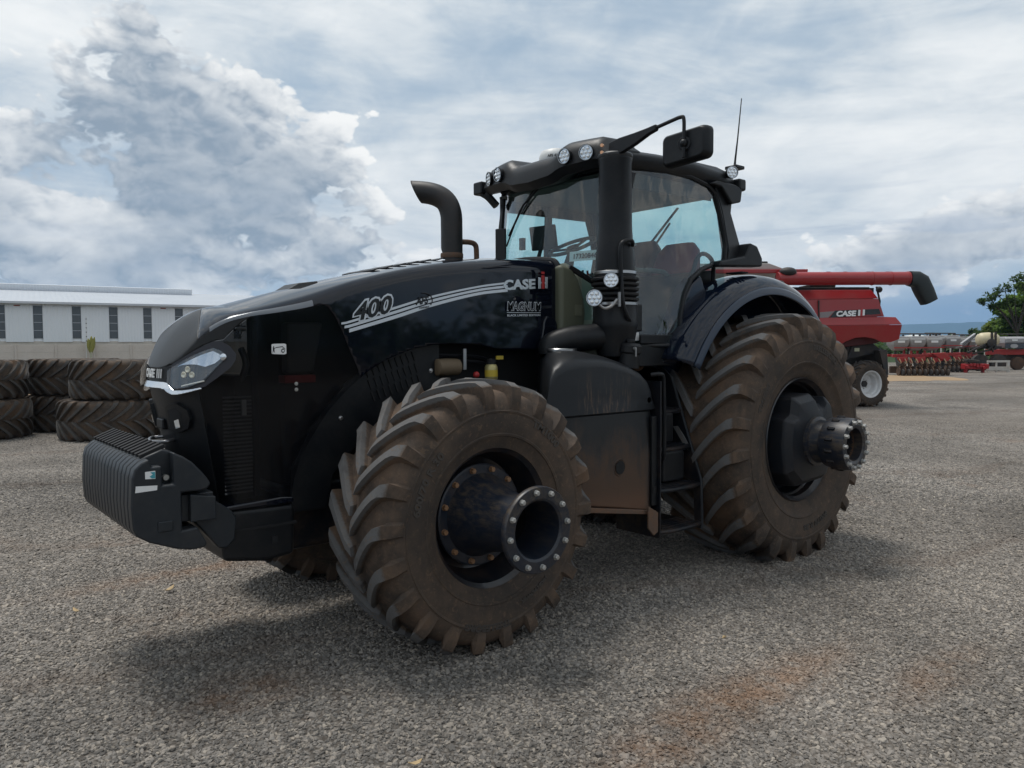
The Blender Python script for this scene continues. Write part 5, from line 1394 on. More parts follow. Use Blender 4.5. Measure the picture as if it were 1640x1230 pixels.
# rounded upper casing (SCR canister cover)
def casing_f(t, b):
    p = world_co(t); x, y, z = t.sep(p)
    n = t.noise(t.vm('MULTIPLY', p, (30, 30, 5)), 1.2, 5, .7, .4); n1 = t.noise(p, 4, 5, .6)
    a = t.m('MULTIPLY', t.m('MULTIPLY', t.ramp(n, .47, .66), t.ramp(z, 1.66, 1.34)), t.m('MULTIPLY', t.ramp(x, -2.34, -2.22), t.ramp(x, -1.72, -1.85)))
    t.put(b.inputs['Base Color'], t.mix(t.m('MULTIPLY', a, .8), (.007, .0085, .011), (.095, .058, .036)))
    b.inputs['Roughness'].default_value = .42; b.inputs['Specular IOR Level'].default_value = .35; bump(t, b, t.noise(p, 420, 3, .6), .2, .002)
q = MB(); secs = []
cs_top = [(-2.60, 1.50), (-2.575, 1.60), (-2.53, 1.66), (-2.44, 1.705), (-2.30, 1.728), (-2.10, 1.728), (-1.95, 1.705), (-1.80, 1.665), (-1.66, 1.605), (-1.58, 1.54), (-1.54, 1.46), (-1.525, 1.40)]
for k in range(9):                                         # from the back to the rounded outer face
    a = rad(90 * k / 8); yy = -.62 - .39 * math.sin(a); sc_ = .55 + .45 * math.cos(a) ** .55 if k < 8 else .55
    sc_ = .72 + .28 * math.cos(a) ** .7 if k < 8 else .72
    secs.append([(lerp(-2.07, x, .90 + .10 * (sc_ - .72) / .28), yy, 1.30 + (z - 1.30) * sc_) for x, z in cs_top] + [(-1.53, yy, 1.302), (-2.60, yy, 1.302)])
rr2 = [[(x, -.45, z) for x, y, z in secs[0]]] + secs
# the front end sweeps back towards the engine
rr2 = [[(x + max(0, (-2.07 - x) / .53) * .80 * (y + 1.0), y, z) for x, y, z in r_] for r_ in rr2]
q.rings(rr2); P_('exhaust_treatment_cover', q, mat('casing', casing_f), smooth=60)
q = MB(); q.lathe((-1.60, -1.0, 1.37), (0, -1, 0), [(-.03, .026), (.006, .026), (.010, .02)], 18); P_('cover_screw', q, 'black_plastic', bevel=.003)
q = MB(); q.prism([(-2.55, -.98), (-1.53, -.98), (-1.53, -.45), (-2.2, -.45)], 'z', 1.292, 1.304); P_('cover_seam', q, 'dark_inside')
q = MB(); q.lathe((-1.70, -.90, 1.60), (0.06, -.10, 1), [(0, .075), (.10, .07), (.11, .080), (.16, .080), (.175, .06)], 24); fl = P_('fuel_filler', q, 'black_plastic', bevel=.004)
q = MB(); q.cyl((-1.70, -.918, 1.775), (-1.70, -.92, 1.80), .035, n=8); P_('filler_cap', q, 'black_plastic', fl, bevel=.006)
q = MB(); q.cyl((-1.735, -.985, 1.735), (-1.735, -1.0, 1.735), .013, n=12); q2 = MB(); q2.bx(-1.742, -1.728, -1.003, -.999, 1.68, 1.735); P_('filler_key', q2, 'bare_steel', fl); P_('key_head', q, 'bare_steel', fl)
for z, y1, y0 in ((.415, -1.055, -.62), (.715, -1.045, -.62), (.995, -.95, -.62), (1.265, -.86, -.62)):
    q = MB(); q.bx(-1.50, -1.03, y1 + .02, y0, z - .02, z)
    st_ = P_('step', q, 'black_steel', bevel=.006)
    for k in range(5):
        g = MB(); yk = lerp(y1 + .045, y1 + .20, k / 4); g.bx(-1.46, -1.06, yk - .006, yk + .006, z + .0005, z + .011); P_('step_rib', g, 'black_steel', st_, bevel=.002)
    q = MB(); q.tube(spline([(-1.50, y1 + .03, z - .015), (-1.40, y1 + .004, z - .015), (-1.25, y1, z - .015), (-1.12, y1 + .004, z - .015), (-1.03, y1 + .03, z - .015)], 5), .019, 8); P_('step_nose', q, 'black_steel', st_)
q = MB(); q.prism([(-.62, 1.62), (-.74, 1.52), (-1.035, .73), (-1.045, .36), (-.98, .36), (-.97, .70), (-.62, .90)], 'x', -1.03, -1.016); P_('step_side_plate', q, 'black_steel', bevel=.003)
q = MB(); q.tube([(-1.018, -.745, 1.515), (-1.018, -1.037, .73), (-1.018, -1.048, .36)], .009, 6); P_('plate_edge', q, 'weight_paint')
q = MB(); q.bx(-1.515, -1.50, -1.04, -.62, .36, 1.50); P_('step_inner_plate', q, 'black_steel')
q = MB(); q.tube(spline([(-1.54, -.97, 1.545), (-1.48, -1.0, 1.55), (-1.435, -1.0, 1.53), (-1.425, -1.0, 1.40), (-1.42, -1.0, .96), (-1.42, -.96, .93)], 5), .015, 8); P_('step_handrail', q, 'black_plastic')
q = MB(); q.prism([(-1.66, .62), (-1.555, .56), (-1.555, .42), (-1.60, .40), (-1.66, .46)], 'y', -1.06, -1.045); P_('mud_flap', q, 'rusty_steel', bevel=.004)
q = MB(); q.bx(-1.40, -1.15, -.98, -.66, .74, .97); P_('battery_box', q, 'black_plastic', bevel=.02)
q = MB(); q.bx(-1.40, -1.18, -.90, -.66, 1.02, 1.25); P_('tool_box', q, 'black_plastic', bevel=.02)
q = MB(); q.ball((-1.28, -.62, 1.60), .07, .03, .04); P_('wiring_boot', q, mat('brown_boot', Base_Color=(.10, .055, .03), Roughness=.8))

# ================================================================ behind the tractor: shed, wall, tyres
def px_dir(px, py):
    """helper: bearing of a point seen from where the picture was taken, used only to lay out distances in plan"""
    return (Fv + R2 * ((px - 820) / 1229.5) - U2 * ((py - 615) / 1229.5))
def on_height(px, py, z):
    d = px_dir(px, py); return CAM + d * ((z - CAM.z) / d.z)
class Frame:
    """a local metric frame: x to the right, y away, z up"""
    def __init__(s, origin, ang): s.o = Vector(origin); s.a = ang; s.M = Matrix.Translation(s.o) @ Matrix.Rotation(ang, 4, 'Z')
def local_thing(name, origin, ang, label, cat, group=None):
    e = empty(name, origin); e.rotation_euler = (0, 0, ang); tag(e, label, cat, group); return e
def LP(name, mb, m, parent, **k):
    """part built in its parent's local metres"""
    xs_ = list(zip(*mb.v)); c = Vector([(min(q) + max(q)) / 2 for q in xs_])
    kk = dict(k); bev = kk.pop('bevel', 0); seg = kk.pop('seg', 2); sol = kk.pop('solid', 0); sm = kk.pop('smooth', 35); org = kk.pop('org', None)
    loc0 = Vector(org) if org is not None else c
    o = bpy.data.objects.new(name, mb.mesh(name, MAT[m] if isinstance(m, str) else m, sm, c=loc0)); col.objects.link(o)
    o.parent = parent; base = LOC.get(parent, Vector((0, 0, 0))); o.location = loc0 - base; LOC[o] = loc0
    if sol:
        md_ = o.modifiers.new('solid', 'SOLIDIFY'); md_.thickness = sol
    if bev:
        md_ = o.modifiers.new('bevel', 'BEVEL'); md_.width = bev; md_.segments = seg; md_.limit_method = 'ANGLE'; md_.angle_limit = rad(40); md_.harden_normals = True
    return o
LOC = {}
# --- warehouse: long white clad shed seen along its eaves
A_ = Vector((-1.6, 48.3, 0)); B_ = Vector((18.6, 50.8, 0))
A_ = on_height(0, 483, 4.85); B_ = on_height(400, 492, 4.85); A_.z = B_.z = 0
wd = (B_ - A_).normalized(); WANG = math.atan2(wd.y, wd.x)
def wall_x(px, off=0.0):
    """distance along the shed's front where a bearing meets it"""
    d = px_dir(px, 520); n = Vector((-wd.y, wd.x, 0)); t_ = (A_ + n * off - CAM).dot(n) / d.dot(n); return (CAM + d * t_ - A_).dot(wd)
def clad_f(t, b):
    p = obj_co(t); x = t.sep(p)[0]
    rib = t.m('ABSOLUTE', t.m('SINE', t.m('MULTIPLY', x, 16.0)))
    n = t.noise(p, .5, 5, .6)
    t.put(b.inputs['Base Color'], t.mix(n, (.70, .73, .77), (.80, .82, .84))); b.inputs['Roughness'].default_value = .45
    bump(t, b, rib, .35, .03)
mat('white_cladding', clad_f)
def roof_f(t, b):
    p = obj_co(t); x = t.sep(p)[0]; n = t.noise(p, .35, 5, .65); rib = t.m('ABSOLUTE', t.m('SINE', t.m('MULTIPLY', x, 9.0)))
    t.put(b.inputs['Base Color'], t.mix(n, (.36, .39, .43), (.48, .51, .55))); b.inputs['Roughness'].default_value = .5; bump(t, b, rib, .5, .04)
def conc_f(t, b):
    p = world_co(t); n = t.noise(p, 1.1, 6, .65); n2 = t.noise(p, 14, 4, .6)
    c = t.mix(n, (.44, .40, .35), (.62, .57, .51)); c = t.mix(t.ramp(n2, .5, .8, 0, .4), c, (.30, .22, .16))
    t.put(b.inputs['Base Color'], c); b.inputs['Roughness'].default_value = .95
mat('precast_concrete', conc_f)
mat('pane_grey', Base_Color=(.10, .11, .12), Roughness=.15)
mat('zinc', Base_Color=(.55, .57, .60), Roughness=.4, Metallic=.3)
WH = local_thing('warehouse', A_, WANG, 'long white corrugated metal warehouse behind the concrete wall', 'warehouse')
EAVE, CLB = 4.85, 2.22
x0w, x1w = -14.0, 62.0
q = MB(); q.bx(x0w, x1w, .06, 24, 0, CLB); LP('base_wall', q, 'precast_concrete', WH)
q = MB(); q.prism([(.10, CLB), (24, CLB), (24, EAVE), (12, EAVE + 1.55), (.10, EAVE)], 'x', x0w + .1, x1w - .1); LP('shed_core', q, 'white_cladding', WH, smooth=0)
wins = [wall_x(p_) for p_ in (-61, 0.5, 61, 123, 182, 236.5, 287, 335, 380)]
hw = .26
for k, wx in enumerate(wins):
    q = MB(); q.bx(wx - hw, wx + hw, .055, .09, 2.42, 4.62); wo_ = LP('window', q, 'pane_grey', WH, smooth=0)
    for zz in (2.95, 3.50, 4.05):
        q = MB(); q.bx(wx - hw, wx + hw, .035, .054, zz - .012, zz + .012); LP('glazing_bar', q, 'zinc', wo_, smooth=0)
    nx = wins[k + 1] if k + 1 < len(wins) else x1w + hw
    q = MB(); q.bx(wx + hw + .02, nx - hw - .02, .0, .05, CLB - .05, EAVE - .10); LP('cladding_panel', q, 'white_cladding', WH, smooth=0)
q = MB(); q.bx(x0w, wins[0] - hw - .02, .0, .05, CLB - .05, EAVE - .10); LP('cladding_panel', q, 'white_cladding', WH, smooth=0)
q = MB(); q.prism([(-.35, EAVE - .06), (12, EAVE + 1.57), (24.3, EAVE - .06), (24.3, EAVE + .04), (12, EAVE + 1.67), (-.35, EAVE + .04)], 'x', x0w - .3, x1w + .3); LP('roof', q, mat('roof_sheet', roof_f), WH, smooth=0)
q = MB(); q.bx(x0w - .3, x1w + .3, -.43, -.352, EAVE - .12, EAVE + .06); LP('gutter', q, 'zinc', WH, bevel=.02)
def ridge_x(px):
    d = px_dir(px, 465); n = Vector((-wd.y, wd.x, 0)); t_ = (A_ + n * 12 - CAM).dot(n) / d.dot(n); return (CAM + d * t_ - A_).dot(wd)
rx1 = ridge_x(302)
q = MB(); q.prism([(10.4, EAVE + 1.45), (13.6, EAVE + 1.45), (13.8, EAVE + 1.93), (12, EAVE + 2.08), (10.2, EAVE + 1.93)], 'x', x0w, rx1); LP('ridge_vent', q, 'white_cladding', WH, smooth=0)
for px in (28, 262):
    wx = wall_x(px); q = MB(); q.bx(wx - .18, wx + .18, -.012, -.002, 4.58, 4.66); LP('wall_plate', q, mat('faded_red', Base_Color=(.30, .10, .08), Roughness=.7), WH, smooth=0)
# --- precast wall in front of it
WO = 5.0
wn_ = Vector((-wd.y, wd.x, 0))
CW = local_thing('concrete_wall', A_ - wn_ * WO, WANG, 'pale precast concrete slab wall with posts in front of the warehouse', 'wall')
posts = [wall_x(p_, -WO) for p_ in (23.6, 90, 151, 210.5, 265)]
sp_ = (posts[-1] - posts[0]) / 4
pxs = [posts[0] + sp_ * k for k in range(-5, 18)]
for k, px_ in enumerate(pxs):
    q = MB(); q.bx(px_ - .06, px_ + .06, -.05, .10, 0, 2.02); LP('post', q, 'precast_concrete', CW, bevel=.01)
    if k + 1 < len(pxs):
        for r_ in range(4):
            q = MB(); q.bx(px_ + .065, pxs[k + 1] - .065, 0 + random.uniform(-.006, .006), .05, r_ * .49 + .01, r_ * .49 + .485); LP('slab', q, 'precast_concrete', CW, bevel=.008)
# electric fence upright and a yellow-green plant by the wall
fx = wall_x(138, -WO)
EF = local_thing('fence_upright', A_ + wd * fx - wn_ * (WO + .1), WANG, 'thin white electric fence upright with insulators on the concrete wall', 'post')
q = MB(); q.bar((-.06, -.02, 0), (.0, -.02, 3.75), .05, .05); LP('upright', q, 'white_plastic', EF)
for k in range(6):
    q = MB(); q.lathe((-.02 + k * .003, -.06, 2.2 + k * .28), (0, -1, 0), [(0, .02), (.04, .035), (.07, .02)], 10); LP('insulator', q, 'seat_black', EF)
gx = wall_x(143.5, -WO)
mat('yellow_leaf', lambda t, b: (t.put(b.inputs['Base Color'], t.mix(t.noise(world_co(t), 6, 4, .6), (.16, .17, .03), (.30, .28, .07))), None)[1], Roughness=.7)
PLt = local_thing('banana_shoot', A_ + wd * gx - wn_ * (WO + .6), WANG, 'yellow-green upright leafy shoot against the concrete wall', 'plant')
q = MB(); q.tube([(0, 0, 0), (-.02, 0, .8), (.0, 0, 1.5)], [.09, .07, .05], 10); LP('stem', q, mat('pale_stem', Base_Color=(.36, .36, .26), Roughness=.7), PLt)
for k, (dx_, hh, tw) in enumerate(((-.12, 2.35, .3), (.04, 2.5, -.2), (.18, 2.45, .5))):
    rows = []
    for j in range(8):
        u = j / 7; wdt = .15 * math.sin(math.pi * (u * .92 + .05)) + .01
        c = Vector((dx_ * u * 1.2, .05 * math.sin(k * 2) * u, lerp(1.35, hh, u)))
        rows.append([c + Vector((-wdt * math.cos(tw), -wdt * math.sin(tw), 0)), c + Vector((0, -.03, .0)), c + Vector((wdt * math.cos(tw), wdt * math.sin(tw), 0))])
    q = MB(); q.grid(rows); LP('leaf', q, 'yellow_leaf', PLt, solid=.01, smooth=60)
# --- tyres lying flat in stacks of two
tyre_mat('stack_rubber', 0.96, side=(.045, .038, .033), dirt=(.105, .074, .052), worn=(.072, .068, .064))
SP = [(0, .905), (.11, .904), (.20, .898), (.28, .885), (.32, .866), (.352, .83), (.372, .77), (.378, .71), (.37, .64), (.35, .58), (.325, .52), (.30, .49), (.28, .48)]
sm_ = tyre_mb(SP, 0.965, 21, 0.42, 0.082, 6, 5)
inner_ = [(-.28, .48), (-.30, .56), (-.345, .70), (-.32, .82), (0, .87), (.32, .82), (.345, .70), (.30, .56), (.28, .48)]
sm_.rings([[(-r * math.sin(t), a, r * math.cos(t)) for t in [k * 2 * math.pi / 56 for k in range(56)]] for a, r in inner_], cap0=False, cap1=False)
stack_mesh = sm_.mesh('flat_tyre', MAT['stack_rubber'], 32)
def flat_tyre(px, dist, z, yaw_, label, sc=1.0):
    a = math.atan((px - 820) / 1229.5); p = CAM + Vector((math.sin(YAW + a), math.cos(YAW + a), 0)) * (dist / math.cos(a)); p.z = 0
    o = bpy.data.objects.new('flat_tyre', stack_mesh); col.objects.link(o)
    o.location = (p.x, p.y, z); o.rotation_euler = (rad(90), 0, rad(yaw_)); o.scale = (sc, 1, sc)
    tag(o, label, 'tyre', 'tyres stacked flat on the gravel'); return o
TH = .765
flat_tyre(178, 15.1, .382, 20, 'large worn tyre lying flat at the bottom of the stack nearest the tractor', 1.0)
flat_tyre(196, 15.25, .382 + TH, 131, 'large worn tyre on top of the stack nearest the tractor', .98)
flat_tyre(118, 16.7, .382, 77, 'bottom tyre of the farther stack between the two nearer stacks', .98)
flat_tyre(121, 16.75, .382 + TH, 10, 'top tyre of the farther stack between the two nearer stacks', .97)
flat_tyre(-42, 15.0, .382, 205, 'bottom tyre of the stack cut by the left edge of the picture', 1.0)
flat_tyre(-45, 15.05, .382 + TH, 301, 'top tyre of the stack cut by the left edge of the picture', .985)

# ================================================================ red combine harvester behind the tractor
def red_f(t, b):
    p = world_co(t); n = t.noise(p, 1.6, 6, .65); n2 = t.noise(p, 22, 4, .6)
    c = t.mix(t.ramp(t.m('ADD', t.m('MULTIPLY', n, .7), t.m('MULTIPLY', n2, .3)), .35, .75, 0, .55), (.30, .010, .014), (.26, .050, .042))
    t.put(b.inputs['Base Color'], c); t.put(b.inputs['Roughness'], t.ramp(n, .3, .7, .3, .5)); b.inputs['Coat Weight'].default_value = .3
mat('harvester_red', red_f)
mat('dusty_black', dusty((.018, .018, .02), (.14, .10, .07), .6, .35, 3.0))
mat('pale_dust', Base_Color=(.42, .40, .37), Roughness=.8)
CH_ANG = -YAW
co = on_height(1390, 652, 0.0)
CB = local_thing('combine_harvester', co, CH_ANG + rad(2), 'red combine harvester with folded unloading auger parked behind the tractor', 'combine harvester')
KS = 57.2
def cx(u): return (1180 + u / 4.73 - 1390) / KS
def cz(v): return CAM.z + (554.2 - (400 + v / 4.73)) / KS
def cp(*uv): return [(cx(u), cz(v)) for u, v in uv]
low = cp((770, 745), (830, 706), (900, 678), (980, 672), (1050, 685), (1110, 716), (1180, 712), (1240, 692), (1250, 580))
# side panel in facets: upper slope, waist with stripe, lower bulge
def facet(name, pts2, ys, m='harvester_red', thick=.04, **k):
    q = MB(); n = len(pts2)
    fr_ = [(x, y, z) for (x, z), y in zip(pts2, ys)]; bk = [(x, y + thick, z) for x, y, z in fr_]
    q.add(fr_ + bk, [tuple(range(n)), tuple(reversed(range(n, 2 * n)))] + [(i, i + n, (i + 1) % n + n, (i + 1) % n) for i in range(n)])
    return LP(name, q, m, CB, bevel=.012, **k)
XL = -5.2
facet('upper_panel', [(XL, cz(310)), (cx(1060), cz(308)), (cx(1092), cz(378)), (XL, cz(390))], [.42, .42, .24, .24])
facet('waist_panel', [(XL, cz(392)), (cx(1092), cz(380)), (cx(1135), cz(516)), (XL, cz(530))], [.238, .238, .20, .20])
facet('shoulder_panel', [(XL, cz(532)), (cx(1137), cz(518)), (cx(1225), cz(521)), (cx(1250), cz(578)), (XL, cz(592))], [.198, .198, .198, .03, .03])
lowp = [(XL, cz(594)), (cx(1250), cz(580)), (cx(1240), cz(690)), (cx(1180), cz(712)), (cx(1112), cz(714)), (cx(1050), cz(687)), (cx(980), cz(673)), (cx(900), cz(678)), (cx(830), cz(706)), (cx(760), cz(752)), (XL, cz(800))]
facet('lower_panel', lowp, [.028, .028, .10, .13, .12, .10, .09, .10, .13, .17, .20])
q = MB(); q.prism([(XL, cz(800)), (XL, cz(312)), (cx(1050), cz(312)), (cx(1120), cz(520)), (cx(1215), cz(530)), (cx(1225), cz(680)), (cx(1110), cz(720)), (cx(760), cz(760))], 'y', .47, 2.9)
LP('body_core', q, mat('core_dark', Base_Color=(.09, .012, .013), Roughness=.6), CB, bevel=.02)
q = MB(); q.bx(cx(625) - .012, cx(625) + .012, .17, .30, cz(740), cz(392)); LP('panel_gap', q, 'dusty_black', CB)
def cstripe(pts2, y, m, name):
    q = MB(); q.add([(x, y, z) for x, z in pts2], [tuple(range(len(pts2)))]); return LP(name, q, m, CB, smooth=0)
ws_ = .222
def wy(z): return lerp(.20, .238, (z - cz(525)) / (cz(385) - cz(525))) - .006
def waist(pts2, m, name, off=0.0):
    q = MB(); q.add([(x, wy(z) - off, z) for x, z in pts2], [tuple(range(len(pts2)))]); return LP(name, q, m, CB, smooth=0)
waist(cp((635, 482), (750, 474), (700, 522), (635, 525)), mat('stripe_grey', Base_Color=(.22, .19, .19), Roughness=.4), 'side_stripe', .001)
waist(cp((752, 470), (1095, 457), (1108, 496), (708, 526)), 'black_decal', 'side_stripe')
waist(cp((990, 503), (1110, 499), (1112, 514), (985, 520)), mat('dark_red', Base_Color=(.20, .012, .014), Roughness=.4), 'side_stripe', .002)
def comb_text(s, u0, u1, v0, v1, m, off, shear, name, lift=.004):
    t = text_mb(s, .1, offset=off, shear=shear); fit_text(t, 0, 1, 0, 1)
    out = []
    for a, b, _ in t.v:
        x = lerp(cx(u0), cx(u1), a); z = lerp(cz(v0), cz(v1), b) + (x - cx(u0)) * .02; out.append((x, wy(z) - lift, z))
    t.v = out; return LP(name, t, m, CB, smooth=0)
comb_text('CASE', 762, 918, 516, 472, 'white_decal', .005, .15, 'brand_letters')
for u0, m_, v0, v1 in ((930, 'white_decal', 510, 464), (965, 'white_decal', 508, 462), (948, 'red_decal', 510, 450)):
    waist(cp((u0, v0), (u0 + 16, v0 - 1), (u0 + 20, v1), (u0 + 4, v1)), m_, 'brand_emblem', .004)
comb_text('AXIAL-FLOW', 775, 942, 552, 530, 'pale_dust', .004, .3, 'series_name', .02)
# unloading auger along the side with a black spout
q = MB(); q.cyl((cx(300), .18, cz(228)), (cx(1318), .18, cz(226)), .185, n=28); au = LP('unloading_auger', q, 'harvester_red', CB, bevel=.01)
for u in (1026, 1170, 1300):
    q = MB(); q.lathe((cx(u), .18, cz(227)), (1, 0, 0), [(0, .186), (.004, .197), (.03, .197), (.034, .186)], 28, cap0=False, cap1=False); LP('auger_flange', q, 'harvester_red', au)
for u in (690, 820, 998, 1145):
    q = MB(); q.bx(cx(u) - .05, cx(u) + .05, .13, .23, cz(183), cz(176)); LP('auger_bracket', q, 'harvester_red', au)
sec0 = [(0, 1), (.7, .7), (1, 0), (.7, -.7), (0, -1), (-.7, -.7), (-1, 0), (-.7, .7)]
sp0 = MB(); rr0 = []
for (u, v), hw_, hy_ in (((1318, 228), .205, .205), ((1370, 235), .23, .22), ((1405, 262), .255, .23), ((1440, 330), .235, .23), ((1478, 405), .205, .22)):
    rr0.append((Vector((cx(u), .18, cz(v))), hw_, hy_))
dirs = [Vector((1, 0, 0)), Vector((.97, 0, -.24)), Vector((.75, 0, -.66)), Vector((.45, 0, -.89)), Vector((.45, 0, -.89))]
rings_ = []
for (c, a, b), d_ in zip(rr0, dirs):
    nrm = Vector((-d_.z, 0, d_.x)) if d_.x > 0 else Vector((0, 0, 1)); nrm = Vector((-d_.z, 0, d_.x))
    rings_.append([c + nrm * (a * math.copysign(abs(math.cos(t)) ** .6, math.cos(t))) + Vector((0, 1, 0)) * (b * math.copysign(abs(math.sin(t)) ** .6, math.sin(t))) for t in [2 * math.pi * k / 24 for k in range(24)]])
sp0.rings(rings_); LP('auger_spout', sp0, mat('spout_black', Base_Color=(.014, .020, .021), Roughness=.5), au, smooth=50)
# grain tank, engine deck, rear ladder
q = MB(); q.prism([(XL, cz(185)), (cx(548), cz(182)), (cx(552), cz(152)), (XL, cz(156))], 'y', .30, 2.8); LP('tank_rim', q, 'harvester_red', CB, bevel=.02)
q = MB(); q.prism([(XL, cz(150)), (cx(400), cz(148)), (cx(270), cz(102)), (XL, cz(104))], 'y', .5, 2.6); LP('grain_tank_cover', q, 'pale_dust', CB, bevel=.02)
q = MB(); q.bx(XL + 1, cx(270), .6, 2.4, cz(104), cz(84)); LP('tank_hatch', q, 'dusty_black', CB, bevel=.02)
for u in (120, 155): 
    q = MB(); q.bx(cx(u) - .02, cx(u) + .02, .7, .74, cz(84), cz(76)); LP('hatch_stop', q, 'dusty_black', CB)
q = MB(); q.ball((cx(375), .12, cz(178)), .24, .20, .13); LP('rotary_screen_lamp', q, 'dusty_black', CB)
q = MB(); q.bx(XL, cx(1060), .5, 2.8, cz(310), cz(285)); LP('engine_deck', q, 'dusty_black', CB, bevel=.02)
q = MB(); q.bx(cx(600), cx(800), .55, 1.4, cz(285), cz(262)); LP('deck_box', q, 'dusty_black', CB, bevel=.03)
q = MB(); q.tube(spline([(cx(812), .6, cz(300)), (cx(815), .6, cz(290)), (cx(880), .6, cz(289)), (cx(900), .6, cz(308))], 4), .02); LP('deck_rail', q, 'dusty_black', CB)
q = MB(); q.tube([(cx(1112), .5, cz(282)), (cx(1140), .5, cz(395)), (cx(1130), .5, cz(490))], .028); q2 = MB(); q2.tube([(cx(1095), .5, cz(396)), (cx(1142), .5, cz(394))], .022); LP('rear_ladder_rail', q, 'dusty_black', CB); LP('rear_ladder_rung', q2, 'dusty_black', CB)
q = MB(); q.ball((cx(1133), .5, cz(305)), .09, .09, .09); LP('rear_work_lamp', q, 'dusty_black', CB)
q = MB(); q.bx(cx(1075), cx(1105), .6, .9, cz(390), cz(290)); LP('rear_post', q, 'dusty_black', CB)
# undercarriage
q = MB(); q.prism(cp((700, 740), (1100, 715), (1180, 770), (1180, 960), (1140, 965), (1120, 800), (900, 850), (840, 930), (700, 900)), 'y', .6, 2.5); LP('rear_axle_frame', q, 'dusty_black', CB, bevel=.03)
q = MB(); q.prism(cp((1110, 775), (1170, 768), (1185, 960), (1160, 968)), 'y', .25, 2.8); LP('straw_guard', q, 'dusty_black', CB, bevel=.01)
q = MB(); q.bx(cx(960), cx(998), .585, .598, cz(782), cz(756)); LP('type_plate', q, mat('plate_yellow', Base_Color=(.55, .55, .38), Roughness=.5), CB, smooth=0)
for pts in ([(820, 880), (900, 840), (940, 740)], [(870, 700), (900, 760), (860, 820)], [(760, 780), (820, 820), (880, 850)]):
    q = MB(); q.tube([(cx(u), .55, cz(v)) for u, v in pts], .025, 6); LP('linkage_rod', q, 'dusty_black', CB)
# wheels: steered rear wheel with white rim
tyre_mat('combine_rubber', 0.67, side=(.036, .030, .026), dirt=(.10, .066, .044), worn=(.055, .052, .05))
CPF = [(0, .63), (.10, .629), (.18, .622), (.23, .607), (.26, .575), (.27, .53), (.265, .47), (.25, .42), (.235, .385), (.22, .375)]
cwm = tyre_mb(CPF, 0.67, 20, .42, .062, 4, 8, flat=.64, segs=64)
cz0 = .64; CS = rad(-22)
def wheel_at(name, x, y, steer, m1, sc=1.0, zc=cz0):
    w1 = bpy.data.objects.new(name, None); col.objects.link(w1); w1.parent = CB; w1.location = (x, y, zc * sc); w1.rotation_euler = (0, 0, steer); LOC[w1] = Vector((0, 0, 0)); w1.scale = (sc, sc, sc)
    LP('tyre', m1.copy(), 'combine_rubber', w1, org=(0, 0, 0), smooth=32)
    r_ = MB(); r_.lathe((0, .22, 0), (0, -1, 0), [(0, .38), (.04, .36), (.42, .355), (.44, .385), (.455, .388), (.455, .372), (.43, .345), (.36, .335), (.33, .30), (.28, .285), (.20, .27), (.17, .20), (.17, .02)], 48, cap0=False)
    rr1 = LP('rim', r_, mat('rim_silver', dusty((.62, .62, .62), (.30, .24, .18), .4, .3, 9)), w1, smooth=30)
    h_ = MB(); h_.lathe((0, .05, 0), (0, -1, 0), [(0, .09), (.05, .09), (.06, .07)], 20); LP('hub', h_, 'dusty_black', w1)
    for k in range(8):
        a = 2 * math.pi * k / 8; b_ = MB(); hexbolt(b_, (math.cos(a) * .13, .05, math.sin(a) * .13), (0, -1, 0), .016, .02); LP('wheel_bolt', b_, 'steel_bolt', w1)
    return w1
wheel_at('rear_wheel', cx(1010), .32, rad(18), cwm)
wheel_at('rear_wheel', cx(1010), 2.7, rad(18), cwm)
wheel_at('drive_wheel', cx(1010) - 3.9, .12, 0, cwm, 1.45)
wheel_at('drive_wheel', cx(1010) - 3.9, 2.9, 0, cwm, 1.45)
q = MB(); q.prism([(XL - 2.2, 1.7), (XL - .1, 1.7), (XL - .1, 3.75), (XL - 1.9, 3.75), (XL - 2.4, 2.6)], 'y', .6, 2.4); LP('operator_cab', q, mat('cab_dark_glass', Base_Color=(.02, .025, .03), Roughness=.08), CB, bevel=.05)
q = MB(); q.bx(XL - 2.3, XL, .45, 2.55, 3.752, 3.95); LP('cab_roof', q, 'harvester_red', CB, bevel=.06)
q = MB(); q.prism([(XL - 3.4, .5), (XL - 1.2, 1.2), (XL - 1.2, 2.0), (XL - 3.4, 1.2)], 'y', 1.0, 2.0); LP('feeder_house', q, 'harvester_red', CB, bevel=.03)
q = MB(); q.bx(XL - 1.5, cx(700), .7, 2.6, 1.0, cz(800)); LP('chassis', q, 'dusty_black', CB, bevel=.03)

# ================================================================ planters and machines parked in the distance
mat('hopper_grey', dusty((.27, .27, .27), (.26, .20, .14), .55, .4, 2.0))
mat('hopper_lid', dusty((.38, .38, .39), (.26, .20, .14), .5, .25, 2.0))
mat('frame_red', dusty((.33, .020, .02), (.22, .07, .045), .5, .4, 1.5))
mat('soil_iron', dusty((.07, .042, .028), (.16, .085, .045), .85, .7, 2.5))
mat('dark_iron', dusty((.03, .028, .027), (.13, .08, .05), .75, .5, 2.0))
mat('cream_tank', dusty((.60, .52, .34), (.35, .25, .15), .45, .3, 1.5))
mat('steel_white', dusty((.50, .48, .44), (.30, .20, .13), .6, .4, 2.0))
def machine(name, px, depth, label, cat, group=None, turn=0.0):
    a = math.atan((px - 820) / 1229.5); p = CAM + Vector((math.sin(YAW + a), math.cos(YAW + a), 0)) * (depth / math.cos(a)); p.z = 0
    return local_thing(name, p, -YAW + turn, label, cat, group)
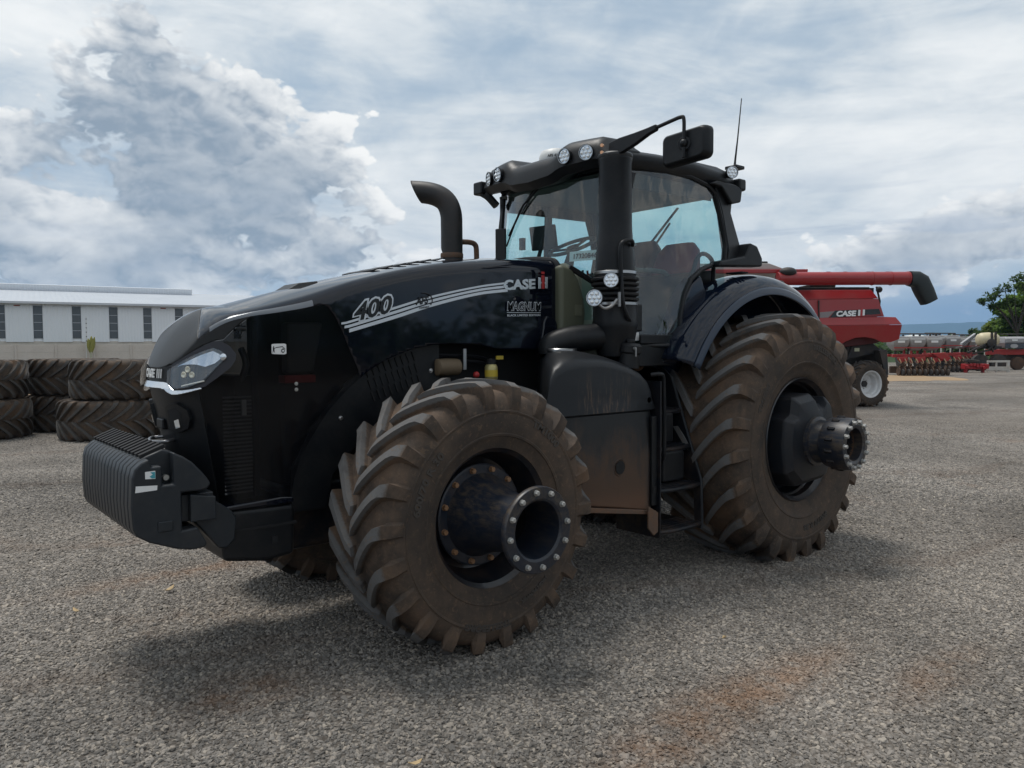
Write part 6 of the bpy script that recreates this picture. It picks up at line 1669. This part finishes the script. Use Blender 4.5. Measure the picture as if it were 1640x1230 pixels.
def hopper(parent, x0, x1, y0, y1, z0, z1, lidded=True, m='hopper_grey'):
    cxm = (x0 + x1) / 2; q = MB(); w0 = (x1 - x0) / 2
    secs = []
    for z, s_, t_ in ((z0, .55, .45), (lerp(z0, z1, .45), .98, .95), (lerp(z0, z1, .82), 1.0, 1.0), (z1, .94, .85)):
        ym = (y0 + y1) / 2; hy = (y1 - y0) / 2 * t_; hx = w0 * s_
        secs.append([(cxm - hx, ym - hy, z), (cxm + hx, ym - hy, z), (cxm + hx, ym + hy, z), (cxm - hx, ym + hy, z)])
    q.rings(secs); h_ = LP('seed_hopper', q, m, parent, bevel=.05, seg=2)
    if lidded:
        q = MB(); q.bx(x0 + .08, x1 - .08, y0 + .12, y1 - .12, z1, z1 + .07); LP('hopper_lid', q, 'hopper_lid', h_, bevel=.03)
        for k in range(2):
            q = MB(); xk = lerp(x0, x1, .3 + .4 * k); q.bx(xk - .04, xk + .04, y0 + .2, y0 + .3, z1 + .0705, z1 + .16); LP('lid_catch', q, 'dark_iron', h_)
    q = MB(); q.bx(cxm - .22, cxm + .16, y0 - .012, y0 - .002, lerp(z0, z1, .60), lerp(z0, z1, .76)); LP('hopper_label', q, 'white_decal', h_, smooth=0)
    return h_
def row_unit(parent, x, y, rnd):
    q = MB(); q.bar((x, y, 1.0), (x + rnd.uniform(-.05, .05), y - .35, .45), .10, .09); q.bar((x, y - .1, .8), (x + .02, y - .5, .62), .07, .12); u_ = LP('row_unit', q, 'soil_iron' if rnd.random() < .6 else 'dark_iron', parent)
    q = MB(); q.cyl((x - .03, y - .35, .24), (x + .03, y - .35, .24), .235, n=16); LP('disc', q, 'soil_iron', u_)
    q = MB(); q.lathe((x + .06, y - .62, .19), (1, 0, 0), [(0, .10), (.01, .19), (.08, .19), (.09, .10)], 14); LP('gauge_wheel', q, 'dark_iron', u_)
    q = MB(); q.tube([(x + .05, y - .3, .95), (x + .09, y - .45, .75), (x + .03, y - .4, .5)], .03, 6); LP('seed_tube', q, mat('hose_tan', Base_Color=(.30, .18, .10), Roughness=.7), u_)
    return u_
def planter(px, depth, label, length, n_h, n_r, hz, turn=0.0, seed=0, m='hopper_grey'):
    rnd = random.Random(seed)
    P = machine('planter', px, depth, label, 'planter', 'planters parked in a row', turn)
    q = MB(); q.bx(0, length, .0, .18, 1.02, 1.20); LP('tool_bar', q, 'frame_red', P, bevel=.02)
    q = MB(); q.bx(.1, length - .1, .9, 1.05, 1.05, 1.20); LP('tool_bar', q, 'frame_red', P, bevel=.02)
    for k in range(4):
        xk = lerp(.3, length - .3, k / 3); q = MB(); q.bar((xk, 0.1, 1.1), (xk, 1.0, 1.12), .12, .12); LP('cross_member', q, 'frame_red', P)
        q = MB(); q.bar((xk, .45, 1.12), (xk + .1, .55, hz - .1), .08, .08); LP('hopper_leg', q, 'dark_iron', P)
    w_ = length / n_h
    for k in range(n_h): hopper(P, k * w_ + .03, (k + 1) * w_ - .03, -.05, 1.05, hz - .45, hz + .30, m=m)
    q = MB(); q.bar((0, -.12, hz - .28), (length, -.12, hz - .28), .05, .06); LP('walkway_rail', q, 'frame_red', P)
    q = MB(); q.tube([(.0, .6, hz + .52), (length, .6, hz + .50)], .035, 8); LP('top_pipe', q, 'dark_iron', P)
    for k in range(3):
        xk = lerp(.15, length - .15, k / 2); q = MB(); q.bar((xk, .6, hz), (xk, .6, hz + .52), .05, .05); LP('pipe_stand', q, 'dark_iron', P)
    for k in range(n_r): row_unit(P, lerp(.15, length - .15, k / (n_r - 1)), -.05, rnd)
    for k in range(max(2, n_h)):
        xk = lerp(.4, length - .4, k / max(1, n_h - 1)); q = MB(); q.prism([(xk - .3, 1.0), (xk + .25, 1.06), (xk + .32, .86), (xk - .1, .70)], 'y', -.30, -.22); LP('red_shield', q, 'frame_red', P, bevel=.02)
    q = MB(); q.bx(0, length, .35, .5, .12, .52); LP('packer_bar', q, 'soil_iron', P, bevel=.03)
    for k in range(2):
        xk = lerp(.8, length - .8, k); q = MB(); q.lathe((xk - .12, .7, .40), (1, 0, 0), [(0, .22), (.02, .38), (.06, .40), (.20, .40), (.24, .38), (.26, .22)], 24); LP('transport_wheel', q, 'soil_iron', P)
    return P
p1 = planter(1430, 43.5, 'grey-hopper planter nearest the combine with three seed hoppers', 2.75, 3, 9, 1.85, rad(-3), 1)
q = MB(); q.prism([(2.0, 1.25), (2.75, 1.30), (3.05, .95), (2.85, .80), (2.4, .95)], 'y', -.35, -.15); LP('folding_wing', q, 'frame_red', p1, bevel=.03)
p2 = planter(1489, 48.5, 'grey-hopper planter with two long hoppers behind the red wing', 2.0, 2, 7, 1.95, rad(2), 2)
q = MB(); q.lathe((1.0, 1.2, 2.35), (0, 0, 1), [(0, .75), (.10, .72), (.20, .55), (.26, .1)], 24)
p0 = machine('seed_tank', 1442, 56, 'white domed tank showing over the nearest planter', 'tank')
q = MB(); q.lathe((1.0, 0, 1.55), (0, 0, 1), [(0, 1.0), (.5, 1.12), (.72, 1.0), (.85, .6), (.90, .1)], 28); LP('tank_shell', q, 'white_plastic', p0, smooth=50)
for k in range(4):
    q = MB(); q.bar((1 + .7 * math.cos(k * 1.57 + .8), .7 * math.sin(k * 1.57 + .8), 0), (1 + .7 * math.cos(k * 1.57 + .8), .7 * math.sin(k * 1.57 + .8), 1.6), .12, .12); LP('leg', q, 'frame_red', p0)
p3 = planter(1537, 52, 'third planter with a tilted striped hopper by the cream tank', 1.4, 2, 5, 1.9, rad(12), 3)
q = MB(); q.prism([(-.1, 1.55), (.95, 2.25), (.95, 2.50), (-.1, 1.85)], 'y', -.30, -.10); tl = LP('tilted_hopper', q, 'hopper_lid', p3, bevel=.03)
for k in range(2):
    q = MB(); q.prism([(-.1, 1.62 + k * .10), (.95, 2.31 + k * .09), (.95, 2.345 + k * .09), (-.1, 1.66 + k * .10)], 'y', -.312, -.302); LP('hopper_stripe', q, 'black_decal', tl, smooth=0)
p4 = machine('sprayer', 1570, 50, 'sprayer with a rounded cream tank and folded black arms', 'sprayer')
q = MB(); q.lathe((-.05, .3, 2.05), (1, 0, 0), [(0, .18), (.06, .34), (.25, .44), (.7, .47), (1.1, .44), (1.28, .34), (1.34, .18)], 28); LP('liquid_tank', q, 'cream_tank', p4, smooth=50)
q = MB(); q.bx(-.2, 1.4, .0, .7, 1.45, 1.62); LP('chassis', q, 'dark_iron', p4, bevel=.03)
for a, b in (((-.9, -.1, 1.2), (.3, -.1, 1.75)), ((.2, -.1, 1.6), (.75, -.1, 2.15)), ((.6, -.15, 1.4), (.62, -.15, 2.5)), ((.85, -.15, 1.4), (.86, -.15, 2.55)), ((-.6, -.15, 1.15), (.9, -.15, 1.45))):
    q = MB(); q.bar(a, b, .10, .12); LP('boom_arm', q, 'dark_iron', p4)
q = MB(); q.lathe((.52, -.2, 1.85), (0, -1, 0), [(0, .24), (.1, .26), (.14, .15)], 18); LP('fan_housing', q, 'dark_iron', p4)
for xk in (0.0, 1.2):
    q = MB(); q.lathe((xk, -.1, .55), (0, 1, 0), [(0, .25), (.03, .53), (.3, .55), (.33, .25)], 28); LP('wheel', q, 'dark_iron', p4)
q = MB(); q.tube([(.3, -.2, 1.3), (.5, -.3, 1.55), (.7, -.2, 1.25)], .05, 6); LP('hose', q, 'dark_iron', p4)
p5 = machine('red_implement', 1546, 47, 'low red implement with hydraulic blocks beside the white steel stand', 'implement')
rnd = random.Random(9)
q = MB(); q.bx(0, 1.35, 0, .5, .22, .55); LP('frame', q, mat('bright_red', Base_Color=(.33, .018, .022), Roughness=.45), p5, bevel=.04)
for k in range(7):
    q = MB(); xk = .1 + k * .2; q.box((xk, -.05, .35 + rnd.uniform(-.1, .18)), (.16, .2, rnd.uniform(.15, .3)), Euler((0, rnd.uniform(-.4, .4), 0))); LP('hydraulic_block', q, 'bright_red', p5, bevel=.02)
q = MB(); q.box((.45, .1, .72), (.8, .4, .2), Euler((0, .12, 0))); LP('cover', q, 'dark_iron', p5, bevel=.05)
for xk in (.15, 1.2):
    q = MB(); q.bx(xk - .06, xk + .06, .1, .3, 0, .25); LP('foot', q, 'bright_red', p5)
p6 = machine('steel_stand', 1581, 47.5, 'white welded steel stand in front of the red trailer frame', 'stand')
q = MB(); q.bx(0, 1.40, -.05, .05, .62, .74); LP('top_rail', q, 'steel_white', p6, bevel=.01)
q = MB(); q.bx(.0, 1.22, -.06, .06, .12, .36); LP('bottom_beam', q, 'steel_white', p6, bevel=.01)
for xk, w_ in ((.04, .06), (.58, .07), (1.31, .16)):
    q = MB(); q.bx(xk - w_ / 2, xk + w_ / 2, -.045, .055, 0, .62); LP('leg', q, 'steel_white', p6, bevel=.01)
p7 = machine('seed_trailer', 1583, 52, 'long red trailer frame carrying a grey seed bin at the right edge', 'trailer')
q = MB(); q.bx(-.1, 6.0, 0, .25, 1.02, 1.40); LP('main_beam', q, 'frame_red', p7, bevel=.03)
hb_ = hopper(p7, 1.0, 2.3, -.2, 1.8, 1.5, 2.25, False, 'hopper_lid'); 
q = MB(); q.bx(.95, 2.32, -.25, -.21, 1.45, 1.80); LP('bin_panel', q, mat('bin_dark', Base_Color=(.05, .06, .075), Roughness=.5), p7)
q = MB(); q.lathe((1.55, -.26, 1.62), (0, -1, 0), [(0, .2), (.01, .2)], 24); q.xf(Matrix.Translation((1.55, 0, 1.62)) @ Matrix.Diagonal((1.3, 1, .7, 1)) @ Matrix.Translation((-1.55, 0, -1.62))); LP('bin_badge', q, 'hopper_lid', p7, smooth=0)
hopper(p7, 2.4, 4.2, -.2, 1.8, 1.5, 2.25, False, 'hopper_grey'); hopper(p7, 4.3, 6.0, -.2, 1.8, 1.5, 2.25, False, 'hopper_grey')
q = MB(); q.tube([(1.0, .4, 2.42), (6.0, .4, 2.42)], .04, 8); LP('top_rail', q, 'dark_iron', p7)
for k in range(4):
    q = MB(); xk = 2.4 + k * .5; q.bar((xk, -.25, 1.4), (xk, -.25, 1.75), .05, .05); LP('rail_post', q, 'yellow_label', p7)
q = MB(); q.lathe((3.25, -.3, 1.42), (0, 0, 1), [(0, .09), (.28, .09), (.3, .04)], 14); LP('yellow_canister', q, 'yellow_label', p7)
for xk in (2.0, 3.6, 5.2):
    q = MB(); q.lathe((xk, -.1, .45), (0, 1, 0), [(0, .2), (.03, .43), (.3, .45), (.33, .2)], 24); LP('wheel', q, 'soil_iron', p7)
q = MB(); q.bx(1.2, 6.0, .3, .5, .5, 1.0); LP('under_frame', q, 'dark_iron', p7)
for k, px in enumerate((1455, 1491, 1507, 1522, 1536, 1551, 1563, 1577, 1599, 1612)):
    f_ = machine('fence_post', px, 66 + (k % 3), 'thin pale fence post, ' + ('leftmost of the far row, over the planter nearest the combine', 'second of the far row from the left', 'third of the far row from the left', 'fourth of the far row from the left', 'fifth of the far row, over the tilted hopper', 'sixth of the far row, just left of the cream tank', 'seventh of the far row, at the left of the cream tank', 'eighth of the far row, right behind the cream tank', 'second from the right of the far row', 'rightmost of the far row, over the seed bin')[k], 'post', 'far boundary fence posts')
    q = MB(); q.bx(-.05, .05, -.05, .05, 0, 2.35); LP('upright', q, 'steel_white', f_, bevel=.01)
    q = MB(); q.bar((0, 0, 2.35), (.12, 0, 2.62), .06, .06); LP('cranked_top', q, 'steel_white', f_)

# ================================================================ trees
def leaf_mat(name, a, b):
    def f(t, bs):
        p = world_co(t); n = t.noise(p, .9, 4, .6); n2 = t.noise(p, 6, 2, .5)
        t.put(bs.inputs['Base Color'], t.mix(t.ramp(t.m('ADD', t.m('MULTIPLY', n, .6), t.m('MULTIPLY', n2, .4)), .35, .65), a, b)); bs.inputs['Roughness'].default_value = .6
        bs.inputs['Specular IOR Level'].default_value = .3
        tl_ = t.node('ShaderNodeBsdfTranslucent'); tl_.inputs[0].default_value = (b[0] * 1.3, b[1] * 1.35, b[2], 1)
        mx_ = t.node('ShaderNodeMixShader'); mx_.inputs[0].default_value = .42
        t.l.new(bs.outputs[0], mx_.inputs[1]); t.l.new(tl_.outputs[0], mx_.inputs[2]); t.l.new(mx_.outputs[0], t.n['Material Output'].inputs[0])
    return mat(name, f)
leaf_mat('leaf_dark', (.028, .055, .018), (.062, .105, .032)); leaf_mat('leaf_mid', (.06, .11, .026), (.13, .20, .048)); leaf_mat('leaf_light', (.080, .125, .030), (.16, .20, .055))
mat('bark', dusty((.035, .028, .022), (.07, .06, .05), .9, .5, 3.0))
def leaves(mb, c, r, n, rnd, size, flat=.7):
    for _ in range(n):
        while True:
            v = Vector((rnd.uniform(-1, 1), rnd.uniform(-1, 1), rnd.uniform(-1, 1)))
            if .25 < v.length < 1: break
        p = c + Vector((v.x * r, v.y * r, v.z * r * flat))
        u = Vector((rnd.uniform(-1, 1), rnd.uniform(-1, 1), rnd.uniform(-.6, .6))).normalized(); w_ = u.cross(Vector((rnd.uniform(-.6, .6), rnd.uniform(-.6, .6), 1))).normalized()
        s_ = size * rnd.uniform(.6, 1.3)
        mb.add([p - u * s_, p + w_ * s_ * .42, p + u * s_, p - w_ * s_ * .42], [(0, 1, 2, 3)])
def tree(px, depth, label, H, blobs, m, seed, trunk_r=.22, size=.20, n=230, group='trees beyond the machinery'):
    """blobs: (x, y, z, r) of leaf clumps in local metres"""
    rnd = random.Random(seed); T = machine('tree', px, depth, label, 'tree', group)
    q = MB(); hub = Vector((0, 0, H * .38)); q.tube([(0, 0, 0), (.05, 0, H * .2), hub], [trunk_r, trunk_r * .8, trunk_r * .65], 10)
    for b in blobs:
        c = Vector(b[:3]); mid = hub.lerp(c, .5) + Vector((rnd.uniform(-.3, .3), rnd.uniform(-.3, .3), rnd.uniform(-.1, .4)))
        q.tube(spline([hub - Vector((0, 0, .3)), mid, c], 4), [trunk_r * .5 * (1 - .8 * k / 8) for k in range(9)], 6)
    LP('trunk', q, 'bark', T)
    q = MB()
    for x, y, z, r in blobs:
        c = Vector((x, y, z))
        for _ in range(7):
            o = Vector((rnd.uniform(-1, 1), rnd.uniform(-1, 1), rnd.uniform(-.7, .8))) * r * .62
            leaves(q, c + o, r * rnd.uniform(.32, .6), int(n / 7), rnd, size)
    LP('crown', q, m, T, smooth=0, org=(0, 0, H * .6))
    return T
def blobset(rnd, n, x0, x1, z0, z1, r0, r1, top):
    out = []
    for _ in range(n):
        x = rnd.uniform(x0, x1); zt = top(x); z = rnd.uniform(z0, max(z0 + .1, zt)); out.append((x, rnd.uniform(-1.5, 1.5), z, rnd.uniform(r0, r1)))
    return out
rb = random.Random(21)
# tall light-green tree at the right edge with a thin limb reaching left
bl = blobset(rb, 44, -1.7, 5.0, 1.8, 8, .8, 1.25, lambda x: 6.2 + .5 * x if x < 2 else 7.6)
tree(1640, 66, 'tall bright green tree at the right edge of the picture', 8.2, bl, MAT['leaf_mid'], 31, .28, .27, 620)
bl = [(-2.2, 0, 5.3, .55), (-1.6, .2, 5.6, .6), (-1.0, 0, 5.9, .7), (-1.9, -.2, 4.6, .45), (-1.2, .2, 4.7, .55), (-.4, 0, 6.3, .6), (-2.7, 0, 4.9, .4), (-.6, .1, 5.1, .6), (.3, .2, 6.7, .6), (1.2, .2, 6.9, .8)]
tree(1628, 58, 'open-crowned tree with a thin dark limb reaching over the machines', 7.4, bl, MAT['leaf_dark'], 32, .12, .15, 150)
bl = blobset(rb, 26, -2.9, 2.4, 1.4, 5, .8, 1.3, lambda x: 4.5 - .33 * (x - 1) ** 2 if x < 1 else 4.9)
tree(1597, 84, 'broad dark green tree in the middle of the far group', 5.4, bl, MAT['leaf_dark'], 33, .25, .26, 480)
bl = blobset(rb, 16, -1.6, 1.8, .9, 3, .7, 1.1, lambda x: 2.9)
tree(1565, 92, 'low dark rounded tree left of the far group', 3.4, bl, MAT['leaf_dark'], 34, .2, .27, 360)
bl = blobset(rb, 20, -2.6, 3.0, .8, 4, .8, 1.2, lambda x: 3.6)
tree(1622, 74, 'light green bushy tree low behind the seed bins', 4.0, bl, MAT['leaf_light'], 35, .2, .24, 480)
# far woodland: one green mass along the edge of the plateau
rnd = random.Random(5); q = MB()
for k in range(760):
    a = rnd.uniform(12, 42); d_ = rnd.uniform(100, 420); c = cam_ground(a, d_); hgt = rnd.uniform(1.2, 2.4) if d_ < 180 else rnd.uniform(2.2, 4.4); c.z = hgt * .5
    leaves(q, c, hgt * .62, 34, rnd, .75, .8)
fw = q.build('far_woodland', MAT['leaf_dark'], smooth=0, fix=False)
tag(fw, 'low green woodland along the horizon beyond the fence', 'woodland', kind='stuff')
# woodland on the near side of the yard, behind the viewpoint; it shows only as a reflection in paint and glass
rnd = random.Random(12); q = MB()
for k in range(230):
    a = rad(rnd.uniform(88, 205)); d_ = rnd.uniform(44, 66); hgt = (3.2 + 4.2 * abs(mnoise.noise(Vector((math.degrees(a) * .09, 3.3, 0)))) * 2) * rnd.uniform(.7, 1.1)
    c = Vector((-3 + math.sin(a) * d_, -2 + math.cos(a) * d_, hgt * rnd.uniform(.35, .75)))
    leaves(q, c, hgt * .42, 46, rnd, .55, .9)
rw_ = q.build('woodland_edge', MAT['leaf_dark'], smooth=0, fix=False)
tag(rw_, 'dark woodland edge behind the viewpoint, seen as a reflection', 'woodland', kind='stuff')
# a few dry leaves on the gravel
for k, (px, py) in enumerate(((272, 944), (122, 979), (665, 1224), (1160, 1022))):
    p = on_height(px, py, .03); q = MB(); a = .6 + k * 1.3; u = Vector((math.cos(a), math.sin(a), .15)); v = Vector((-math.sin(a), math.cos(a), .1)); l_ = (.045, .035, .035, .010)[k]
    rows = [[p + u * (l_ * t) + v * (w_ * s_) + Vector((0, 0, .012 * t * t + .004 * abs(s_))) for s_ in (-1, 0, 1)] for t, w_ in ((-1, .002), (-.4, .014), (.3, .016), (1, .002))]
    q.grid(rows); o = q.build('dry_leaf', mat('dry_leaf', Base_Color=(.42, .31, .17), Roughness=.8), solid=.0015)
    tag(o, ('curled dry leaf on the gravel below the front weights', 'dry leaf on the gravel farthest to the left', 'dry leaf on the gravel at the bottom edge of the picture', 'tiny pale dry leaf on the gravel below the steps')[k], 'leaf', 'dry leaves on the gravel')

# ================================================================ air: thin haze that turns the far hills blue
q = MB(); q.bx(-9050, 9050, -9050, 9050, -3.2, 235)
hm = bpy.data.materials.new('haze_air'); hm.use_nodes = True
ht = NT(hm.node_tree); ht.n.clear()
pv_ = ht.node('ShaderNodeVolumePrincipled'); pv_.inputs['Color'].default_value = (0.40, 0.66, 1.0, 1); pv_.inputs['Density'].default_value = 0.00014
pv_.inputs['Anisotropy'].default_value = 0.2
ho_ = ht.node('ShaderNodeOutputMaterial'); ht.l.new(pv_.outputs[0], ho_.inputs['Volume'])
hz = q.build('haze', hm, smooth=0)
tag(hz, 'thin blue air between the yard and the far hills', 'haze', kind='stuff')
